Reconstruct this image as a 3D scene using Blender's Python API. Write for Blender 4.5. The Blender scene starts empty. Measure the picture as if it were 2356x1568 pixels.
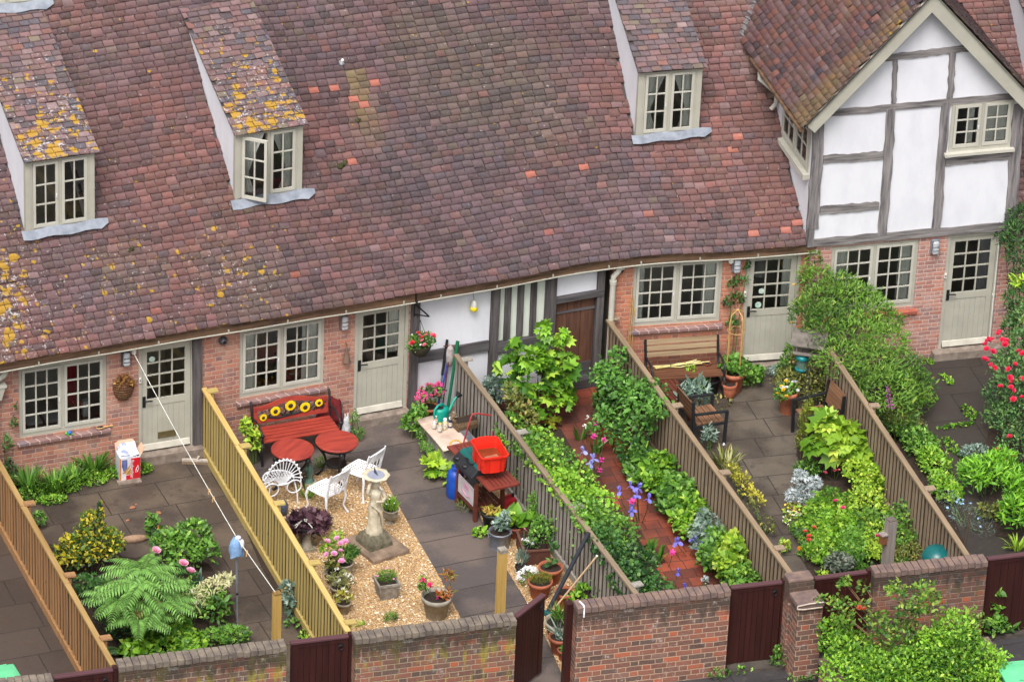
import bpy, math, random
import numpy as np
from mathutils import Vector, Matrix
random.seed(7); rng = np.random.default_rng(7)
SC = bpy.context.scene; COL = SC.collection
# ---------------------------------------------------------------- camera (solved from the photograph)
IW, IH, FOC = 2355.0, 1568.0, 11000.0
_th, _psi, _rho = math.radians(29.0), math.radians(19.8), math.radians(2.5)
_s, _c = math.sin, math.cos
CD = np.array([_s(_psi)*_c(_th), _c(_psi)*_c(_th), -_s(_th)])
_r = np.array([_c(_psi), -_s(_psi), 0.0]); _u = np.cross(_r, CD)
CR = _c(_rho)*_r + _s(_rho)*_u; CU = -_s(_rho)*_r + _c(_rho)*_u
def ray(x, y):
    v = CD*FOC + CR*(x-IW/2) - CU*(y-IH/2); return v/np.linalg.norm(v)
CC = -ray(878, 965)*(FOC/140.0)
def G(x, y, z=0.0):
    "point of the level plane z seen at x, y"
    v = ray(x, y); return CC + v*((z-CC[2])/v[2])
def PV(x, y, p, q):
    "point of the upright plane through plan points p, q seen at x, y"
    n = np.array([-(q[1]-p[1]), q[0]-p[0], 0.0]); v = ray(x, y)
    return CC + v*(np.dot(np.array([p[0], p[1], 0.0])-CC, n)/np.dot(v, n))
cam = bpy.data.cameras.new('camera'); camo = bpy.data.objects.new('camera', cam); COL.objects.link(camo)
cam.sensor_width = 36.0; cam.lens = 36.0*FOC/IW; cam.clip_end = 600; cam.clip_start = 1
camo.matrix_world = Matrix(((CR[0], CU[0], -CD[0], CC[0]), (CR[1], CU[1], -CD[1], CC[1]), (CR[2], CU[2], -CD[2], CC[2]), (0, 0, 0, 1)))
SC.camera = camo
# ---------------------------------------------------------------- light: bright overcast
SUN_EL, SUN_AZ = math.radians(58), math.radians(212)     # azimuth clockwise from +Y
W = bpy.data.worlds.new('World'); SC.world = W; W.use_nodes = True
_nt = W.node_tree; _bg = _nt.nodes['Background']
_sk = _nt.nodes.new('ShaderNodeTexSky'); _sk.sky_type = 'NISHITA'; _sk.sun_disc = False
_sk.sun_elevation = SUN_EL; _sk.sun_rotation = SUN_AZ; _sk.air_density = 1.0; _sk.dust_density = 6.0; _sk.ozone_density = 1.0
_hs = _nt.nodes.new('ShaderNodeHueSaturation'); _hs.inputs['Saturation'].default_value = 0.22
_nt.links.new(_sk.outputs[0], _hs.inputs['Color']); _nt.links.new(_hs.outputs[0], _bg.inputs['Color'])
_bg.inputs['Strength'].default_value = 0.15
_sl = bpy.data.lights.new('sun', 'SUN'); _sl.energy = 1.5; _sl.angle = math.radians(26); _sl.color = (1.0, 0.97, 0.93)
_so = bpy.data.objects.new('sun', _sl); COL.objects.link(_so)
_so.rotation_euler = Vector((-math.sin(SUN_AZ)*math.cos(SUN_EL), -math.cos(SUN_AZ)*math.cos(SUN_EL), -math.sin(SUN_EL))).to_track_quat('-Z', 'Y').to_euler()
SC.view_settings.view_transform = 'Standard'; SC.view_settings.look = 'None'; SC.view_settings.gamma = 1.0
SC.view_settings.exposure = 0.6
# ---------------------------------------------------------------- things and parts
MW = {}
def T(name, label, cat, loc=(0, 0, 0), rot=0.0, group=None):
    o = bpy.data.objects.new(name, None); COL.objects.link(o); o.empty_display_size = 0.1
    o.location = [float(a) for a in loc]; o.rotation_euler = (0, 0, rot); o['label'] = label; o['category'] = cat
    if group: o['group'] = group
    MW[o.name] = Matrix.Translation(Vector([float(a) for a in loc])) @ Matrix.Rotation(rot, 4, 'Z')
    return o
def tag(o, label, cat, group=None):
    o['label'] = label; o['category'] = cat
    if group: o['group'] = group
    return o
def dup(root, loc, rot=0.0, label=None, group=None):
    r = root.copy(); COL.objects.link(r); r.location = [float(a) for a in loc]; r.rotation_euler = (0, 0, rot)
    if label: r['label'] = label
    if group: r['group'] = group
    for ch in list(root.children):
        c = ch.copy(); COL.objects.link(c); c.parent = r
        for g in ch.children:
            d = g.copy(); COL.objects.link(d); d.parent = c
    return r
def link(name, me, parent=None):
    o = bpy.data.objects.new(name, me); COL.objects.link(o)
    if parent is not None:
        o.parent = parent; MW[o.name] = MW[parent.name]
    else: MW[o.name] = Matrix.Identity(4)
    return o
def structure(o): o['kind'] = 'structure'; return o
def stuff(o): o['kind'] = 'stuff'; return o
PI = math.pi
class MB:
    def __init__(s): s.v = []; s.f = []; s.m = []; s.sm = []; s.M = None
    def add(s, vs, fs, mi=0, sm=False):
        b = len(s.v)
        if s.M is not None: vs = [tuple(s.M @ Vector([float(a) for a in p])) for p in vs]
        s.v += [(float(p[0]), float(p[1]), float(p[2])) for p in vs]
        for f in fs: s.f.append(tuple(i+b for i in f)); s.m.append(mi); s.sm.append(sm)
        return s
    def box(s, x0, x1, y0, y1, z0, z1, mi=0):
        return s.add([(x0,y0,z0),(x1,y0,z0),(x1,y1,z0),(x0,y1,z0),(x0,y0,z1),(x1,y0,z1),(x1,y1,z1),(x0,y1,z1)],
                     [(0,3,2,1),(4,5,6,7),(0,1,5,4),(1,2,6,5),(2,3,7,6),(3,0,4,7)], mi)
    def cbox(s, c, sz, rz=0.0, mi=0, rx=0.0, ry=0.0):
        M = Matrix.Translation(Vector([float(a) for a in c])) @ Matrix.Rotation(rz,4,'Z') @ Matrix.Rotation(ry,4,'Y') @ Matrix.Rotation(rx,4,'X')
        h = [a/2 for a in sz]
        vs = [tuple(M @ Vector((x*h[0], y*h[1], z*h[2]))) for z in (-1,1) for x, y in ((-1,-1),(1,-1),(1,1),(-1,1))]
        return s.add(vs, [(0,3,2,1),(4,5,6,7),(0,1,5,4),(1,2,6,5),(2,3,7,6),(3,0,4,7)], mi)
    def bar(s, p, q, w, h=None, mi=0, up=(0,0,1), jit=0.0):
        h = h or w; p = np.array(p, float); q = np.array(q, float); d = q-p; d /= np.linalg.norm(d)
        u = np.array(up, float)
        if abs(np.dot(u, d)) > .95: u = np.array((0., 1., 0.))
        a = np.cross(d, u); a /= np.linalg.norm(a); b = np.cross(a, d)
        vs = []
        for c in (p, q):
            for i, j in ((-1,-1),(1,-1),(1,1),(-1,1)):
                vs.append(c + a*i*w/2*(1+jit*random.uniform(-1,1)) + b*j*h/2)
        return s.add(vs, [(0,1,2,3),(7,6,5,4),(0,4,5,1),(1,5,6,2),(2,6,7,3),(3,7,4,0)], mi)
    def tube(s, pts, r, n=8, mi=0, cap=True, closed=False, flat=1.0):
        P = [np.array(p, float) for p in pts]; m = len(P)
        R = list(r) if hasattr(r, '__len__') else [r]*m
        vs = []; up = None
        for i, p in enumerate(P):
            if closed: d = P[(i+1) % m]-P[i-1]
            else: d = P[min(i+1, m-1)]-P[max(i-1, 0)]
            d = d/(np.linalg.norm(d)+1e-9)
            if up is None:
                up = np.array((0., 0., 1.)) if abs(d[2]) < .9 else np.array((0., 1., 0.))
            a = np.cross(d, up); a /= (np.linalg.norm(a)+1e-9); b = np.cross(a, d); up = b
            for k in range(n):
                t = 2*PI*k/n; vs.append(p + a*math.cos(t)*R[i] + b*math.sin(t)*R[i]*flat)
        fs = []
        for i in range(m if closed else m-1):
            j = (i+1) % m
            for k in range(n):
                l = (k+1) % n; fs.append((i*n+k, i*n+l, j*n+l, j*n+k))
        s.add(vs, fs, mi, True)
        if cap and not closed:
            s.add(vs[:n], [tuple(range(n))[::-1]], mi); s.add(vs[-n:], [tuple(range(n))], mi)
        return s
    def lathe(s, prof, n=20, c=(0,0,0), mi=0, sm=True, wob=None, sq=(1,1)):
        vs = []; m = len(prof)
        for i, (r, z) in enumerate(prof):
            for k in range(n):
                t = 2*PI*k/n; rr = r*(wob(t, z) if wob else 1)
                vs.append((c[0]+rr*math.cos(t)*sq[0], c[1]+rr*math.sin(t)*sq[1], c[2]+z))
        fs = [(i*n+k, i*n+(k+1) % n, (i+1)*n+(k+1) % n, (i+1)*n+k) for i in range(m-1) for k in range(n)]
        s.add(vs, fs, mi, sm)
        if prof[0][0] > 1e-4: s.add(vs[:n], [tuple(range(n))[::-1]], mi)
        if prof[-1][0] > 1e-4: s.add(vs[-n:], [tuple(range(n))], mi)
        return s
    def prism(s, poly, vec, mi=0):
        n = len(poly); P = [np.array(p, float) for p in poly]; v = np.array(vec, float)
        return s.add(P+[p+v for p in P], [tuple(range(n))[::-1], tuple(range(n, 2*n))]+[(i, (i+1) % n, n+(i+1) % n, n+i) for i in range(n)], mi)
    def sheet(s, grid, mi=0, sm=True):
        a, b = len(grid), len(grid[0])
        return s.add([p for r in grid for p in r], [(i*b+j, i*b+j+1, (i+1)*b+j+1, (i+1)*b+j) for i in range(a-1) for j in range(b-1)], mi, sm)
    def poly(s, pts, mi=0): return s.add(pts, [tuple(range(len(pts)))], mi)
    def ball(s, c, r, n=10, mi=0, sq=(1,1,1), m=7):
        pr = [(math.sin(PI*i/m)*r, -math.cos(PI*i/m)*r*sq[2]) for i in range(m+1)]
        pr[0] = (1e-5, pr[0][1]); pr[-1] = (1e-5, pr[-1][1])
        return s.lathe(pr, n, c, mi, True, None, sq[:2])
    def build(s, name, mats, parent=None, world=False, bevel=0.0, solid=0.0):
        me = bpy.data.meshes.new(name)
        vs = s.v
        if world and parent is not None:
            Mi = MW[parent.name].inverted(); vs = [tuple(Mi @ Vector(p)) for p in vs]
        me.from_pydata(vs, [], s.f)
        if not isinstance(mats, (list, tuple)): mats = [mats]
        for m in mats: me.materials.append(m)
        me.polygons.foreach_set('material_index', s.m); me.polygons.foreach_set('use_smooth', s.sm); me.update()
        o = link(name, me, parent)
        if bevel:
            b = o.modifiers.new('bevel', 'BEVEL'); b.width = bevel; b.segments = 2; b.limit_method = 'ANGLE'; b.angle_limit = .7
        if solid:
            b = o.modifiers.new('solid', 'SOLIDIFY'); b.thickness = solid
        return o
def mesh_np(name, V, F, mats, parent=None, col=None, smooth=False, extra=None):
    "V n x 3, F m x k (k the same for all faces), col n x 4"
    me = bpy.data.meshes.new(name); n = len(V); m, k = F.shape
    me.vertices.add(n); me.vertices.foreach_set('co', np.ascontiguousarray(V, np.float32).ravel())
    me.loops.add(m*k); me.loops.foreach_set('vertex_index', np.ascontiguousarray(F, np.int32).ravel())
    me.polygons.add(m); me.polygons.foreach_set('loop_start', np.arange(0, m*k, k, dtype=np.int32)); me.polygons.foreach_set('loop_total', np.full(m, k, np.int32))
    if smooth: me.polygons.foreach_set('use_smooth', np.ones(m, bool))
    if col is not None:
        a = me.color_attributes.new('Col', 'FLOAT_COLOR', 'POINT'); a.data.foreach_set('color', np.ascontiguousarray(col, np.float32).ravel())
    if extra is not None:
        a = me.attributes.new('lic', 'FLOAT', 'POINT'); a.data.foreach_set('value', np.ascontiguousarray(extra, np.float32))
    for mm in (mats if isinstance(mats, (list, tuple)) else [mats]): me.materials.append(mm)
    me.update(calc_edges=True); me.validate()
    return link(name, me, parent)
# ---------------------------------------------------------------- materials
def S(r, g, b, k=0.86):
    "photo colour 0-255 to a linear surface colour"
    f = lambda c: (c/12.92 if c <= .04045 else ((c+.055)/1.055)**2.4)
    return (f(r/255)*k, f(g/255)*k, f(b/255)*k, 1.0)
class NT:
    def __init__(s, name):
        s.m = bpy.data.materials.new(name); s.m.use_nodes = True; s.t = s.m.node_tree; s.b = s.t.nodes['Principled BSDF']
    def node(s, ty, **k):
        n = s.t.nodes.new(ty)
        for a, v in k.items(): setattr(n, a, v)
        return n
    def set(s, sock, v):
        if isinstance(v, bpy.types.NodeSocket): s.t.links.new(v, sock)
        else: sock.default_value = v
    def coord(s, kind='Object', scale=None, rot=None, loc=None):
        o = s.node('ShaderNodeTexCoord').outputs[kind]
        if scale is None and rot is None and loc is None: return o
        m = s.node('ShaderNodeMapping'); s.t.links.new(o, m.inputs['Vector'])
        if scale: m.inputs['Scale'].default_value = scale
        if rot: m.inputs['Rotation'].default_value = rot
        if loc: m.inputs['Location'].default_value = loc
        return m.outputs[0]
    def ma(s, op, a, b=0.0, c=None, clamp=False):
        n = s.node('ShaderNodeMath', operation=op); n.use_clamp = clamp; s.set(n.inputs[0], a); s.set(n.inputs[1], b)
        if c is not None: s.set(n.inputs[2], c)
        return n.outputs[0]
    def mix(s, f, a, b, mode='MIX'):
        n = s.node('ShaderNodeMix', data_type='RGBA', blend_type=mode); s.set(n.inputs[0], f); s.set(n.inputs[6], a); s.set(n.inputs[7], b); return n.outputs[2]
    def noise(s, v, scale, detail=4.0, rough=.55, out='Fac'):
        n = s.node('ShaderNodeTexNoise'); s.set(n.inputs['Vector'], v); n.inputs['Scale'].default_value = scale; n.inputs['Detail'].default_value = detail; n.inputs['Roughness'].default_value = rough
        return n.outputs[out]
    def ramp(s, f, stops, interp='LINEAR'):
        n = s.node('ShaderNodeValToRGB'); s.set(n.inputs[0], f); e = n.color_ramp.elements; n.color_ramp.interpolation = interp
        while len(e) < len(stops): e.new(.5)
        for i, (p, c) in enumerate(stops):
            e[i].position = p; e[i].color = c if hasattr(c, '__len__') else (c, c, c, 1)
        return n.outputs[0]
    def step(s, f, a, b): return s.ramp(f, [(a, 0.0), (b, 1.0)])
    def white(s, x, y):
        c = s.node('ShaderNodeCombineXYZ'); s.set(c.inputs[0], x); s.set(c.inputs[1], y)
        n = s.node('ShaderNodeTexWhiteNoise', noise_dimensions='2D'); s.t.links.new(c.outputs[0], n.inputs['Vector']); return n.outputs[0]
    def sep(s, v):
        n = s.node('ShaderNodeSeparateXYZ'); s.set(n.inputs[0], v); return n.outputs
    def vor(s, v, scale, feature='F1', out='Distance'):
        n = s.node('ShaderNodeTexVoronoi', feature=feature); s.set(n.inputs['Vector'], v); n.inputs['Scale'].default_value = scale; return n.outputs[out]
    def bump(s, h, strength=.3, dist=.02):
        n = s.node('ShaderNodeBump'); n.inputs['Strength'].default_value = strength; n.inputs['Distance'].default_value = dist; s.set(n.inputs['Height'], h)
        s.t.links.new(n.outputs[0], s.b.inputs['Normal'])
    def out(s, col, rough=.7, metal=0.0, spec=.4):
        s.set(s.b.inputs['Base Color'], col); s.set(s.b.inputs['Roughness'], rough); s.b.inputs['Metallic'].default_value = metal
        s.b.inputs['Specular IOR Level'].default_value = spec
        return s.m
_mc = {}
def pm(name, c1, c2=None, scale=9.0, rough=.6, metal=0.0, bump=.15, stretch=None, spec=.4, lo=.35, hi=.65):
    "two-tone noise material"
    if name in _mc: return _mc[name]
    t = NT(name); v = t.coord('Object', stretch)
    n = t.noise(v, scale, 5, .6)
    col = t.mix(t.step(n, lo, hi), c1, c2 if c2 else tuple([a*.75 for a in c1[:3]]+[1]))
    if bump: t.bump(n, bump, .01)
    _mc[name] = t.out(col, rough, metal, spec); return _mc[name]
def wood(name, c1, c2, axis=2, scale=14.0, rough=.7, bump=.3):
    st = [1, 1, 1]; st[axis] = .08
    return pm(name, c1, c2, scale, rough, 0, bump, tuple(st), .3, .3, .7)
def brickmat(name, stops, mortar, bw=.225, bh=.075, flem=True, mort=.05, top=None, moss=None, chalk=None, ztop=1.5, bump=.5, wash=0.0):
    t = NT(name); v = t.coord('Object'); x, y, z = t.sep(v)[:3]
    u = t.ma('ADD', x, y)
    nz = t.noise(v, 9, 3); u = t.ma('ADD', u, t.ma('MULTIPLY', t.ma('SUBTRACT', nz, .5), .03)); nz2 = t.noise(v, 5.3, 3)
    w = t.ma('ADD', z, t.ma('MULTIPLY', t.ma('SUBTRACT', nz2, .5), .022))
    rowf = t.ma('DIVIDE', w, bh); row = t.ma('FLOOR', rowf); fv = t.ma('FRACT', rowf)
    odd = t.ma('MODULO', t.ma('ABSOLUTE', row), 2.0)
    per = bw*1.5 if flem else bw
    pu = t.ma('ADD', t.ma('DIVIDE', u, per), t.ma('MULTIPLY', odd, .5)); cell = t.ma('FLOOR', pu); fu = t.ma('FRACT', pu)
    k = .667 if flem else 2.0
    head = t.ma('GREATER_THAN', fu, k); ident = t.ma('ADD', t.ma('MULTIPLY', cell, 2.0), head)
    eu = t.ma('MINIMUM', t.ma('MINIMUM', fu, t.ma('SUBTRACT', 1.0, fu)), t.ma('ABSOLUTE', t.ma('SUBTRACT', fu, k)))
    eu = t.ma('MULTIPLY', eu, per); ev = t.ma('MULTIPLY', t.ma('MINIMUM', fv, t.ma('SUBTRACT', 1.0, fv)), bh)
    e = t.ma('MINIMUM', eu, ev); face = t.step(e, .003, .009)
    rnd = t.white(ident, row)
    col = t.ramp(rnd, stops); fine = t.noise(v, 38, 4, .7)
    col = t.mix(t.ma('MULTIPLY', t.step(fine, .35, .75), .45), col, tuple([a*.6 for a in mortar[:3]]+[1]))
    col = t.mix(face, mortar, col)
    if wash: col = t.mix(t.ma('MULTIPLY', t.step(t.noise(v, 3.1, 5, .7), .45, .75), wash), col, mortar)
    st = t.noise(t.coord('Object', (7, 7, .8)), 1.4, 5, .65); pat = t.noise(v, 1.7, 4, .6)
    if moss:
        f = t.step(t.ma('ADD', t.ma('MULTIPLY', pat, .6), t.ma('MULTIPLY', st, .5)), .545, .62)
        col = t.mix(t.ma('MULTIPLY', f, .7), col, moss)
    if top:   # algae and soot below the coping
        zz = t.ma('SUBTRACT', ztop, z); h = t.ma('SUBTRACT', 1.0, t.ma('DIVIDE', zz, .42), None, True)
        f = t.step(t.ma('ADD', h, t.ma('MULTIPLY', t.ma('SUBTRACT', st, .5), 1.8)), .2, .6)
        col = t.mix(t.ma('MULTIPLY', f, .82), col, top)
    if chalk:
        col = t.mix(t.ma('MULTIPLY', t.step(t.noise(v, 6.5, 5, .75), .58, .7), .6), col, chalk)
    t.bump(t.ma('ADD', face, t.ma('MULTIPLY', fine, .5)), bump, .012)
    return t.out(col, .85)
def slabmat(name, c1, c2, joint, sx=.6, sy=.6, rot=0.0, wet=.25, patch=None, jw=.008, spot=None, loc=(0, 0, 0), vary=.6, bond=.5):
    t = NT(name); v = t.coord('Object', None, (0, 0, rot), loc); x, y, z = t.sep(v)[:3]
    n1 = t.noise(v, 2.2, 5, .6); n2 = t.noise(v, 30, 4, .7); n3 = t.noise(v, .9, 3, .5)
    y = t.ma('ADD', y, t.ma('MULTIPLY', t.ma('SUBTRACT', t.noise(v, 1.1, 1), .5), .05))
    rf = t.ma('DIVIDE', y, sy); row = t.ma('FLOOR', rf); fv = t.ma('FRACT', rf)
    pu = t.ma('ADD', t.ma('DIVIDE', x, sx), t.ma('MULTIPLY', t.white(row, 3.0), bond*2)); cell = t.ma('FLOOR', pu); fu = t.ma('FRACT', pu)
    e = t.ma('MINIMUM', t.ma('MULTIPLY', t.ma('MINIMUM', fu, t.ma('SUBTRACT', 1.0, fu)), sx), t.ma('MULTIPLY', t.ma('MINIMUM', fv, t.ma('SUBTRACT', 1.0, fv)), sy))
    j = t.ma('SUBTRACT', 1.0, t.step(t.ma('ADD', e, t.ma('MULTIPLY', t.ma('SUBTRACT', n2, .5), .008)), jw*.5, jw*1.5))
    rnd = t.white(cell, row)
    col = t.mix(t.ma('ADD', t.ma('MULTIPLY', rnd, vary), t.ma('MULTIPLY', t.ma('SUBTRACT', n1, .4), 1.0), None, True), c1, c2)
    if patch: col = t.mix(t.ma('MULTIPLY', t.step(t.ma('ADD', n3, t.ma('MULTIPLY', t.ma('SUBTRACT', n2, .5), .25)), .46, .6), .75), col, patch)
    col = t.mix(t.ma('MULTIPLY', t.step(n2, .5, .8), .25), col, tuple([a*1.6 for a in c2[:3]]+[1]))
    if spot: col = t.mix(t.ma('MULTIPLY', t.step(t.noise(v, 4, 6, .75), .55, .68), .7), col, spot)
    col = t.mix(j, col, joint)
    t.bump(t.ma('SUBTRACT', t.ma('MULTIPLY', n2, .3), j), .4, .01)
    return t.out(col, t.ma('SUBTRACT', .78, t.ma('MULTIPLY', t.step(n1, .45, .7), wet)), 0, .5)
def leafmat(name, dark, light, tip=None, rough=.45, trans=.25):
    if name in _mc: return _mc[name]
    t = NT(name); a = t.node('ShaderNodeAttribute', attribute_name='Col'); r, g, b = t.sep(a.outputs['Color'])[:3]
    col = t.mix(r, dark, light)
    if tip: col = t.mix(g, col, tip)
    t.out(col, rough, 0, .35)
    tr = t.node('ShaderNodeBsdfTranslucent'); t.t.links.new(col, tr.inputs['Color'])
    mx = t.node('ShaderNodeMixShader'); mx.inputs[0].default_value = trans
    t.t.links.new(t.b.outputs[0], mx.inputs[1]); t.t.links.new(tr.outputs[0], mx.inputs[2])
    t.t.links.new(mx.outputs[0], t.t.nodes['Material Output'].inputs['Surface'])
    _mc[name] = t.m; return t.m
def glassmat(name='window glass'):
    t = NT(name); n = t.t
    gl = t.node('ShaderNodeBsdfGlossy'); gl.inputs['Roughness'].default_value = .02
    tr = t.node('ShaderNodeBsdfTransparent'); tr.inputs['Color'].default_value = (.86, .9, .88, 1)
    fr = t.node('ShaderNodeFresnel'); fr.inputs['IOR'].default_value = 1.5
    mx = t.node('ShaderNodeMixShader'); n.links.new(fr.outputs[0], mx.inputs[0]); n.links.new(tr.outputs[0], mx.inputs[1]); n.links.new(gl.outputs[0], mx.inputs[2])
    n.links.new(mx.outputs[0], n.nodes['Material Output'].inputs['Surface']); return t.m
# ================================================================ ground
def fbm(x, y, seed=0, oct=4):
    r = np.random.default_rng(seed); v = 0; a = 1.0; f = 1.0
    for _ in range(oct):
        for _ in range(3):
            th = r.uniform(0, 2*PI); ph = r.uniform(0, 2*PI)
            v = v + a*np.sin((x*np.cos(th)+y*np.sin(th))*f*2.2+ph)/3
        a *= .6; f *= 1.9
    return v
WHITE = pm('white limewash', S(228,228,234), S(212,212,219), 2.6, .85, 0, .3, (1, 1, .5), lo=.42, hi=.8)
SAGE = pm('sage grey paint', S(184,181,167), S(174,171,158), 3, .5, 0, .05)
SAGEL = pm('pale sage paint', S(198,195,183), S(188,185,173), 3, .5, 0, .05)
OAK = wood('weathered oak', S(78,74,76), S(156,150,150), 2, 22, .85, .5)
OAKH = wood('weathered oak beam', S(78,74,76), S(158,152,150), 0, 22, .85, .5)
DKOAK = wood('dark oak', S(60,55,55), S(108,103,103), 2, 18, .85, .5)
DKOAKH = wood('dark oak beam', S(58,54,55), S(100,97,99), 0, 18, .85, .5)
FASC = wood('fascia timber', S(70,52,42), S(135,105,80), 0, 14, .8, .4)
BLACK = pm('black iron', S(35,35,38), S(28,28,30), 20, .45, 0, .1)
LEAD = pm('lead flashing', S(146,152,162), S(112,118,130), 5, .6, 0, .3)
STONE = pm('step stone', S(158,144,132), S(116,102,92), 6, .85, 0, .3)
DARK = pm('dim plaster', S(206,198,186), S(180,172,160), 2, .9, 0, 0)
FLOORM = pm('dim floorboards', S(100,80,62), S(70,55,44), 4, .7, 0, 0)
CURT = pm('cream curtain', S(232,230,222), S(210,208,202), 6, .9, 0, 0)
GLASS = glassmat()
BR_A = brickmat('old red brick', [(0, S(150,96,84)), (.3, S(178,112,92)), (.55, S(190,124,100)), (.8, S(160,100,92)), (.93, S(128,92,92)), (1, S(200,140,112))], S(186,160,144), bw=.24, bh=.082, flem=True, wash=.8, bump=.5)
BR_D = brickmat('orange red brick', [(0, S(170,104,82)), (.3, S(196,118,88)), (.6, S(206,128,98)), (.85, S(178,104,84)), (1, S(140,92,84))], S(192,156,136), bh=.08, wash=.5, bump=.5)
BR_E = brickmat('mixed pink brick', [(0, S(150,100,94)), (.3, S(186,122,106)), (.55, S(200,140,122)), (.8, S(140,104,104)), (.93, S(205,120,88)), (1, S(120,98,98))], S(202,180,170), wash=.6, bump=.5)
SILLB = brickmat('blue brown sill brick', [(0, S(120,92,92)), (.5, S(134,100,98)), (.8, S(112,98,108)), (1, S(150,110,102))], S(205,180,165), bw=.17, bh=.5, flem=False, bump=.3)
# ---------------------------------------------------------------- house line (plan) from the wall foot in the photograph
HP = [G(*p) for p in ((-300,1165), (0,1115), (462,1040), (942,953), (1397,874), (1845,842))]
EP = [G(1845,851), G(2340,802)]
class Fr:
    def __init__(s, p, q):
        s.p = np.array(p); s.q = np.array(q); d = s.q-s.p; s.L = float(np.hypot(d[0], d[1])); s.ang = math.atan2(d[1], d[0])
        s.d = np.array([d[0]/s.L, d[1]/s.L, 0]); s.n = np.array([-s.d[1], s.d[0], 0])
    def uv(s, x, y, out=0.0):
        o = s.p - s.n*out; X = PV(x, y, o, o+s.d); return float(np.dot(X-o, s.d)), float(X[2])
    def w(s, u, y, z): return s.p + s.d*u + s.n*y + np.array([0, 0, z])
    def rect(s, TL, BR, out=0.0):
        a = s.uv(*TL, out); b = s.uv(*BR, out); return a[0], b[0], b[1], a[1]      # u0 u1 z0 z1
FA, FB, FC, FD, FE = Fr(HP[1], HP[2]), Fr(HP[2], HP[3]), Fr(HP[3], HP[4]), Fr(HP[4], HP[5]), Fr(*EP)
# ---------------------------------------------------------------- main roof surface
_ev = [(-250,876), (0,834), (303,781), (472,753), (700,716), (942,677), (1150,641), (1329,608), (1467,588), (1650,577), (1845,563), (2340,526), (2750,497)]
_E = np.array([G(*e, 2.42) for e in _ev])
_sv = np.concatenate([[0], np.cumsum(np.hypot(np.diff(_E[:, 0]), np.diff(_E[:, 1])))])
SS = np.arange(0, _sv[-1], .05)
EX = np.interp(SS, _sv, _E[:, 0]); EY = np.interp(SS, _sv, _E[:, 1])
def smooth(a, w):
    p = np.pad(a, w, mode='reflect', reflect_type='odd'); return np.convolve(p, np.ones(2*w+1)/(2*w+1), 'valid')
EX = smooth(EX, 9); EY = smooth(EY, 9)
_dx = smooth(np.gradient(smooth(EX, 14), SS), 40); _dy = smooth(np.gradient(smooth(EY, 14), SS), 40); _l = np.hypot(_dx, _dy)
NX, NY = -_dy/_l, _dx/_l
AL = np.radians(np.interp(EX, [-8, -5.5, -2, 5, 11], [40, 40, 42.5, 37, 38]))
def RS(s, t, lift=0.0):
    "points of the main roof: s along the eaves, t up the slope"
    ex, ey, nx, ny, al = (np.interp(s, SS, a) for a in (EX, EY, NX, NY, AL))
    c, n = np.cos(al), np.sin(al)
    sag = .028*np.sin(s*1.15+.4*t)*np.sin(t*.55+.3)+.012*np.sin(s*2.9+t*1.3) + lift
    return np.stack([ex+nx*(c*t-n*sag), ey+ny*(c*t-n*sag), 2.42+n*t+c*sag], -1)
def roof_z(x, y):
    i = int(np.argmin((EX-x)**2+(EY-y)**2*.0+0*x)) if False else None
    s = np.interp(x, EX, SS)
    for _ in range(4):
        ex, ey, nx, ny = (np.interp(s, SS, a) for a in (EX, EY, NX, NY)); h = (y-ey)/ny; s = np.interp(x-nx*h, EX, SS)
    al = np.interp(s, SS, AL); return 2.42+np.tan(al)*h
def roof_hit(px, py):
    v = ray(px, py); a, b = 30.0, 140.0
    f = lambda d: (lambda X: X[2]-roof_z(X[0], X[1]))(CC+v*d)
    for _ in range(50):
        m = (a+b)/2
        if f(m) > 0: a = m
        else: b = m
    return CC+v*a
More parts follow.
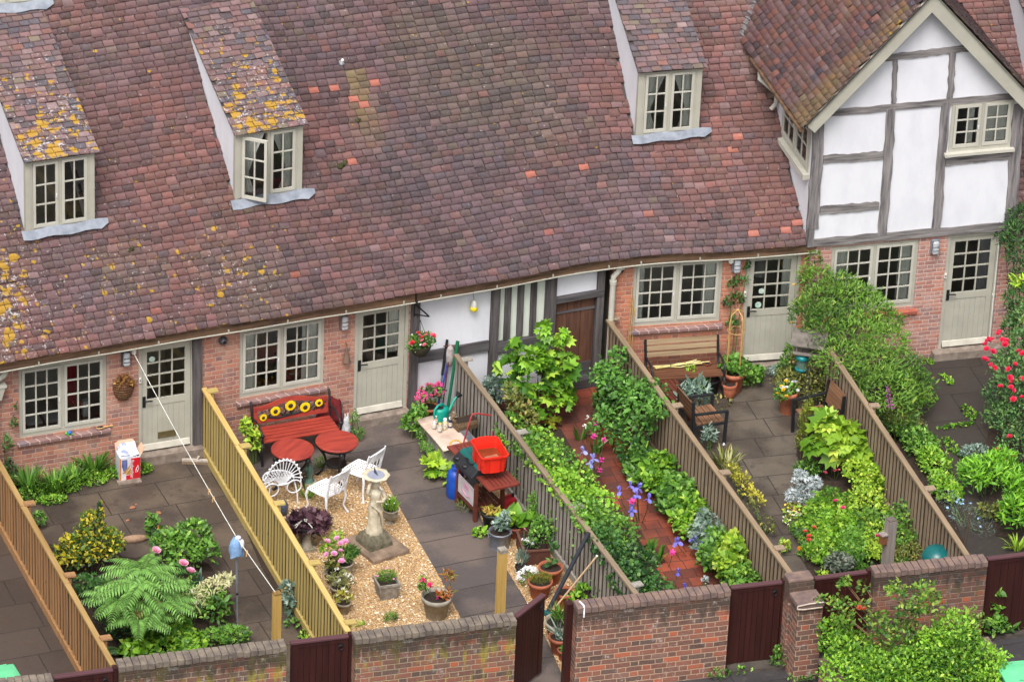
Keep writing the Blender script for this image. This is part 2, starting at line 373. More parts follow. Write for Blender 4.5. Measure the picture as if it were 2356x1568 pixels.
# ---------------------------------------------------------------- tiles
PAL = np.array([S(*c)[:3] for c in ((104,85,91), (119,88,90), (108,84,79), (82,77,88), (134,113,114), (128,86,78), (76,65,70), (206,116,88), (122,97,99), (92,74,80), (114,103,88))])
def roofmat():
    t = NT('plain clay roof tiles'); v = t.coord('Object'); a = t.node('ShaderNodeAttribute', attribute_name='Col'); l = t.node('ShaderNodeAttribute', attribute_name='lic')
    n1 = t.noise(v, 26, 5, .7); n2 = t.noise(v, 1.6, 4, .6); n3 = t.noise(v, 11, 5, .75)
    col = t.mix(t.ma('MULTIPLY', t.step(n1, .4, .7), .2), a.outputs['Color'], S(152,136,134))
    col = t.mix(t.ma('MULTIPLY', t.step(t.noise(v, 19, 4, .7), .52, .72), .45), col, S(74,60,62))
    col = t.mix(t.ma('MULTIPLY', t.ma('MULTIPLY', t.step(n3, .5, .7), t.step(n2, .42, .62)), .55), col, S(118,106,72))
    lv = l.outputs['Fac']
    d = t.ma('ADD', t.vor(v, 5.2), t.ma('MULTIPLY', t.ma('SUBTRACT', t.noise(v, 24, 3), .5), .28))
    rc = t.vor(v, 5.2, 'F1', 'Color'); rr = t.sep(rc)
    orange = t.ma('LESS_THAN', d, t.ma('MULTIPLY', t.ma('MULTIPLY', rr[0], rr[1]), t.ma('MULTIPLY', lv, .78)))
    orange2 = t.ma('MULTIPLY', t.step(t.ma('ADD', t.noise(v, 6.5, 5, .65), t.ma('MULTIPLY', lv, .125)), .70, .73), t.ma('GREATER_THAN', lv, .3))
    wv = t.ma('ADD', t.noise(v, 15, 5, .75), t.ma('MULTIPLY', lv, .09))
    col = t.mix(t.ma('MULTIPLY', t.step(wv, .66, .71), .75), col, S(206,200,198))
    oc = t.mix(t.step(n1, .35, .7), S(184,138,34,.62), S(212,168,62,.62))
    col = t.mix(t.ma('MAXIMUM', orange, orange2), col, oc)
    t.bump(t.ma('ADD', n1, t.ma('MULTIPLY', n3, .6)), .25, .006)
    return t.out(col, .62, 0, .45)
TILE = roofmat()
def tilefield(P, s0, s1, t0, t1, keep, field, wid=.18, gauge=.119, ln=.165, seed=1, bands=False):
    "lapped tiles over the surface P(s, t, lift); returns vertices, quads, colours, lichen"
    r = np.random.default_rng(seed); rows = int((t1-t0)/gauge)+1; SSx = []; TTx = []; WW = []
    for i in range(rows):
        s = s0 - r.uniform(0, wid) + (wid/2 if i % 2 else 0); ns = int((s1-s0)/wid)+2
        w = np.clip(r.normal(wid, .006, ns), .13, .2); ss = s+np.concatenate([[0], np.cumsum(w)[:-1]])
        SSx.append(ss); TTx.append(np.full(ns, t0+i*gauge)); WW.append(w)
    a = np.concatenate(SSx); tt = np.concatenate(TTx); w = np.concatenate(WW)
    a0 = np.clip(a, s0, s1); a1 = np.clip(a+w-.0105, s0, s1); ok = (a1-a0) > .02; a0, a1, tt = a0[ok], a1[ok], tt[ok]
    n = len(tt); sag = .010*np.sin(a0*1.7+np.floor(tt/gauge)*.23)+.006*np.sin(a0*4.1+np.floor(tt/gauge)*1.7)
    tb = tt + r.normal(0, .003, n) + sag; tilt = r.normal(0, .003, n); slip = (r.random(n) < .012)*r.uniform(.02, .05, n); tb = tb-slip
    lf = .034+np.abs(r.normal(0, .004, n)); lr = r.normal(0, .003, n); th = .012
    C0 = P((a0+a1)/2, tb+.06, 0*tb); kp = keep(C0, (a0+a1)/2, tb)
    a0, a1, tb, tilt, lf, lr = (q[kp] for q in (a0, a1, tb, tilt, lf, lr)); n = len(tb)
    v = [P(a0, tb+tilt, lf+lr), P(a1, tb-tilt, lf-lr), P(a1, tb+ln, lf*0+.008), P(a0, tb+ln, lf*0+.008), P(a0, tb+tilt, lf+lr-th), P(a1, tb-tilt, lf-lr-th)]
    V = np.stack(v, 1).reshape(-1, 3); b = (np.arange(n)*6)[:, None]
    F = np.concatenate([b+np.array([[0,1,2,3]]), b+np.array([[4,5,1,0]]), b+np.array([[4,0,3,3]])[:, :4], b+np.array([[1,5,2,2]])], 0)
    col, lic = field((a0+a1)/2, tb, v[0], r)
    return V, np.concatenate([F[:2*n], F[:0]]), np.clip(np.repeat(np.c_[col, np.ones(n)], 6, 0)*np.concatenate([r.uniform(.82, 1.2, (n*6, 1))*np.array([[1.04, .98, .96]]), np.ones((n*6, 1))], 1), 0, 1), np.repeat(lic, 6)
def pick(r, n, weights, bright=None):
    w = np.array(weights, float); w /= w.sum(); c = PAL[r.choice(len(PAL), n, p=w)]
    return c*(r.uniform(.72, 1.0, n) if bright is None else bright)[:, None]
_FRESH = np.array([roof_hit(*p)[:2] for p in ((718,213), (771,206), (862,203), (808,385), (1690,345), (1700,318), (1808,527), (1824,524), (1740,548), (1352,398), (1215,420), (815,233))])
_VENT = roof_hit(806,165)[:2]
def main_field(s, t, P, r):
    n = len(s); x, y = P[:, 0], t; L = lambda c: np.array(S(*c)[:3])
    f = fbm(x*.45, y*.45, 3); g = fbm(x*.6, y*.6, 8); h = fbm(x*1.6, y*1.3, 12); k = fbm(x*.8, y*.5, 21)
    wr = np.clip(.42+.75*f+.3*(x < -3)+.55*(x > 5.0), 0, 1)[:, None]; ws = np.clip(.1+.55*g+.5*np.exp(-((x-2.0)/2.2)**2-((y-3.0)/2.4)**2), 0, .9)[:, None]
    reg = (L((98,78,86))*(1-wr)+L((136,84,74))*wr)*(1-ws)+L((82,72,82))*ws; reg = reg*(1+.22*h)[:, None]
    gr = np.clip(k*.8-.3+.75*np.exp(-((x-2.3)/1.1)**2-((y-4.3)/1.6)**2)+.5*np.exp(-((x-3.3)/.8)**2-((y-2.2)/1.0)**2), 0, .6)[:, None]; reg = reg*(1-gr)+L((104,98,78))*gr
    c = pick(r, n, (24, 22, 12, 14, 7, 7, 7, .03, 14, 14, 3)); m = (.8*np.clip(r.random(n), .35, 1))[:, None]; c = (reg*(1-m)+c*m*.93)*(r.uniform(.5, .95, n)[:, None]*np.array((1.03, .99, 1.02)))
    w = (np.exp(-((x-6.75)/.4)**2)*np.clip(1.2-y/2.6, 0, 1)*(.6+.4*np.sin(x*31)))[:, None]; c = c*(1-.6*w)+L((104,56,42))*.6*w
    q = np.exp(-((P[:, 0]-_VENT[0]+.0)/(.1+.16*np.clip(_VENT[1]-P[:, 1], 0, 3)))**2)*(P[:, 1] < _VENT[1])*np.clip(1.0-(_VENT[1]-P[:, 1])/1.3, 0, 1); q = (.6*q)[:, None]; c = c*(1-q)+L((140,132,66))*q
    for p in _FRESH:
        e = (P[:, 0]+.08-p[0])**2+(P[:, 1]+.04-p[1])**2; j = int(np.argmin(e))
        if e[j] < .03: c[j] = L((168,100,84))
    lic = .2*(r.random(n) < .3) + .5*np.clip((-x-1)/5, 0, 1)*np.clip(1.25-y/3.2, .15, 1) + .85*np.exp(-((x+6.5)/.6)**2-((y-1.1)/1.1)**2) + .5*np.exp(-((x+2.6)/.9)**2-((y-.7)/.6)**2) + .2*gr[:, 0]
    return c, lic
# ---------------------------------------------------------------- dormers and gable: where they stand
class Dm: pass
def dormer_spec(BL, BR, TL, AP, ov=.1):
    d = Dm(); p, q = roof_hit(*BL), roof_hit(*BR); d.f = Fr(p, q); d.w = d.f.L; d.z0 = (p[2]+q[2])/2 - .02
    d.z1 = d.f.uv(*TL)[1]; a = roof_hit(*AP); d.dep = float(np.dot(a-d.f.p, d.f.n)); d.pitch = math.atan2(a[2]-d.z1, d.dep); return d
DORM = [dormer_spec((60,537), (215,512), (57,366), (-84,29)), dormer_spec((540,465), (691,443), (543,303), (428,25)),
        dormer_spec((1462,318), (1604,303), (1470,160), (1346,-210)), dormer_spec((-58,23), (90,8), (-62,-140), (-160,-400)),
        dormer_spec((2384,300), (2540,288), (2394,140), (2275,-200))]
Z6 = lambda x, y: ((1780+x/2.613)/1.0531, y/2.613/1.0531)
GY = .05      # the gable stands this far proud of the brickwork
guL = FE.uv(*Z6(462,1440), GY)[0]; guR = FE.uv(*Z6(1780,1350), GY)[0]
_bl = FE.uv(*Z6(452,795), .30); _ap = FE.uv(*Z6(1262,-42), .30)
GA, GZ, GEu, GEz = _ap[0], _ap[1], _bl[0], _bl[1]          # apex u, z; left tip u, z
GPI = math.atan2(GZ-GEz, GA-GEu); GEr = 2*GA-GEu
def gable_z(u): return GZ - abs(u-GA)*math.tan(GPI)
def in_dormers(C, m=.03):
    bad = np.zeros(len(C), bool)
    for d in DORM:
        q = C-d.f.p; x = q@d.f.d; y = q@d.f.n
        bad |= (x > m) & (x < d.w-m) & (y > .03) & (y < d.dep-.12)
    q = C-FE.p; u = q@FE.d; y = q@FE.n
    gz = GZ-np.abs(u-GA)*np.tan(GPI)
    bad |= (u > guL+.06) & (u < guR-.05) & (y > -.3) & (C[:, 2] < gz-.02)
    return bad
_fd = FE.p-FD.q
CUTS = [-99, HP[2][0], HP[3][0], HP[4][0], HP[5][0]+.02, 99]
def cottage_roof(i, parent):
    lo, hi = CUTS[i], CUTS[i+1]
    s0 = float(np.interp(max(lo, EX[0]), EX, SS)); s1 = float(np.interp(min(hi, EX[-1]), EX, SS))
    keep = lambda C, s, t: ~in_dormers(C) & (np.interp(s, SS, EX) > lo) & (np.interp(s, SS, EX) <= hi)
    V, F, c, l = tilefield(RS, 0.0, float(SS[-1]), -.03, 8.3, keep, main_field, seed=5)
    # boarding under the tiles, with the rear slope
    ds = np.arange(s0, s1+.1, .2); dt = np.arange(.02, 8.5, .2); vv = []; ff = []; b = len(V)
    gs, gt = np.meshgrid(ds, dt, indexing='ij'); D = RS(gs.ravel(), gt.ravel(), -.02+0*gs.ravel()); a, k = gs.shape
    idx = np.arange(a*k).reshape(a, k); q = np.stack([idx[:-1, :-1], idx[1:, :-1], idx[1:, 1:], idx[:-1, 1:]], -1).reshape(-1, 4)
    cen = D[q].mean(1); q = q[~in_dormers(cen, -.02)]
    top = RS(ds, 0*ds+8.4, 0*ds); nx = np.interp(ds, SS, NX); ny = np.interp(ds, SS, NY); bot = top+np.stack([nx*6, ny*6, 0*ds-5.4], -1)
    R_ = np.concatenate([top, bot]); m = len(ds); rq = np.array([[j, j+1, m+j+1, m+j] for j in range(m-1)])
    F = np.concatenate([F, q+b, rq+b+len(D)]); ex = len(D)+len(R_)
    V = np.concatenate([V, D, R_]); c = np.concatenate([c, np.tile([[.03, .025, .025, 1]], (ex, 1))]); l = np.concatenate([l, np.zeros(ex)])
    Mi = np.array(MW[parent.name].inverted()); V = V@Mi[:3, :3].T+Mi[:3, 3]
    mesh_np('roof', V, F, TILE, parent, c, False, l)
    P = RS(ds, 0*ds); N = np.stack([nx, ny, 0*ds], -1)
    mb = MB(); mg = MB(); zz = np.array([0, 0, 1.])
    for j in range(len(ds)-1):
        p, q = P[j]+N[j]*.06, P[j+1]+N[j+1]*.06
        if i < 4: mb.bar(p-zz*.1, q-zz*.1, .05, .15+.012*math.sin(j*2.1), jit=.1)
    if i < 4:
        mb.build('fascia', FASC, parent, True)
        mg.tube([P[j]+N[j]*.02-zz*.185 for j in range(len(ds))], .013, 6)
        for j in range(2, len(ds), 5): mg.cbox(P[j]+N[j]*.02-zz*.155, (.022, .03, .07))
        mg.build('gutter', SAGE, parent, True)
# ---------------------------------------------------------------- wall, window and door builders (in a cottage's own axes: x along, y inward)
def wall(parent, name, m, u0, u1, z0, z1, holes=(), y0=0.0, th=.24, M=None):
    us = sorted({u0, u1, *[h[0] for h in holes], *[h[1] for h in holes]}); zs = sorted({z0, z1, *[h[2] for h in holes], *[h[3] for h in holes]})
    mb = MB(); mb.M = M
    for a, b in zip(us, us[1:]):
        for c, d in zip(zs, zs[1:]):
            x, z = (a+b)/2, (c+d)/2
            if a >= u0 and b <= u1 and c >= z0 and d <= z1 and not any(h[0] < x < h[1] and h[2] < z < h[3] for h in holes): mb.box(a, b, y0, y0+th, c, d)
    return mb.build(name, m, parent)
def frame_rect(mb, u0, u1, z0, z1, w, y0, y1, wb=None):
    wb = wb or w
    mb.box(u0, u0+w, y0, y1, z0, z1); mb.box(u1-w, u1, y0, y1, z0, z1); mb.box(u0+w, u1-w, y0, y1, z0, z0+wb); mb.box(u0+w, u1-w, y0, y1, z1-w, z1)
def muntins(mb, u0, u1, z0, z1, cols, rows, y0, y1, w=.022):
    for i in range(1, cols):
        x = u0+(u1-u0)*i/cols; mb.box(x-w/2, x+w/2, y0, y1, z0, z1)
    for j in range(1, rows):
        z = z0+(z1-z0)*j/rows
        for i in range(cols):
            a = u0+(u1-u0)*i/cols+(w/2 if i else 0); b = u0+(u1-u0)*(i+1)/cols-(w/2 if i < cols-1 else 0); mb.box(a, b, y0+.003, y1-.003, z-w/2, z+w/2)
def curtain(parent, u0, u1, z0, z1, y=.16, m=CURT, M=None, pinch=None):
    mb = MB(); mb.M = M; g = []
    for k in range(9):
        z = z1+(z0-z1)*k/8; row = []
        sh = 1.0 if pinch is None else (1-.75*min(1, k/5.5) if k < 6 else .25+.12*(k-5))
        for j in range(17):
            f = j/16*sh if pinch != 'r' else 1-(1-j/16)*sh
            row.append((u0+(u1-u0)*f, y+.012*math.sin(j*1.9+k*.15), z))
        g.append(row)
    mb.sheet(g); return mb.build('curtain', m, parent)
def window(parent, u0, u1, z0, z1, cols=3, rows=4, y=.02, M=None, sill=None, curtains=(), opened=False, ft=.055, name='window', sillproud=.06):
    mb = MB(); mb.M = M; frame_rect(mb, u0, u1, z0, z1, ft, y, y+.09, ft*1.3); mid = (u0+u1)/2
    mb.box(mid-.028, mid+.028, y+.004, y+.085, z0+ft*1.3, z1-ft)
    win = mb.build(name, SAGE, parent)
    for k in range(2):
        a, b = (u0+ft+.004, mid-.03) if k == 0 else (mid+.03, u1-ft-.004); c, d = z0+ft*1.3+.004, z1-ft-.004
        MM = M
        if opened and k == 0:
            MM = (M or Matrix.Identity(4)) @ Matrix.Translation((a, y, 0)) @ Matrix.Rotation(math.radians(-42), 4, 'Z') @ Matrix.Translation((-a, -y, 0))
        cs = MB(); cs.M = MM; frame_rect(cs, a, b, c, d, .045, y-.012, y+.035, .055); muntins(cs, a+.045, b-.045, c+.055, d-.045, cols, rows, y-.008, y+.03)
        cas = cs.build('casement', SAGEL, win)
        g = MB(); g.M = MM; g.poly([(a+.04, y+.012, c+.05), (b-.04, y+.012, c+.05), (b-.04, y+.012, d-.04), (a+.04, y+.012, d-.04)]); g.build('pane', GLASS, win)
    h = MB(); h.M = M; h.cbox((mid-.06, y-.02, z0+(z1-z0)*.47), (.015, .02, .06)); h.build('catch', WHITE, win)
    if sill is not None:
        sb = MB(); sb.M = M; sb.add([(u0-.05, -sillproud, z0-.075), (u1+.05, -sillproud, z0-.075), (u1+.05, y+.08, z0-.0), (u0-.05, y+.08, z0-.0), (u0-.05, -sillproud, z0-.12), (u1+.05, -sillproud, z0-.12), (u1+.05, y+.08, z0-.12), (u0-.05, y+.08, z0-.12)],
               [(0,1,2,3), (4,7,6,5), (0,4,5,1), (1,5,6,2), (2,6,7,3), (3,7,4,0)]); sb.build('sill', sill, win)
    for cu in curtains: curtain(win, *cu[:4], M=M, y=y+.055, m=cu[4] if len(cu) > 4 and cu[4] else CURT, pinch=cu[5] if len(cu) > 5 else None)
    return win
def door(ct, u0, u1, z0, z1, y=.02, letter=False, sign=False):
    ft = .055; mb = MB(); mb.box(u0, u0+ft, y-.01, y+.1, z0, z1); mb.box(u1-ft, u1, y-.01, y+.1, z0, z1); mb.box(u0+ft, u1-ft, y-.01, y+.1, z1-ft, z1)
    a, b, c, d = u0+ft+.004, u1-ft-.004, z0+.03, z1-ft-.004
    lf = MB(); st = .095; zm = c+(d-c)*.485
    lf.box(a, a+st, y+.02, y+.065, c, d); lf.box(b-st, b, y+.02, y+.065, c, d); lf.box(a+st, b-st, y+.02, y+.065, d-st, d); lf.box(a+st, b-st, y+.02, y+.065, zm-.12, zm)
    muntins(lf, a+st, b-st, zm, d-st, 3, 4, y+.025, y+.06, .024)
    n = 7; bw = (b-a-2*st)/n
    for i in range(n): lf.box(a+st+bw*i+.002, a+st+bw*(i+1)-.002, y+.03, y+.06, c, zm-.12)
    lf.box(a+st, b-st, y+.036, y+.058, c, zm-.121)
    dr = lf.build('door', SAGE, ct)
    mb.build('door_frame', SAGE, dr)
    g = MB(); g.poly([(a+st-.01, y+.045, zm-.01), (b-st+.01, y+.045, zm-.01), (b-st+.01, y+.045, d-st+.01), (a+st-.01, y+.045, d-st+.01)]); g.build('pane', GLASS, dr)
    h = MB(); h.box(a+.02, a+.07, y+.008, y+.02, zm-.13, zm+.07); h.tube([(a+.045, y-.03, zm), (a+.11, y-.04, zm+.004), (a+.17, y-.03, zm-.01)], .012, 6); h.tube([(a+.045, y+.01, zm), (a+.045, y-.035, zm)], .012, 6); h.build('handle', BLACK, dr)
    wb = MB(); wb.prism([(a+.01, y-.03, c+.005), (a+.01, y+.019, c+.005), (a+.01, y+.019, c+.1), (a+.01, y+.005, c+.09)], (b-a-.02, 0, 0)); wb.build('weather_bar', pm('off white paint', S(206,200,186), None, 4, .5, 0, 0), dr)
    if letter:
        l = MB(); x = (a+b)/2+.02; frame_rect(l, x-.15, x+.15, c+.17, c+.28, .025, y+.015, y+.03); l.box(x-.12, x+.12, y+.02, y+.028, c+.195, c+.255); l.build('letterbox', pm('dull brass', S(140,128,92), None, 8, .4, .6, 0), dr)
    if sign:
        l = MB()
        for (x, z, rr) in sign: l = MB(); l.M = Matrix.Translation((x, y+.03, z)) @ Matrix.Rotation(PI/2, 4, 'X'); l.lathe([(rr, -.004), (rr, .004)], 14); l.build('sticker', pm('green white sticker', S(150,190,172), S(215,222,212), 20, .5, 0, 0), dr)
    return dr
def room(ct, u0, u1, z0=.0, z1=2.34, dep=1.7, y0=.26):
    mb = MB(); mb.poly([(u0, y0, z0+.02), (u1, y0, z0+.02), (u1, dep, z0+.02), (u0, dep, z0+.02)], 1)
    mb.poly([(u0, y0, z1), (u0, dep, z1), (u1, dep, z1), (u1, y0, z1)]); mb.poly([(u0, dep, z0), (u1, dep, z0), (u1, dep, z1), (u0, dep, z1)])
    mb.poly([(u0, y0, z0), (u0, dep, z0), (u0, dep, z1), (u0, y0, z1)]); mb.poly([(u1, y0, z0), (u1, y0, z1), (u1, dep, z1), (u1, dep, z0)])
    return mb.build('room', [DARK, FLOORM], ct)
def furn(ct, name, bx, m):
    mb = MB()
    for b in bx: mb.box(*b)
    return mb.build(name, m, ct)
# ================================================================ the cottages
WZ = 2.36
cA = T('cottage', 'brick cottage behind the red and white cardboard box, with a letterbox in its sage door', 'cottage', FA.p, FA.ang, 'terrace of old cottages')
wA = FA.rect((42.4,848), (245.3,976.6)); dA = FA.rect((318.6,796.4), (447.6,1026.6)); dA = (dA[0], dA[0]+.94, .17, 2.14)
wall(cA, 'wall', BR_A, -2.6, FA.L-.16, 0, WZ, [wA, (dA[0], dA[1], 0, dA[3])])
RED = pm('dark red cloth', S(120,20,32), None, 6, .9, 0, 0); WOODI = pm('orange pine', S(196,140,72), S(170,118,60), 6, .6, 0, 0)
w = window(cA, *wA, sill=SILLB, curtains=[(wA[0]+.82, wA[0]+1.0, wA[2]+.45, wA[3]-.1, RED)])
furn(cA, 'desk', [(wA[0]-.1, wA[1]+.1, .3, .8, wA[2]-.06, wA[2]-.03)], pm('dark red table', S(110,60,45), None, 5, .5, 0, 0))
furn(cA, 'papers', [(wA[0]+.25, wA[0]+.5, .4, .65, wA[2]-.03, wA[2]+.01), (wA[0]+.55, wA[0]+.9, .38, .7, wA[2]-.03, wA[2]+.03), (wA[0]+1.18, wA[0]+1.3, .4, .5, wA[2]-.03, wA[2]+.25)], pm('paper', S(215,215,215), S(190,190,196), 4, .8, 0, 0))
door(cA, *dA, letter=True, sign=[(dA[0]+.24, dA[3]-.3, .05)])
def step_stone(ct, u0, u1, h=.17, out=.16):
    mb = MB(); mb.box(u0, u1, -out, .12, -.02, h); return mb.build('step', STONE, ct, bevel=.012)
step_stone(cA, dA[0]-.02, dA[1]+.12)
mb = MB(); mb.bar((FA.L-.065, .02, 0), (FA.L-.09, .02, WZ), .16, .14, jit=.12); mb.build('timber_post', DKOAK, cA)
room(cA, -2.5, FA.L-.05); cottage_roof(0, cA)
mb = MB(); mb.box(-2.6, wA[0]-.06, -.05, .0, 0, .2); 
cB = T('cottage', 'brick cottage behind the sunflower bench, netted curtains in its wide window', 'cottage', FB.p, FB.ang, 'terrace of old cottages')
wB = FB.rect((552,762), (744,882)); dB = FB.rect((818,713), (933.4,940.5)); dB = (dB[0], dB[0]+.94, .15, 2.14)
wall(cB, 'wall', BR_A, 0, FB.L, 0, WZ, [wB, (dB[0], dB[1], 0, dB[3])])
window(cB, *wB, sill=SILLB, curtains=[(wB[0]+.06, wB[0]+.32, wB[2]+.08, wB[3]-.08), (wB[1]-.36, wB[1]-.06, wB[2]+.08, wB[3]-.08)])
TEAL = pm('teal glass', S(20,130,120), None, 5, .3, 0, 0); BRASS = pm('brass', S(180,140,60), S(120,85,40), 8, .35, .7, 0)
ob = MB()
for x, h, r in ((.42, .16, .04), (.55, .1, .06), (.68, .14, .05), (.9, .22, .04), (1.02, .3, .035), (1.15, .12, .05)): ob.lathe([(r, 0), (r*.5, h*.4), (r*.9, h*.7), (r*.3, h)], 10, (wB[0]+x, .3, wB[2]))
ob.build('brass_ornament', BRASS, cB)
ob = MB(); ob.lathe([(.06, 0), (.09, .2), (.05, .42), (.07, .5)], 12, (wB[0]+.82, .42, wB[2]-.05)); ob.build('vase', TEAL, cB)
ob = MB(); ob.box(wB[0]-.05, wB[1]+.05, .25, .5, wB[2]-.03, wB[2]); ob.build('shelf', WOODI, cB)
d = door(cB, *dB); curtain(d, dB[0]+.62, dB[0]+.8, dB[2]+1.05, dB[3]-.15, y=.09)
step_stone(cB, dB[0]-.02, dB[1]+.02, .15)
room(cB, .1, FB.L-.1); cottage_roof(1, cB)
# passage cottage: white panels between grey timbers
Z5 = lambda x, y: ((960+x/3.92)/1.0531, (720+y/3.92)/1.0531)
cC = T('cottage', 'timber framed white cottage front with an old plank door, between the two brick cottages', 'cottage', FC.p, FC.ang, 'terrace of old cottages')
cu = lambda x, y: FC.uv(*Z5(x, y))
u1a, u1b = cu(100,900)[0], cu(190,900)[0]; u2a, u2b = cu(868,620)[0], cu(948,620)[0]; u3a, u3b = cu(1405,200)[0], cu(1500,200)[0]; u4a, u4b = cu(1868,500)[0], cu(1932,500)[0]
zr = cu(200,620)[1], cu(200,530)[1]; zs_ = cu(1200,480)[1], cu(1200,395)[1]
wall(cC, 'wall', WHITE, u1b-.12, u2a+.1, 0, WZ, (), .03, .2)
wall(cC, 'lower_panel', WHITE, u2b-.1, u3a+.1, 0, zs_[0]+.02, (), .03, .2)
wall(cC, 'stud_panel', pm('pale green plaster', S(222,228,216), S(214,220,208), 3, .85, 0, .1), u2b-.1, u3a+.1, zs_[0]+.02, WZ, (), .06, .2)
dz = cu(1700,20)[1]
wall(cC, 'panel', WHITE, u3b-.1, u4b, dz+.08, WZ, (), .03, .2)
def timber(name, m, *a, **k): mb = MB(); mb.bar(*a, **k); return mb.build(name, m, cC)
for a, b in ((u1a, u1b), (u2a, u2b), (u3a, u3b), (u4a, u4b)): timber('timber_post', DKOAK, ((a+b)/2, .03, .1 if a > u3a+.1 else 0), ((a+b)/2+.02, .03, WZ-.04), b-a, .12, jit=.1)
for x in (1057, 1178, 1298):
    u = cu(x+5, 200)[0]; timber('timber_stud', DKOAK, (u, .06, zs_[1]-.02), (u, .06, WZ), .11, .08, jit=.1)
timber('timber_rail', DKOAKH, (u1b, .025, sum(zr)/2), (u2a, .025, sum(zr)/2+.01), .1, zr[1]-zr[0], jit=.1); timber('timber_rail', DKOAKH, (u2b, .02, sum(zs_)/2), (u3a, .02, sum(zs_)/2), .1, .19, jit=.1)
timber('door_lintel', DKOAKH, (u3b, .01, dz+.05), (u4b, .01, dz+.06), .12, .1); timber('door_sill', DKOAKH, (u3b-.1, -.03, .07), (u4b, -.03, .07), .22, .2)
mb = MB(); n = 3
for i in range(n): mb.box(u3b+(u4a-u3b)*i/n+.004, u3b+(u4a-u3b)*(i+1)/n-.004, .04, .08, .17, dz)
OLDDOOR = wood('old brown door boards', S(62,42,36), S(112,76,58), 2, 12, .8, .5)
dr = mb.build('door', OLDDOOR, cC); mb = MB(); mb.box(u3b+.02, u4a-.02, .03, .04, .17, .42)
mb.build('kick_board', DKOAKH, dr); mb = MB(); mb.box(u3b+.03, u4a, .025, .04, dz-.24, dz-.2); mb.build('hinge_strap', DKOAKH, dr)
mb = MB(); u, z = cu(1568, 375); mb.tube([(u+.05*math.cos(t), .02, z+.05*math.sin(t)) for t in np.linspace(0, 2*PI, 13)[:-1]], .01, 6, closed=True); mb.cbox((u, .035, z+.06), (.09, .02, .05)); mb.build('ring_handle', BLACK, dr)
room(cC, .1, FC.L-.1); cottage_roof(2, cC)
cD = T('cottage', 'brick cottage with the slatted bench under its window and a half glazed door', 'cottage', FD.p, FD.ang, 'terrace of old cottages')
wD = FD.rect((1459,606), (1654,738)); dD = FD.rect((1718,585.5), (1823.6,826.5)); dD = (dD[0], dD[0]+.94, dD[2]+.0, dD[3])
wall(cD, 'wall', BR_D, 0, FD.L+.1, 0, WZ, [wD, (dD[0], dD[1], 0, dD[3])])
window(cD, *wD, sill=SILLB, curtains=[(wD[0]+.05, wD[0]+.2, wD[2]+.08, wD[3]-.08), (wD[1]-.32, wD[1]-.06, wD[2]+.08, wD[3]-.08)])
d = door(cD, *dD, sign=[(dD[0]+.27, dD[2]+1.07, .055), (dD[0]+.31, dD[2]+1.33, .05)]); curtain(d, dD[0]+.66, dD[0]+.84, dD[2]+1.0, dD[3]-.15, y=.09)
step_stone(cD, dD[0]-.05, dD[1]+.25, dD[2]-.02, .12)
mb = MB(); mb.lathe([(.16, 0), (.1, .25), (.02, .26), (.02, .5)], 14, (dD[0]+.5, .9, dD[2]+1.2)); mb.build('lamp', pm('lamp shade', S(190,185,180), None, 5, .8, 0, 0), cD)
room(cD, .05, FD.L); cottage_roof(3, cD)
# gabled cottage
cE = T('cottage', 'white gabled cottage with grey timber framing over a brick ground floor', 'cottage', FE.p, FE.ang, 'terrace of old cottages')
wE = FE.rect((1914,569), (2100.6,703.6)); dE = FE.rect((2181,542), (2275.8,793)); dE = (dE[0], dE[0]+.95, .15, dE[3])
_sb = FE.uv(*Z6(1000,1500), GY)[1]; ZS = _sb
wall(cE, 'wall', BR_E, -.02, FE.L+2.6, 0, ZS, [wE, (dE[0], dE[1], 0, dE[3])])
window(cE, *wE, sill=pm('red clay sill', S(176,96,76), S(150,80,66), 8, .8), curtains=[(wE[0]+.06, wE[0]+.3, wE[2]+.08, wE[3]-.08), (wE[1]-.32, wE[1]-.06, wE[2]+.08, wE[3]-.08)])
d = door(cE, *dE); step_stone(cE, dE[0]-.12, dE[1]+.5, .15)
curtain(d, dE[0]+.58, dE[0]+.84, dE[2]+1.05, dE[3]-.15, y=.09, m=pm('grey blind', S(150,148,152), None, 4, .9, 0, 0))
room(cE, .05, FE.L+2)
gu = lambda x, y: FE.uv(*Z6(x, y), GY)
gw = (gu(1375,690)[0], gu(1745,900)[0], gu(1350,965)[1], gu(1375,655)[1])
up = lambda u, z: (u, -GY, z)
# upper wall: white infill with an opening for the window, then the triangle
wall(cE, 'gable_panel', WHITE, guL+.1, guR-.1, ZS+.05, GEz+.1, [gw], -GY+.02, .2)
mb = MB(); a0 = GA-(GZ-.15-GEz-.1)/math.tan(GPI); mb.prism([(max(a0, guL+.1), -GY+.02, GEz+.1), (min(2*GA-a0, guR-.1), -GY+.02, GEz+.1), (GA, -GY+.02, GZ-.15)], (0, .2, 0)); mb.build('gable_peak', WHITE, cE)
window(cE, *gw, cols=2, rows=3, y=-GY, sill=None, curtains=[(gw[0]+.3, gw[0]+.42, gw[2]+.08, gw[3]-.1), (gw[0]+.5, gw[1]-.08, gw[2]+.08, gw[3]-.1)])
mb = MB(); mb.box(gw[0]-.08, gw[1]+.05, -GY-.09, -GY+.02, gw[2]-.05, gw[2]); mb.build('window_sill', SAGEL, cE)
pt = MB()
